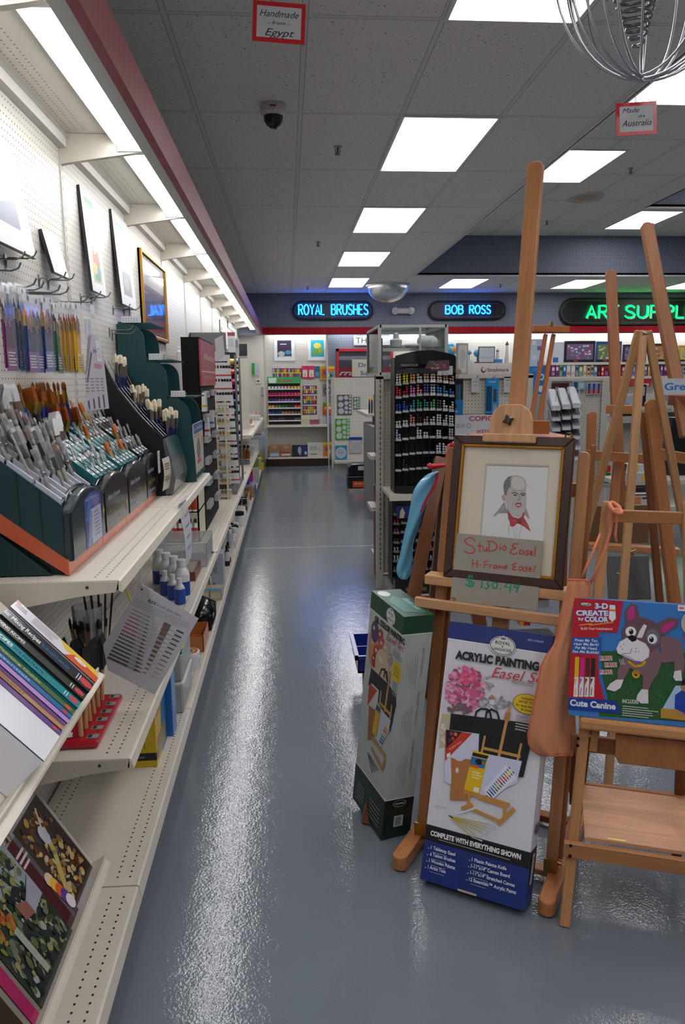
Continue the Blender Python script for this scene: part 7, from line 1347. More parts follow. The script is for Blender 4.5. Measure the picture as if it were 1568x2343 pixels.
rg = random.Random(41); PAL = ['#c82c3c', '#d88a1c', '#c8c01c', '#2c8a3c', '#2c4aa0', '#8a2c8a', '#d8d0d8', '#d85a8a', '#6ab03c']
for k in range(4): crt('purple marker pack in the top row of the back wall, '+['leftmost', 'second', 'third', 'fourth'][k], (625+16.4*k, 839, 640.5+16.4*k, 864), 14.528, .02, '#4a1c54', [(0, .86, 1, 1, '#c8c4cc')]+cols(5, PAL, .5, .8, rg)+[(0, .38, 1, .48, '#b8c828')]+cols(5, PAL, .06, .36, rg), 'marker_pack', 'marker pack')
for k in range(2): crt(['left', 'right'][k]+' pink and white packet in the top row of the back wall', (691.5+14.5*k, 837, 705+14.5*k, 866), 14.518, .03, '#c8305c', ((.12, .12, .88, .68, '#d8cfc8'), ('e', .5, .3, .1, .12, '#b89a3c')), 'packet', 'packet', 'gloss')
crt('narrow blue packet between the pink packets and the toy box', (721, 838, 731, 864), 14.528, .02, '#2c6a94', ((.1, .1, .9, .5, '#5a9ab8'),), 'packet', 'packet', 'gloss')
TOY = ((0, .82, 1, 1, '#c8b41c'), (.1, .1, .95, .8, '#c8642c'), (.35, .1, .95, .55, '#3a90a8'), ('e', .55, .35, .08, .16, '#e0c040'), ('e', .75, .3, .07, .14, '#2a2a30'), ('e', .3, .5, .12, .14, '#7a4a8a'))
crt('colourful craft box at the right end of the top row on the back wall', (733, 838, 766, 869), 14.488, .06, '#c8a01c', TOY)
# clay rack
a, b = ony(615, 970, 14.3), ony(687, 864, 14.3); W, H = b.x-a.x, b.z-zu
t = thing('clay_rack', 'black stepped rack of coloured clay blocks with green header on the back wall', 'rack', (a.x, 14.3, zu)); mb = MB('#15161a'); mb.bx(0, W, .1, .12, 0, H*.93); mb.bx(-.012, 0, 0, .12, 0, H*.82, '#b8a080'); mb.bx(W, W+.012, 0, .12, 0, H*.82, '#b8a080'); mb.build('back_panel', 'paint', t)
mb = MB('#3a9a5c'); mb.bx(-.01, W+.01, -.01, .0, H*.88, H*1.02); pn = Pan(mb, (-.01, -.01, H*.88), (1, 0, 0), (0, 0, 1)); pn.poly([(.04, .01), (.16, .01), (.18, H*.12), (.02, H*.12)], '#c8d4cc'); pn.text('Sculpey', .2, .03, .05, '#a8342c', .27, bold=.03); mb.build('header', 'card', t)
CR = [['#d8d8d4', '#d4ccd0', '#d8b0b8', '#d8a04a', '#d8c03c'], ['#8a2c4c', '#a83464', '#c8345c', '#d84a7c'], ['#5a3478', '#7a4a9a', '#8a6ab0', '#3a4a98'], ['#d89a3c', '#5a8a3c', '#2c6a44', '#3a3a40', '#c84a3c'], ['#2c4a94', '#24407c', '#b07a5c', '#a86848', '#7a5a4a'], ['#4a3a3c', '#5c5054', '#3c3438', '#6a6064']]
CB = {}
for r in range(6):
    z = zu+H*(.78-.135*r); mb = MB('#c8ccd4' if r != 1 else '#c83c6c'); mb.bx(a.x*0, W, -.006, .0, z-zu-.028, z-zu-.006); mb.build('price_strip', 'paper', t)
    for c in range(10):
        col = CR[r][min(len(CR[r])-1, c*len(CR[r])//10)]; p = (a.x+W*(c+.5)/10, 14.34, z); lab = 'small coloured clay block in the black clay rack'
        if col in CB: dup(CB[col], lab, loc=p)
        else: o = thing('clay_block', lab, 'clay', p, 0, 'clay blocks'); m = MB(col); m.bx(-.022, .022, -.03, .03, -.004, .034); m.build('wrapper', 'gloss', o); CB[col] = o
for k in range(3): crt('purple marker pack in the middle column of the back wall, '+['upper', 'middle', 'lower'][k], (694, 879+23.3*k, 725, 901+23.3*k), 14.528, .02, '#4a1c54', [(0, .86, 1, 1, '#c8c4cc')]+cols(6, PAL, .5, .8, rg)+[(0, .38, 1, .48, '#b8c828')]+cols(6, PAL, .06, .36, rg), 'marker_pack', 'marker pack')
t = crt('round bag of grey beads on the back wall', (739, 879, 761, 906), 14.518, .03, '#8a8a94', (('e', .5, .45, .42, .38, '#5c5c66'), ('e', .35, .4, .1, .1, '#c8c8d0'), ('e', .6, .5, .1, .1, '#b8a8c0'), ('e', .5, .3, .1, .1, '#d0d0d8')), 'bead_bag', 'bag', 'gloss')
crt('orange monster face craft card on the back wall', (739, 921, 762, 948), 14.528, .02, '#c8581c', ((0, .75, 1, 1, '#6aa02c'), ('e', .5, .45, .4, .34, '#d06a2c'), ('e', .3, .55, .1, .1, '#e8e0d8'), ('e', .7, .55, .1, .1, '#e8e0d8'), ('e', .5, .68, .1, .1, '#e8e0d8'), (.3, .2, .7, .28, '#5a2418')), 'craft_card', 'card')
for k, (x0, y0, x1, c) in enumerate(((690, 950, 709, '#c4c0a4'), (710, 950, 730, '#b8b4b0'), (690, 960, 709, '#b0ac8c'), (710, 960, 730, '#8a4a5a'), (732, 954, 750, '#a8a8ac'), (751, 951, 766, '#7a84b0'))): crt('small '+['cream', 'grey', 'olive', 'maroon banded', 'silver', 'blue printed'][k]+' box on the upper back shelf', (x0, y0, x1, y0+10 if k < 2 else 971), 14.3, .08, c, sit=None if k < 2 else zu)
for k in range(2): crt(['left brown carton with blue label', 'second brown carton with red label'][k]+' on the lower back shelf', (616+26*k, 1019, 640.5+26*k, 1046), 14.26, .2, '#8f6a48', ((.35, .72, .7, 1, '#a88660'), (.1, .05, .9, .42, ['#5a90c0', '#8a2c34'][k]), (.1, .12, .9, .3, '#b8b8bc')), sit=zl)
crt('dark book with a white face on its cover on the lower back shelf', (669, 1018, 704, 1046), 14.26, .05, '#1c2030', (('e', .55, .5, .16, .38, '#8a94a0'), (.55, 0, 1, 1, '#22305c'), ('e', .48, .55, .12, .32, '#9aa2aa'), (.8, .2, .95, .45, '#b0b4bc')), 'book', 'book', sit=zl)
crt('pale notice pad with grey drawing on the lower back shelf', (705, 1012, 739, 1046), 14.26, .05, '#b8bab0', ((.12, .45, .62, .75, '#9a9ca0'), (.7, .4, .85, .62, '#b89a8a'), (.15, .14, .6, .2, '#5a5a58')), 'pad', 'pad', sit=zl)
crt('colourful craft box on the lower back shelf', (740, 1012, 768, 1046), 14.26, .08, '#c86a1c', TOY, sit=zl)
# sign and red framed window
mb = MB('#c0c4c8'); o, q = ony(810, 790, 14.52), ony(905, 768, 14.52); t = thing('wall_sign', 'white sign reading THE, partly hidden behind the glass case', 'sign', o); mb.bx(0, q.x-o.x, 0, .012, 0, q.z-o.z); pn = Pan(mb, (0, 0, 0), (1, 0, 0), (0, 0, 1)); pn.text('THE G', .04, .04, .105, '#1f2a30', .44); mb.build('board', 'paper', t)
o, q = ony(770, 866, 14.5), ony(900, 797, 14.5); w, h = q.x-o.x, q.z-o.z; t = thing('window_1', None, None, o); struct(t)
mb = MB('#a81c24'); mb.bx(0, w, 0, .05, h-.05, h); mb.bx(0, .05, 0, .05, 0, h); mb.bx(w-.05, w, 0, .05, 0, h); t2 = mb.build('window_frame', 'paint', t); mb = MB('#3c3a44'); mb.bx(.05, w-.05, .03, .04, 0, h-.05); mb.bx(.05, w-.05, .026, .03, 0, h*.36, '#7a1c28'); mb.bx(.05, w-.05, .027, .03, h*.62, h*.75, '#6a6a74'); pn = Pan(mb, (.05, .026, 0), (1, 0, 0), (0, 0, 1)); pn.text('rra', .0, .06, .10, '#a8a8b0', .3, shear=.4, bold=.02); mb.build('pane', 'gloss', t)
crt('cream card lettered Draft Supp hanging in the red window', (806, 822, 866, 862), 14.42, .006, '#b9b4a0', (('t', 'Draft', .24, .56, .25, '#2c5a8c', .6), ('t', 'Supp', .32, .1, .24, '#2c5a8c', .5)), 'hanging_card', 'sign', 'paper')
# ---- second gondola with templates
Y2 = 12.1; mb = MB(); mb.bx(.70, 1.95, Y2, Y2+.03, .12, 1.63); t = thing('pegboard_panel', 'beige pegboard end panel holding the circle templates', 'panel', (0, 0, 0)); mb.build('panel', 'peg_back', t); mb = MB('#b4b0a6'); mb.bx(.69, .73, Y2-.02, Y2+.05, 0, 1.64); mb.bx(.72, 1.2, Y2-.3, Y2+.03, .30, .33); mb.build('post', 'steel_shelf', t)
def templ(label, box, col, Y=Y2-.02, grid=True):
    F = []
    for (u, v, r) in ((.25, .83, .17), (.25, .5, .19), (.27, .18, .21), (.62, .85, .155), (.63, .58, .145), (.63, .34, .13), (.63, .12, .12), (.89, .93, .08), (.89, .78, .09), (.89, .62, .09), (.89, .46, .09), (.9, .3, .1), (.88, .12, .1)): F.append(('e', u, v, r, r*.72, '#b4b6ba'))
    crt(label, box, Y, .008, col, F, 'circle_template', 'template', 'gloss')
templ('grey plastic circle template hanging on the pegboard', (772, 903, 805, 949), '#55575e'); templ('bright green circle template below the grey one', (768, 958, 800, 1006), '#3f9c34'); templ('small green circle template half hidden by the pens', (809, 908, 825, 936), '#3c7a34')
crt('blue backed protractor disc low on the pegboard', (768, 1019, 794, 1051), Y2-.02, .008, '#2a86b4', (('e', .48, .48, .46, .4, '#b0b2c0'), ('e', .48, .48, .36, .31, '#a4a6b6'), (.3, .4, .65, .5, '#8a8c9a')), 'protractor', 'protractor', 'gloss'); crt('pale protractor disc with blue header beside the grey cabinet', (799, 1000, 829, 1037), Y2-.02, .008, '#a2a4a8', ((0, .82, 1, 1, '#24408c'), ('e', .55, .42, .45, .38, '#b4b6b8'), ('e', .55, .42, .36, .3, '#a8aaac')), 'protractor', 'protractor', 'gloss')
a = ony(823, 1118, 10.9); t = thing('tool_box', 'black plastic tool box with orange label under the template pegboard', 'tool box', (a.x, 10.9, a.z)); mb = MB('#151619'); mb.bx(-.17, .2, 0, .3, 0, .17); mb.bx(-.18, .2, -.01, .3, .16, .18); mb.build('body', 'paint', t, bevel=.015); mb = MB('#16171a'); mb.prism([(-.17, .18), (.2, .18), (.2, .36), (-.12, .36), (-.16, .31)], .01, .29, 'y'); mb.build('lid', 'gloss', t, bevel=.02, seg=2); mb = MB('#c84a1c'); mb.bx(-.10, .2, -.004, 0, .02, .11); pn = Pan(mb, (-.1, -.004, .02), (1, 0, 0), (0, 0, 1)); pn.text('Artist', .02, .04, .035, '#e8d8c0', .12, shear=.3); mb.build('label', 'card', t); mb = MB('#b8bcc0'); mb.bx(-.02, .06, -.012, .02, .27, .33); mb.build('latch', 'gloss', t)
t = thing('low_shelf', 'low beige shelf under the black tool box', 'shelf', (a.x-.1, 10.85, 0)); mb = MB('#a8a498'); mb.bx(-.05, .5, .0, .45, a.z-.03, a.z); mb.bx(.0, .45, .3, .33, 0, a.z-.03); mb.build('shelf_plate', 'steel_shelf', t)
zt = onx(826, 960, .97).z; t = thing('grey_cabinet', 'plain grey cabinet side in the aisle left of the marker display', 'cabinet', (.95, 8.5, 0)); mb = MB('#76777a'); mb.bx(0, .5, 0, 1.05, 0, zt); mb.build('body', 'paint', t, bevel=.004)
t = thing('display_shelf', 'beige shelf of pens above the grey cabinet', 'shelf', (1.0, 9.0, ony(848, 945, 9.4).z)); mb = MB('#b0ac9f'); mb.bx(-.05, .6, .1, 1.5, -.04, 0); mb.build('shelf_plate', 'steel_shelf', t); zp = ony(848, 945, 9.4).z
for k in range(10): bottle('upright marker pen in the rack above the grey cabinet', (1.0+.03*k, 9.3, zp), .012, .17+.03*(k % 3), ['#2a2a2e', '#3a3a3c', '#7a7a80'][k % 3], ['#b8242c', '#c8b01c', '#2a8a4a', '#1c1c20', '#6a2a6a'][k % 5], None, 'pens above the grey cabinet', name='marker_pen', cat='pen', capr=.9, n=8)
for k in range(6): carton('dark boxed pens stacked above the grey cabinet', 1.0+.05*k, 8.9+.03*k, zt+.0, .045, .1, .10+.02*(k % 3), ['#2a2a2c', '#3c3a3c', '#8a2c30', '#55555a', '#2c3a34', '#6a6468'][k], (), 0, 'pen_box', 'box', 'card', 'boxes above the grey cabinet')
# ================================================================== MARKER DISPLAY ENDCAP
YE = 5.66
t = thing('gondola_endcap', 'beige pegboard endcap behind the marker display and the easel', 'panel', (0, 0, 0)); mb = MB(); mb.bx(.70, 1.80, YE, YE+.03, .12, 1.62); mb.build('pegboard', 'peg_front', t)
mb = MB('#bbb7ad'); mb.bx(.66, .71, YE-.03, YE+.04, 0, 1.62); [mb.bx(.683, .690, YE-.0308, YE-.03, .15+.0385*k, .175+.0385*k, '#2c2a27') for k in range(38)]; mb.bx(1.79, 1.84, YE-.03, YE+.04, 0, 1.62); mb.bx(.66, 1.84, YE-.03, YE+.05, 1.60, 1.63); mb.build('upright', 'steel_shelf', t)
mb = MB('#b0aca0'); mb.bx(.72, 1.80, YE+.03, 6.6, .0, .1); mb.bx(1.20, 1.25, YE+.03, 6.6, .1, 1.6); mb.build('spine_panel', 'steel_shelf', t)
mb = MB('#5a2428'); mb.bx(.69, .70, YE+.05, 6.12, .0, .75); mb.build('kick_panel', 'paint', t)
mb = MB('#131315'); mb.bx(.695, .715, 5.72, 6.10, .76, 1.9); t = thing('black_panel', 'tall black display back standing along the aisle side of the marker gondola', 'display', (0, 0, 0)); mb.build('panel', 'paint', t)
for z in (.62, 1.02): t = thing('side_shelf', 'beige shelf edge jutting into the aisle behind the marker display, '+('lower' if z < .8 else 'upper'), 'shelf', (0, 0, z)); mb = MB(BEIGE); mb.bx(.63, .69, 5.75, 6.05, -.03, 0); mb.build('shelf_plate', 'steel_shelf', t)
t = thing('display_shelf', 'beige shelf carrying the upper marker display', 'shelf', (.70, 5.22, .80)); mb = MB('#cbc6b8'); mb.bx(0, .56, 0, .43, -.028, .0); mb.bx(0, .56, -.01, .0, -.045, .002); mb.build('shelf_plate', 'steel_shelf', t)
def rack(label, x0, x1, z0, z1, Yf, bul, head, rows, stripc):
    w = x1-x0; t = thing('marker_display', label, 'display', (x0, Yf, z0)); n = 12; h = z1-z0
    cy = lambda u: -bul*math.sin(math.pi*u)        # the face bows towards the viewer
    def sheet(mb, za, zb, off, col, thick=.0): mb.add([(w*i/n, cy(i/n)+off, z) for z in (za, zb) for i in range(n+1)], [(i, i+1, n+2+i, n+1+i) for i in range(n)], col, True)
    mb = MB('#0d0d0f'); sheet(mb, .0, h, .045, '#0d0d0f'); mb.bx(-.004, .0, -.01, .20, 0, h); mb.bx(w, w+.004, -.01, .20, 0, h); mb.bx(0, w, .18, .2, 0, h); mb.build('cabinet', 'paint', t)
    mb = MB('#26272a'); P = [(w*i/n, h-head[0]*.55+head[0]*.25*math.sin(math.pi*i/n)) for i in range(n+1)]+[(w*(n-i)/n, h+.012+.035*math.sin(math.pi*i/n)) for i in range(n+1)]; mb.add([(a, cy(min(1, max(0, a/w)))-.012, b) for a, b in P], [(i, i+1, 2*n-i, 2*n+1-i) for i in range(n)], '#1b1c1f', True); hd = mb.build('header', 'gloss', t)
    mb = MB('#26272a'); sheet(mb, h-head[0]*.72, h-head[0]*.5, -.02, '#2b2c30'); mb.build('visor', 'gloss', t)
    mb = MB('#1a1a1c'); mb.add([(w*i/n, cy(i/n)-.015, z) for z in (0, .055) for i in range(n+1)], [(i, i+1, n+2+i, n+1+i) for i in range(n)], '#1c1c1f', True); mb.build('plinth', 'gloss', t)
    for z in rows:
        mb = MB(stripc)
        for i in range(9): a, b = (i+.08)/9, (i+.92)/9; za = z+.02*math.sin(math.pi*a)*bul/.05; mb.quad((w*a, cy(a)-.012, za), (w*b, cy(b)-.012, za), (w*b, cy(b)-.008, za+.016), (w*a, cy(a)-.008, za+.016), stripc)
        mb.build('price_rail', 'gloss', t)
        mb = MB('#17171a'); sheet(mb, z-.004, z+.0, -.004, '#17171a'); mb.add([(w*i/n, cy(i/n)+o, z) for o in (-.01, .045) for i in range(n+1)], [(i, i+1, n+2+i, n+1+i) for i in range(n)], '#141416'); mb.build('tier', 'paint', t)
    for i in range(1, 9): mb = MB('#1c1c1f'); u = i/9; mb.bx(w*u-.001, w*u+.001, cy(u)-.004, .045, .05, h-head[0]); mb.build('divider', 'paint', t)
    return t, w, cy
rows = [ony(950, y, 5.24).z-.803 for y in (882, 912, 946, 979, 1009, 1044, 1079)]
MD, w, cy = rack('upper black marker display with tiers of round ended markers', .745, 1.165, .803, 1.745, 5.27, .05, (.15,), rows, '#8f9296')
mb = MB('#222226'); pn = Pan(mb, (.03, -.068, .862), (1, 0, 0), (0, 0, 1)); pn.text('PRISMACOLOR', .0, .02, .015, '#a8a4a0', .12); pn.text('PREMIER', .04, .0, .008, '#8a5a3c', .05)
pn.poly([(.15, -.02), (.19, .055), (.335, .06), (.335, -.005)], '#5a3a4a'); rg = random.Random(8)
for k in range(16): pn.ell(.19+.12*rg.random(), .005+.045*rg.random(), .012, .005, rg.choice(['#a83434', '#3a6a9a', '#c88a3c', '#6a8a4a', '#8a4a7a', '#c8a0a0']), rot=.4, n=8)
mb.build('header_print', 'card', MD)
t = thing('price_card', 'white handwritten price card on the marker display header', 'sign', (1.03, 5.215, 1.625)); mb = MB('#c0c0c2'); mb.bx(0, .105, -.008, -.006, 0, .06); pn = Pan(mb, (0, -.008, 0), (1, 0, 0), (0, 0, 1)); pn.text('Prismacolor', .01, .042, .011, '#2a2a30', .085, shear=.3); pn.text('markers', .02, .026, .010, '#2a2a30', .06, shear=.3); pn.text('$ 4.19', .03, .008, .010, '#2a2a30', .045); mb.build('card', 'paper', t)
MC = {}
def pen_end(cat, key, p, col, label, grp, r):
    if (cat, key) in MC: return dup(MC[cat, key], label, grp, loc=p)
    o = thing(cat, label, cat.split('_')[-1], p, 0, grp); mb = MB(col); mb.cyl((0, 0, 0), (0, .05, 0), r, n=8); mb.build('barrel', 'gloss', o); mb = MB('#2a2a2e'); mb.cyl((0, -.0006, 0), (0, 0, 0), r*.45, n=6, col=col); mb.build('end_cap', 'gloss', o); MC[cat, key] = o; return o
RP = [['#d8d4c8', '#d8cc2c', '#d8a060', '#c8c4bc', '#d8b8a0', '#d8c8b8', '#d8c0ac', '#c8a090', '#b87a70'], ['#c83a48', '#b83440', '#d87ab0', '#d88a98', '#6a5aa8', '#b8ccd8', '#3a8ac0', '#3a94c8', '#3a70b8'], ['#2c4ab0', '#2a5ab0', '#2c9ab0', '#2c9a6a', '#3a8a7a', '#6ab07a', '#4a5a58', '#d0ccc0', '#c8c8c0'], ['#d0d0cc', '#c8c8c4', '#c88a84', '#3a3a3e', '#a88a7c', '#c0c0c0', '#c8ccd0', '#c8ccd4', '#d0d0d0'], ['#a8b8c8', None, None, '#c8ccd0', '#c0c4c8', None, '#c8ccd0', None, '#b0b4b8'], ['#26262a', '#26262a', None, None, None, None, '#d0d0d0', '#c8c8c8', None], [None, '#3a3e44', None, None, None, '#2a2c30', '#2c2e32', None, None]]
NM = ['cream and gold', 'red and sky blue', 'blue and green', 'white and grey', 'pale grey', 'black and white', 'charcoal']
for r in range(7):
    for s in range(9):
        c = RP[r][s]
        if not c: continue
        for col in range(2):
            for q in range(rg.choice([2, 3, 4, 4])):
                u = (s+.3+.4*col)/9; pen_end('marker', c, (.745+w*u, 5.27+cy(u)-.002, .803+rows[r]+.020+.019*math.sin(math.pi*u)+.0172*q), c, NM[r]+' marker ends in tier %s of the upper display' % ['one', 'two', 'three', 'four', 'five', 'six', 'seven'][r], 'markers in tier %d' % (r+1), .0072)
rows2 = [ony(940, y, 5.24).z-.135 for y in (1180, 1201, 1222, 1244, 1265, 1287, 1309)]
PD, w2, cy2 = rack('lower black pencil display under the beige endcap shelf', .73, 1.19, .135, .735, 5.27, .05, (.10,), rows2, '#5a5c60')
mb = MB('#1a1c22'); pn = Pan(mb, (.02, -.066, .515), (1, 0, 0), (0, 0, 1)); pn.rect(.0, -.02, .1, .07, '#1c2c58'); pn.poly([(.02, -.018), (.05, -.018), (.06, .02), (.04, .06), (.025, .03)], '#b0a4a0'); pn.text('PRISMACOLOR', .13, .045, .014, '#77747a', .14); mb.build('header_print', 'card', PD)
P2 = [['#b8a89a', '#a8907c', '#b89a3c', '#c8a43c', '#c8b43c', '#8a7a4a', '#a8883c', '#988a5c', '#b0a060'], ['#a83440', '#8a2c34', '#c85a74', '#a84454', '#b85a5c', '#8a4a44', '#a86a50', '#98604c', '#a06a5a'], ['#8a4a5c', '#6a3444', '#6a4a8a', '#7a5a50', '#a89a90', '#4a3a5c', '#5a4a70', '#4a4468', '#6a5a78'], ['#4a3a34', '#5a9ab8', '#8aa8b8', '#7a8a98', '#7a7a7c', '#8a94a0', '#a8a83c', '#c8b82c', '#b8b43c'], ['#a8a49c', '#a0a4a8', '#4a4240', '#c0b8ac', '#a8a8a4', '#b8704c', '#b0684a', '#a85c44', '#8a4c3c'], ['#b8b0a8', '#a89a90', '#988a84', '#a8a09c', '#b0a098', '#c0a898', '#b89c90', '#b0a4a0', '#a89c98'], ['#3a6a9a', '#4a3a6a', '#6a4a5a', '#3a5aa0', '#4a6ab0', '#5a4a44', '#3a6ab0', '#4a7ac0', '#5a5a6a']]
for r in range(7):
    for s in range(9):
        for col in range(2):
            for q in range(rg.choice([1, 2, 2, 3])): u = (s+.3+.4*col)/9; pen_end('colour_pencil', P2[r][s], (.73+w2*u, 5.27+cy2(u)-.002, .135+rows2[r]+.016+.019*math.sin(math.pi*u)+.0125*q), P2[r][s], 'colour pencil ends packed in the lower black pencil display', 'pencils in the lower display', .0055)
carton('long black boxed set lying at the foot of the pencil display', .73, 5.12, .105, .30, .13, .09, '#15151a', (('y', (.25, .2, .75, .5, '#6a5a1c')),)); t = thing('base_shelf', 'grey base shelf of the marker endcap', 'shelf', (.70, 5.05, 0)); mb = MB('#8d8c88'); mb.bx(0, 1.12, 0, .6, 0, .10); mb.bx(0, 1.12, -.01, 0, .055, .105, '#8a1c24'); mb.build('deck_plate', 'steel_shelf', t)
# glass case
t = thing('glass_case', 'aluminium framed glass case on top of the marker endcap', 'case', (0, 0, 0)); x0, x1, ya, yb, z0, z1 = .69, 1.19, 5.70, 6.5, 1.63, 1.995
mb = MB('#b4b8ba')
for x in (x0, x1): [mb.bx(x-.012, x+.012, y-.012, y+.012, z0, z1) for y in (ya, yb)]; mb.bx(x-.012, x+.012, ya, yb, z1-.02, z1); mb.bx(x-.012, x+.012, ya, yb, z0, z0+.02)
for y in (ya, yb): [mb.bx(x0, x1, y-.012, y+.012, z, z+.02) for z in (z0, z1-.02)]
mb.bx(.985, 1.0, ya-.01, ya+.005, z0, z1); mb.build('frame', 'dull_metal', t)
mb = MB('#fff'); mb.bx(x0, x1, ya-.002, ya+.001, z0, z1); mb.bx(x0-.002, x0+.001, ya, yb, z0, z1); mb.bx(x1-.001, x1+.002, ya, yb, z0, z1); mb.bx(x0, x1, ya, yb, z1-.003, z1); mb.bx(x0+.01, x1-.01, ya+.02, yb-.02, 1.83, 1.835); mb.build('glass', 'glass', t)
for k, (x, y, h, r) in enumerate(((.83, 5.82, .10, .045), (.95, 5.80, .035, .06), (1.05, 5.85, .10, .055), (1.12, 5.95, .09, .06))):
    o = thing('plaster_cast', 'white plaster '+['bust', 'hand', 'cap like head', 'domed form'][k]+' inside the glass case', 'cast', (x, y, 1.836)); mb = MB('#c0c0c2')
    if k == 0: mb.lathe([(0, 0), (r, 0), (r, h*.55), (r*.5, h*.65), (r*.45, h), (0, h*1.12)], n=12); 
    elif k == 1: mb.sphere((0, 0, .012), .05, sx=1.4, sy=.6, sz=.3); [mb.tube([(.0, .02*q-.02, .015), (-.09, .02*q-.03, .01)], .006, 5) for q in range(3)]
    else: mb.sphere((0, 0, h*.45), r, sz=.9); mb.bx(-r*1.5, 0, -.02, .02, .0, .012)
    mb.build('cast', 'matte', o)
for k in range(3): bottle('small '+['white', 'amber', 'brown'][k]+' bottle in the lower part of the glass case', (.86+.07*k, 5.8, z0+.02), .02, .10+.02*k, ['#b8b8b4', '#8a5a34', '#6a4428'][k], '#d4d4d4', None, None, capr=.6)
carton('white box with red foot in the lower part of the glass case', 1.07, 5.85, z0+.02, .07, .1, .13, '#c0ccd2', (('y', (0, 0, 1, .3, '#b8242c')),))
# right side of the endcap
YPP = YE-.03
crt('blistered coloured pencil set hanging on the endcap pegboard', (1022, 866, 1061, 950), YPP, .015, '#3a3a40', [(.05, .85, .95, .98, '#16161a')]+[(.08+.085*k, .42, .14+.085*k, .84, c) for k, c in enumerate(['#c86a2c', '#c8a01c', '#a8242c', '#c83a2c', '#4a2a24', '#2a2c5a', '#2a6a3c', '#2a4a8a', '#2c7a8a', '#1c1c20'])]+[(0, 0, 1, .42, '#2270a8'), ('e', .4, .25, .2, .1, '#1a1a20'), ('t', 'Scholar', .1, .08, .05, '#b8d0e0', .6)], 'pencil_set', 'pencil set', 'gloss')
crt('blue blister pack of black pencils and sharpener on the pegboard', (1111, 865, 1142, 949), YPP, .015, '#2a86c0', [(.05+.11*k, .1, .13+.11*k, .78, '#1c1d22') for k in range(4)]+[('t', 'Scholar', .2, .88, .05, '#a8d0e4', .6), (.6, .08, .9, .28, '#8a98a0'), (.6, .35, .85, .7, '#3c4650')], 'pencil_set', 'pencil set', 'gloss')
for k, b in enumerate(((1079, 866, 1097, 898), (1153, 862, 1172, 898))): crt(['left', 'right'][k]+' white price tag hanging from a peg hook on the endcap', b, YPP, .003, '#b8b8bc', ((.15, .75, .85, .8, '#7a7a80'), (.15, .5, .7, .54, '#9a9aa0'), (.15, .4, .8, .44, '#9a9aa0')), 'price_tag', 'tag', 'paper')
crt('white price sign with red lettering pinned low on the endcap pegboard', (1032, 946, 1131, 1001), YPP, .006, '#bfc0c6', (('t', 'COPIC', .42, .70, .2, '#a8242c', .55), ('t', 'SKETCH', .6, .17, .14, '#a8242c', .4), ('t', '$5.59', .12, .42, .15, '#8a8a90', .2), ('e', .41, .49, .05, .1, '#2a2a30'), ('e', .41, .49, .042, .085, '#bfc0c6'), (.03, .03, .97, .07, '#c87a4a'), (.03, .07, .97, .09, '#4a6ab0'), (.06, .3, .09, .85, '#6a6a70'), (0, 0, .01, 1, '#2a2a30'), (0, .98, 1, 1, '#2a2a30')), 'sign_board', 'sign', 'paper')
for px_ in (1043, 1089, 1126, 1164): q = ony(px_, 864, YE); t = thing('peg_hook', 'short wire peg hook on the endcap pegboard', 'hook', (q.x, YE, q.z), 0, 'peg hooks on the endcap'); mb = MB('#5a5a5c'); mb.tube([(0, 0, 0), (0, -.05, 0), (.004, -.07, .015)], .0025, 5); mb.build('prong', 'metal', t)
crt('white ledge strip under the marker sign', (1018, 1001, 1175, 1012), YPP-.05, .08, '#b4b6ba', (), 'ledge_strip', 'ledge', 'paint')
crt('paper sign with maroon lettering and crescent on top of the endcap', (1080, 836, 1178, 857), 5.78, .01, '#c2bfbd', (('e', .27, .5, .06, .35, '#6a2434'), ('e', .28, .58, .04, .24, '#c2bfbd'), ('t', 'Strathmore', .36, .3, .42, '#6a2c3c', .5)), 'sign_board', 'sign', 'paper', sit=1.631)
crt('grey sculpted relief panel standing on top of the endcap', (1046, 785, 1072, 856), 6.2, .05, '#8f8f90', ((.12, .06, .88, .94, '#b4b2b0'), ('e', .5, .6, .3, .2, '#a09e9c'), ('e', .45, .3, .25, .12, '#a8a4a4')), 'relief_panel', 'panel', 'paint', sit=1.631); crt('plain white box behind the relief panel', (1020, 825, 1082, 857), 6.5, .2, '#b8b8ba', (), sit=1.631)
t = thing('tape_roll', 'small roll of tan tape on top of the endcap', 'tape', (1.30, 5.75, 1.65)); mb = MB('#8a7460'); mb.cyl((0, 0, 0), (0, .03, 0), .022, n=12); mb.build('roll', 'paper', t)
# ================================================================== EASELS BEHIND, RIGHT SIDE OF THE STORE
def bpx(name, p0, p1, w, th, col, parent, side=(1, 0, 0), **k):
    """bar between two sighted points, each (photo x, photo y, depth)"""
    o = parent.location; a, b = ony(*p0)-o, ony(*p1)-o; return bar(name, a, b, w, th, col, parent, side, **k)
W1, W2, W3 = '#a8744c', '#8a5c3a', '#b98a64'
t = thing('studio_easel', 'second H-frame studio easel behind the orange apron, holding a brown board', 'easel', (1.62, 3.95, 0))
bpx('mast', (1424, 1250, 3.98), (1398, 618, 4.3), .056, .03, '#9c6a46', t, round_top=True)
bpx('mast_clamp', (1388, 936, 3.98), (1466, 938, 3.9), .045, .05, '#a8744c', t, (0, 0, 1)); bpx('post', (1344, 1260, 3.92), (1355, 943, 4.08), .045, .03, '#a06c46', t, round_top=True); bpx('post', (1396, 1260, 3.9), (1414, 1057, 4.0), .045, .03, W1, t)
bpx('cross_brace', (1338, 1040, 3.98), (1497, 1052, 3.9), .05, .025, W1, t, (0, 0, 1)); bpx('ledge', (1306, 1246, 3.86), (1555, 1262, 3.7), .035, .06, W3, t, (0, 0, 1)); bpx('brace', (1428, 1060, 4.1), (1410, 1180, 4.2), .03, .02, W2, t)
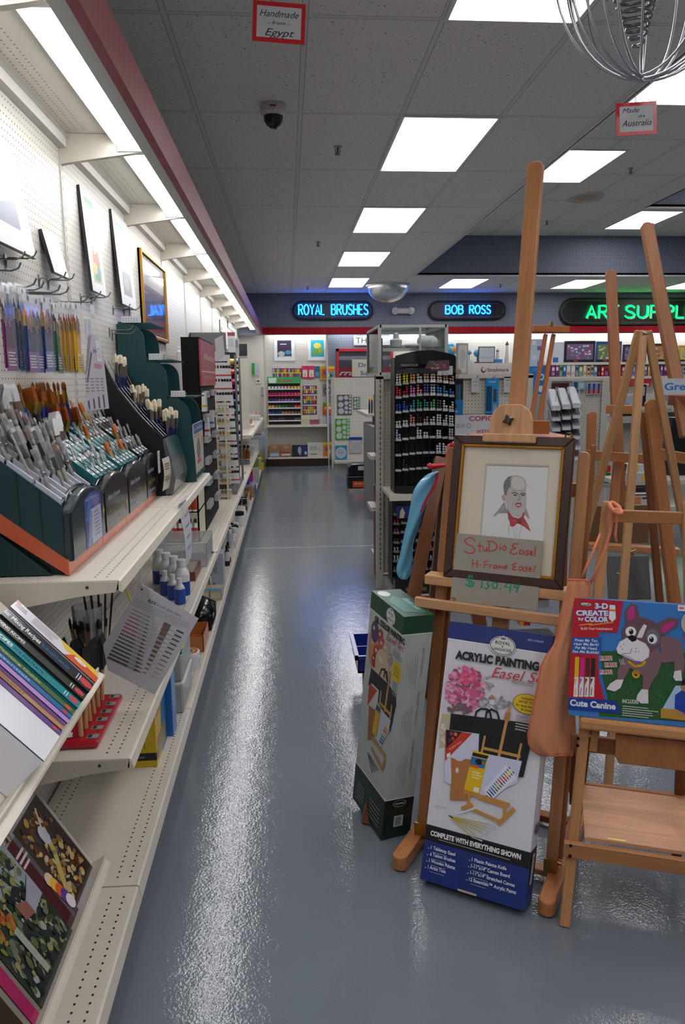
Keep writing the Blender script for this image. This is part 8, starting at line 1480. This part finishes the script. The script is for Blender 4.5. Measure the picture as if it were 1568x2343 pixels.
bpx('lower_post', (1440, 1262, 3.85), (1452, 1372, 3.8), .04, .03, W2, t); bpx('lower_post', (1330, 1262, 3.9), (1318, 1420, 3.85), .045, .03, W2, t)
for x0, x1 in ((1318, 1300), (1452, 1470)): a = ony(x0, 1400, 3.85)-t.location; q = V((a.x, a.y, 0)); bar('foot', q+V((-.1, -.3, .03)), q+V((.15, .35, .03)), .05, .05, W1, t, (1, 0, 0)); bar('lower_post', q+V((0, 0, .05)), a+V((0, 0, .02)), .04, .03, W2, t)
crt('plain brown canvas board standing on the second easel', (1330, 1156, 1489, 1246), 3.88, .008, '#6e5238', (), 'canvas_board', 'board', 'matte')
M = frame(ony(1392, 1372, 3.55), (1, -.1, 0), (.0, .35, 1)); t = thing('palette_board', 'dark grey hardboard leaning under the second easel ledge', 'board', M=M); mb = MB('#4c4a4c'); mb.bx(0, .215, 0, .22, -.004, 0); mb.build('board', 'paint', t, bevel=.002)
t = thing('studio_easel', 'large studio easel at the right edge whose mast leans left at the top', 'easel', (1.75, 3.45, 0))
bpx('mast', (1572, 1000, 3.3), (1479, 512, 3.75), .056, .032, '#8f6240', t, round_top=True); bpx('mast_groove', (1584, 1000, 3.32), (1491, 515, 3.77), .012, .034, '#5c3820', t)
bpx('post', (1546, 1400, 3.25), (1489, 915, 3.5), .055, .03, '#a06c44', t, round_top=True); bpx('post', (1512, 1400, 3.4), (1473, 945, 3.6), .03, .03, '#7a4e2e', t)
bpx('cross_brace', (1497, 1036, 3.45), (1640, 1062, 3.3), .05, .025, W1, t, (0, 0, 1)); bpx('mast_clamp', (1530, 915, 3.4), (1640, 922, 3.3), .045, .05, '#8a5434', t, (0, 0, 1))
a = ony(1546, 1400, 3.25)-t.location; q = V((a.x+.03, a.y-.05, 0)); bar('lower_post', q+V((0, 0, .05)), a, .05, .03, W2, t); bar('foot', q+V((-.1, -.25, .028)), q+V((.2, .45, .028)), .055, .05, W1, t)
t = thing('tripod_easel', 'thin pale folding tripod easel between the two studio easels', 'easel', (1.3, 2.95, 0)); o = t.location
for k, (b, ex) in enumerate(((( 1341, 1215, 3.0), 1.0), ((1430, 1300, 2.85), 1.0), ((1562, 1185, 3.0), 1.0))):
    top = ony([1463, 1472, 1482][k], 757, 3.05)-o; e = ony(*b)-o; d = (e-top); e2 = top+d*(top.z/(top.z-e.z)); bar('leg', e2+V((0, 0, .002)), top, .032, .022, ['#a5825c', '#b8946e', '#ae8a64'][k], t, (1, 0, 0), bevel=.003)
for (x, y) in ((1420, 1316), (1480, 764), (1445, 1262)): c = ony(x, y, 2.86)-o; mb = MB('#a89a80'); mb.tube([c+V((-.018, 0, .006)), c, c+V((.018, 0, .006))], .004, 6); mb.cyl(c, c+V((0, .03, 0)), .004, n=6); mb.build('wing_nut', 'metal', t)
t = thing('box_easel', 'orange brown sketch box easel behind the framed portrait', 'easel', (1.35, 3.35, 0)); o = t.location
c = ony(1232, 1000, 3.35)-o; mb = MB('#a5683a'); mb.bx(c.x-.26, c.x+.165, -.0, .30, c.z-.11, c.z); mb.build('box', 'wood', t, bevel=.004)
for k in (-1, 1): bpx('mast_rail', (1224+10*k, 968, 3.42), (1258+9*k, 765, 3.52), .018, .018, '#9a5a2e', t)
bpx('mast_head', (1220, 752, 3.52), (1303, 754, 3.5), .03, .03, '#a86a3c', t, (0, 0, 1)); bpx('mast_foot', (1214, 977, 3.40), (1256, 978, 3.4), .06, .03, '#a5683a', t, (0, 0, 1)); bpx('mast_knob', (1262, 745, 3.5), (1262, 735, 3.5), .015, .015, '#b09a5c', t, mat='metal')
for x in (1302,): q = ony(x, 997, 3.34)-o; mb = MB('#b8a050'); [mb.bx(q.x+a, q.x+b, -.012, -.002, q.z+c_, q.z+d_) for a, b, c_, d_ in ((-.018, .018, .008, .014), (-.018, .018, -.014, -.008), (-.018, -.012, -.014, .014), (.012, .018, -.014, .014))]; mb.build('clasp', 'metal', t)
for x, y in ((-.24, .02), (.14, .02), (-.05, .28)): bar('leg', (c.x+x*1.15, y*1.3-.02, .0), (c.x+x, y, c.z-.10), .028, .022, '#8a5630', t)
t = thing('frame_easel', 'dark wooden A-frame easel left of the portrait, hung with a blue apron', 'easel', (.9, 2.95, 0)); o = t.location
top = ony(1010, 1048, 3.0)-o; e = ony(945, 1372, 2.8)-o; d = e-top; bar('leg', top+d*(top.z/(top.z-e.z)), top, .05, .035, '#6b452a', t, (1, 0, 0)); e = ony(1068, 1372, 2.85)-o; d = e-top; bar('leg', top+d*(top.z/(top.z-e.z))+V((.03, 0, 0)), top+V((.04, 0, 0)), .05, .035, '#7a5032', t); bar('leg', (top.x+.05, .65, 0), top+V((.03, .04, -.03)), .04, .03, '#6b452a', t)
k = ony(995, 1066, 2.96)-o; mb = MB('#b01c28'); mb.cyl(k+V((-.02, 0, -.002)), k+V((.05, .02, .0)), .010, n=10); mb.sphere(k+V((-.02, 0, 0)), .012); mb.build('knob', 'gloss', t)
# blue apron
YA = 2.93; t = thing('apron', 'light blue plastic apron sleeve hanging from the dark A-frame easel', 'apron', ony(960, 1200, YA)); o = t.location.copy(); ab = zf(840, 700, 3.55)
Lf = [(575, 1345), (500, 1360), (440, 1410), (380, 1490), (365, 1560), (345, 1680), (320, 1790), (290, 1930), (270, 2030), (248, 2100), (238, 2150), (250, 2200), (285, 2222)]; Rt = [(585, 1348), (575, 1370), (555, 1430), (520, 1520), (500, 1600), (455, 1690), (420, 1800), (375, 1900), (368, 2000), (366, 2090), (360, 2150), (350, 2190), (320, 2222)]
mb = MB('#6aaed0'); n = 8; vs = []
for j, (l, r_) in enumerate(zip(Lf, Rt)):
    for i in range(n+1): q = i/n; vs.append(ony(*ab(l[0]+(r_[0]-l[0])*q, l[1]+(r_[1]-l[1])*q), YA-.025*math.sin(math.pi*q)+.008*math.sin(q*8+j))-o)
mb.add(vs, [(j*(n+1)+i, j*(n+1)+i+1, (j+1)*(n+1)+i+1, (j+1)*(n+1)+i) for j in range(len(Lf)-1) for i in range(n)], '#6aaed0', True); ob = mb.build('apron_sheet', 'gloss', t); md = ob.modifiers.new('sub', 'SUBSURF'); md.levels = md.render_levels = 1; md = ob.modifiers.new('sol', 'SOLIDIFY'); md.thickness = .002
mb = MB('#b81c2c'); mb.tube([ony(*ab(x, y), YA-.02)-o for x, y in ((578, 1345), (572, 1400), (540, 1480), (490, 1560), (430, 1675))], .006, 6); mb.build('binding', 'cloth', t)
mb = MB('#b8c0c8'); P = [(575, 1400), (600, 1440), (590, 1560), (540, 1690), (450, 1680), (500, 1570)]; mb.add([ony(*ab(x, y), YA+.02)-o for x, y in P], [tuple(range(6))]); mb.build('clear_pouch', 'gloss', t); mb = MB('#3a3c42'); mb.add([ony(*ab(x, y), YA+.015)-o for x, y in ((505, 1545), (580, 1545), (560, 1620), (470, 1615))], [(0, 1, 2, 3)]); mb.build('pouch_band', 'gloss', t)
mb = MB('#5aa0c4'); mb.add([ony(x, y, 3.05)-o for x, y in ((1020, 1050), (1054, 1050), (1046, 1180), (1030, 1340), (1000, 1300), (1010, 1180))], [tuple(range(6))]); mb.build('back_sheet', 'gloss', t)
mb = MB('#b81c2c'); mb.tube([ony(x, y, 3.0)-o for x, y in ((1022, 1052), (1030, 1018), (1036, 1012), (1042, 1030))], .009, 6); mb.build('neck_loop', 'gloss', t)
# blue bin on the floor
p0 = ony(815, 1515, 3.6); t = thing('plastic_tray', 'royal blue plastic tray low behind the oil colour set box', 'tray', (p0.x+.01, 3.6, 0)); z = p0.z; mb = MB('#1e2f86'); W = .34
for a in ((0, W, 0, .006, z-.06, z+.03), (0, W, .34, .35, z-.06, z+.03), (0, .006, 0, .35, z-.06, z+.03), (W-.006, W, 0, .35, z-.06, z+.03), (0, W, 0, .35, z-.06, z-.05), (0, W, .17, .176, z-.05, z+.02), (-.015, W, -.015, 0, z+.015, z+.035), (-.015, 0, -.015, .36, z+.015, z+.035)): mb.bx(*a)
mb.build('body', 'gloss', t); mb = MB('#5a5c60'); mb.bx(.05, W-.03, .05, .3, 0, z-.06); mb.build('stand', 'paint', t)
carton('black case under the second easel behind the price card', 1.05, 3.9, .0, .5, .4, .10, '#17181b', (), 0, 'case'); a = ony(1190, 1432, 3.3); carton('small red and yellow toy brick on the floor behind the acrylic set box', a.x, 3.3, a.z, .05, .05, .035, '#a81c24', (('y', (0, 0, .35, 1, '#c8a01c')),), 0, 'toy_block', 'block', 'gloss')
# hand lettered Great card
crt('white card with blue script reading Great at the right edge', (1494, 865, 1640, 904), 3.25, .003, '#bfc2cc', (('t', 'Great', .18, .3, .45, '#2a74b8', .5),), 'hanging_card', 'sign', 'paper')
# ---- back wall right: shelves, globes, puzzles, books
YS = 14.2
for lab, y in (('upper lit shelf of globes and puzzles on the right back wall', 829), ('book shelf on the right back wall below the puzzles', 862)):
    z = ony(1300, y, YS).z; t = thing('gondola_shelf', lab, 'shelf', (1.95, YS, z)); mb = MB('#c0bcb0'); mb.bx(0, 6.6, 0, .34, -.05, 0); mb.build('shelf_plate', 'steel_shelf', t)
zq, zb_ = ony(1300, 829, YS).z, ony(1300, 862, YS).z; mb = MB('#5c5a58'); mb.bx(1.95, 8.5, 14.45, 14.5, 0, zb_-.05); t = thing('gondola_run', 'dark lower back panel of the right back wall', 'panel', (0, 0, 0)); mb.build('panel', 'peg_back', t)
for k, (x, y, r, c) in enumerate(((1031, 800, 15, '#3a98c0'), (1093, 808, 9, '#2c88b0'), (1074, 806, 6, '#3a98c0'))):
    p = ony(x, y, 14.3); rr = (ony(x+r, y, 14.3)-p).x; t = thing('globe', ['largest blue globe', 'second globe beside the framed chart', 'smallest globe half hidden by the relief panel'][k]+' on the lit back shelf', 'globe', (p.x, 14.3, zq)); mb = MB(c); mb.sphere((0, 0, p.z-zq), rr, n if False else None) if False else mb.sphere((0, 0, p.z-zq), rr); mb.build('ball', 'gloss', t)
    mb = MB('#b89a5c'); mb.sphere((rr*.2, -rr*.32, p.z-zq), rr*.72, '#b89a5c', 10, 6); mb.build('continents', 'gloss', t); mb = MB('#2a4a7a'); mb.lathe([(0, 0), (rr*.8, 0), (rr*.8, .02), (rr*.15, .03), (rr*.15, p.z-zq-rr)], n=14); mb.build('stand', 'paint', t)
crt('framed pale wall chart standing on the lit back shelf', (1095, 793, 1133, 818), YS, .03, '#2a2c30', ((.04, .05, .96, .95, '#b0b6be'), (.1, .3, .9, .34, '#8a929c')), 'framed_chart', 'picture', sit=zq)
for x, h, c in ((1161, 780, '#5a4a40'), (1139, 798, '#8aa8b8')): p = ony(x, h, 14.3); t = thing('lighthouse', ('striped' if c[1] == '5' else 'small pale')+' model lighthouse on the lit back shelf', 'ornament', (p.x, 14.3, zq)); mb = MB(c); H = p.z-zq; mb.lathe([(.05, 0), (.045, H*.2), (.04, H*.2), (.035, H*.4), (.033, H*.4), (.03, H*.6), (.03, H*.6), (.025, H*.8), (.035, H*.85), (0, H)], n=12, cols=['#b8b4b0', c, '#c0bcb8', c, '#c0bcb8', c, '#c0bcb8', '#4a3a34', '#4a3a34']); mb.build('tower', 'paint', t)
for k, (x0, x1) in enumerate(((1023, 1060), (1108, 1150))): crt('thin blue boxed puzzle lying '+['under the big globe', 'before the lighthouse'][k]+' on the lit shelf', (x0, 822, x1, 828), YS, .2, '#3a78b0', (), sit=zq)
def puz(label, x0, y0, x1, base, pal, seed, y1=829):
    r_ = random.Random(seed); F = [(.06, .12, .94, .86, pal[0])]+[(lambda u, v: (u, v, u+.05+.06*r_.random(), v+.05+.05*r_.random(), r_.choice(pal)))(.07+.76*r_.random(), .14+.6*r_.random()) for _ in range(46)]+[(.0, .0, .9, .1, '#1c1a24'), (.3, .02, .45, .1, '#a82430')]; crt(label, (x0, y0, x1, y1), YS, .06, base, F, 'puzzle_box', 'puzzle', sit=zq)
puz('wide dark puzzle box with a pink and blue crowd scene', 1292, 780, 1363, '#251c28', ['#6a5a7a', '#b86a8a', '#8a9ab8', '#c8c0d0', '#5a7a9a', '#a83c5a'], 1); puz('blue puzzle box with a sunny garden scene', 1364, 781, 1424, '#24508c', ['#6a7a5a', '#c8b85a', '#a8b878', '#7a6a3a', '#d8d0a0'], 2); puz('maroon puzzle box with a blue round picture', 1426, 788, 1481, '#4a2434', ['#5a6a94', '#8a9ac0', '#3a3a5a', '#a89ab0'], 3); puz('puzzle box of a village street behind the leaning mast', 1487, 786, 1528, '#3c342c', ['#a8784a', '#6a7a3a', '#c8a070', '#8a4a34', '#a8b8c0'], 4); puz('yellow puzzle box at the right edge of the lit shelf', 1552, 790, 1600, '#b89a3c', ['#c8b86a', '#7a94a8', '#a85a3c'], 5)
crt('plain white puzzle box left of the wide dark one', (1265, 783, 1292, 829), YS+.02, .06, '#b8c0c8', ((0, 0, .5, .25, '#3a62a0'),), 'puzzle_box', 'puzzle', sit=zq)
rg = random.Random(77); BC = ['#7a2c8c', '#7a2c8c', '#6aa03c', '#2c7ab0', '#b8b8bc', '#b8b8bc', '#5a8ab8', '#8a9a5c', '#c8b09a', '#c0a890', '#b8a088', '#6a9ab0', '#3a2424', '#a82430', '#b0242c', '#5a2424', '#c8702c', '#b83c2c', '#8a3444', '#6a9a3c', '#8a7ab0', '#3a8a6a', '#c83a2c', '#2c5ab0', '#c8842c', '#b83a2c', '#2a3a7a', '#7a3a7a']
x = 1262
for k in range(36):
    w_ = 7+rg.randrange(4); c = BC[k % len(BC)]; crt('upright paint by number pack in the book row under the puzzles', (x, 836+rg.randrange(3), x+w_, 862), YS, .05, c, ((.15, .55, .85, .85, rg.choice(['#c8c8c8', '#d8c8a0', '#2a2a30'])), (.15, .15, .85, .4, rg.choice(BC))), 'craft_pack', 'pack', grp='craft packs in the book row', sit=zb_); x += w_+.6
# ---- middle distance right: brush gondola with sloping trays, lamp boxes
YG = 8.0; t = thing('gondola_endcap', 'slotted beige gondola end carrying the clear sloping pen trays', 'panel', (0, 0, 0)); a, b = ony(1376, 865, YG), ony(1394, 865, YG); mb = MB('#b8b4aa'); mb.bx(a.x, b.x, YG-.03, YG+.05, 0, a.z); [mb.bx(a.x-.001, a.x+.004, YG-.0308, YG-.03, .3+.04*k, .325+.04*k, '#3a3834') for k in range(32)]; q = ony(1262, 865, YG); mb.bx(q.x, b.x, YG-.02, YG+.03, a.z-.03, a.z); mb.bx(q.x-.04, q.x, YG-.03, YG+.05, 0, a.z); mb.build('upright', 'steel_shelf', t); mb = MB(); mb.bx(q.x, b.x, YG+.0, YG+.02, .1, a.z-.02); mb.build('pegboard', 'peg_front', t)
for r in range(6):
    for c in range(3):
        p = ony(1262+24*c, 940+24*r-3*c, 7.35); t = thing('pen_tray', 'clear sloping tray of boxed pens in the middle distance, right', 'tray', p, 0, 'sloping pen trays'); mb = MB('#8f939a'); w_ = .095; mb.hexa([(0, 0, 0), (w_, 0, 0), (w_+.12, .5, .16), (.12, .5, .16), (0, 0, .035), (w_, 0, .035), (w_+.12, .5, .195), (.12, .5, .195)]); mb.build('tray', 'gloss', t)
        mb = MB('#c4c6ca'); mb.bx(.01, w_-.01, -.004, 0, .004, .03); mb.build('label', 'paper', t); mb = MB(['#b8bcc4', '#5a4a50', '#6a7078', '#4a4450', '#7a808a', '#50545c'][r]); mb.hexa([(.01, .02, .037), (w_-.01, .02, .037), (w_+.10, .48, .19), (.13, .48, .19), (.01, .02, .05), (w_-.01, .02, .05), (w_+.10, .48, .205), (.13, .48, .205)]); mb.build('pens', 'gloss', t)
p = ony(1262, 1060, 7.35); t = thing('tray_rack', 'white wire rack holding the clear sloping pen trays', 'rack', (p.x, 7.35, 0)); mb = MB('#b4b4b4'); [mb.bx(x, x+.006, y, y+.006, 0, p.z+.75) for x in (.06, .18, .30) for y in (.12, .4)]; mb.build('wires', 'paint', t)
crt('maroon cloth bag hanging behind the sloping trays', (1262, 876, 1303, 925), YG-.05, .04, '#4a1c28', ((.15, .1, .9, .38, '#b8b8bc'),), 'cloth_bag', 'bag', 'cloth')
for k in range(3): crt(['left', 'middle', 'right'][k]+' red and blue pen pack hanging on the sloping tray gondola', (1344+11*k, 876, 1353+11*k, 902), YG-.05, .02, '#c0c4cc', ((.1, .4, .9, .95, '#2c4a8c'), (.1, .05, .9, .4, '#a8242c')), 'pen_pack', 'pack', 'gloss')
crt('pale blue packets on hooks left of the red and blue pen packs', (1310, 872, 1340, 892), YG-.05, .02, '#7a9ab0', ((.1, .1, .4, .9, '#3a4a54'), (.5, .2, .9, .8, '#a8c0cc')), 'packet', 'packet', 'gloss')
for k, (y0, y1, c) in enumerate(((776, 808, '#a8b4c0'), (808, 845, '#b0bccc'), (838, 903, '#2066a8'))): crt(['pale top', 'white middle', 'blue lower'][k]+' magnifier lamp box in the stack behind the orange box easel', (1214, y0, 1246, y1), 9.2+.05*(2-k), .25, c, ((.5, .2, .95, .5, '#6a5a9a'), (.1, .6, .4, .9, '#c8ccd4')) if k < 2 else (('e', .8, .62, .22, .12, '#b8c8d0'), ('e', .8, .2, .22, .12, '#b8c8d0'), ('e', .8, .62, .12, .06, '#2066a8'), (.1, .8, .6, .95, '#3a80c0')), 'lamp_box', 'box')
a = ony(1230, 905, 9.2); carton('beige shelf block under the magnifier lamp boxes', a.x-.2, 9.2, 0, .5, .5, a.z, '#8f8c84', (), 0, 'low_shelf', 'shelf', 'steel_shelf')
for k, (b, Y, c, F) in enumerate((((1392, 908, 1420, 930), 10.5, '#b8b8bc', ((.1, .2, .9, .3, '#8a8a90'),)), ((1440, 905, 1480, 930), 10.5, '#b0b0b4', ()), ((1392, 925, 1466, 938), 10.6, '#b4b6b8', ()), ((1392, 952, 1470, 962), 10.6, '#b0b2b4', ()), ((1396, 868, 1430, 892), 11, '#a8242c', ((.1, .1, .9, .35, '#c8c0c0'),)), ((1450, 866, 1490, 885), 11, '#b02a34', ((.1, .1, .9, .4, '#c8c0c0'),)), ((1462, 880, 1480, 930), 9.5, '#1c1c20', ((.2, .5, .8, .9, '#a8a8b0'),)), ((1520, 895, 1540, 940), 9.5, '#8a8a8c', ((.1, .1, .9, .5, '#b8b0a8'),)), ((1385, 1065, 1398, 1080), 7, '#a8242c', ()), ((1385, 1082, 1398, 1106), 7, '#2a6a34', ()), ((1434, 1062, 1490, 1080), 6.6, '#b0b2b8', ((.4, 0, .5, 1, '#c8a83c'),)), ((1438, 1082, 1495, 1100), 6.5, '#a8aab0', ((.55, 0, .8, 1, '#c8a83c'),)), ((1440, 1115, 1500, 1128), 6.4, '#1c1c20', ()), ((1448, 1130, 1502, 1160), 6.3, '#b4b2b4', ((.05, .2, .35, .8, '#b87a4a'), (.4, .6, .9, .75, '#3a3438'), (0, .9, 1, 1, '#4a2a30'))), ((1530, 955, 1600, 1100), 6.8, '#17181c', ()))):
    if b[3] > 1000 or True: crt(['white boxed pad', 'second white boxed pad', 'long white flat box', 'lower white flat box', 'red header strip', 'second red header strip', 'black hanging pack', 'grey hanging magazine', 'small red box', 'small green box', 'clear pack with yellow band', 'lower clear pack with yellow band', 'flat black box', 'white how-to box with a painted picture', 'tall black panel'][k]+' seen between the easels at right', b, Y, .15, c, F)
    if k in (2, 3, 9, 11, 13): a = ony(b[0], b[3], Y); carton('beige shelf run seen between the easels, '+{2: 'upper far one', 3: 'lower far one', 9: 'end by the small green box', 11: 'near one under the yellow banded packs', 13: 'lowest one'}[k], a.x-.1, Y-.02, a.z-.04, 1.6 if k != 9 else .3, .4, .038, '#b0ada2', (), 0, 'gondola_shelf', 'shelf', 'steel_shelf')
mb = MB('#6a6860'); a = ony(1396, 1000, 10.9); mb.bx(a.x, a.x+3.5, 10.9, 10.95, 0, 1.35); t = thing('gondola_run', 'beige pegboard gondola back far behind the easels', 'panel', (0, 0, 0)); mb.build('panel', 'peg_front', t)
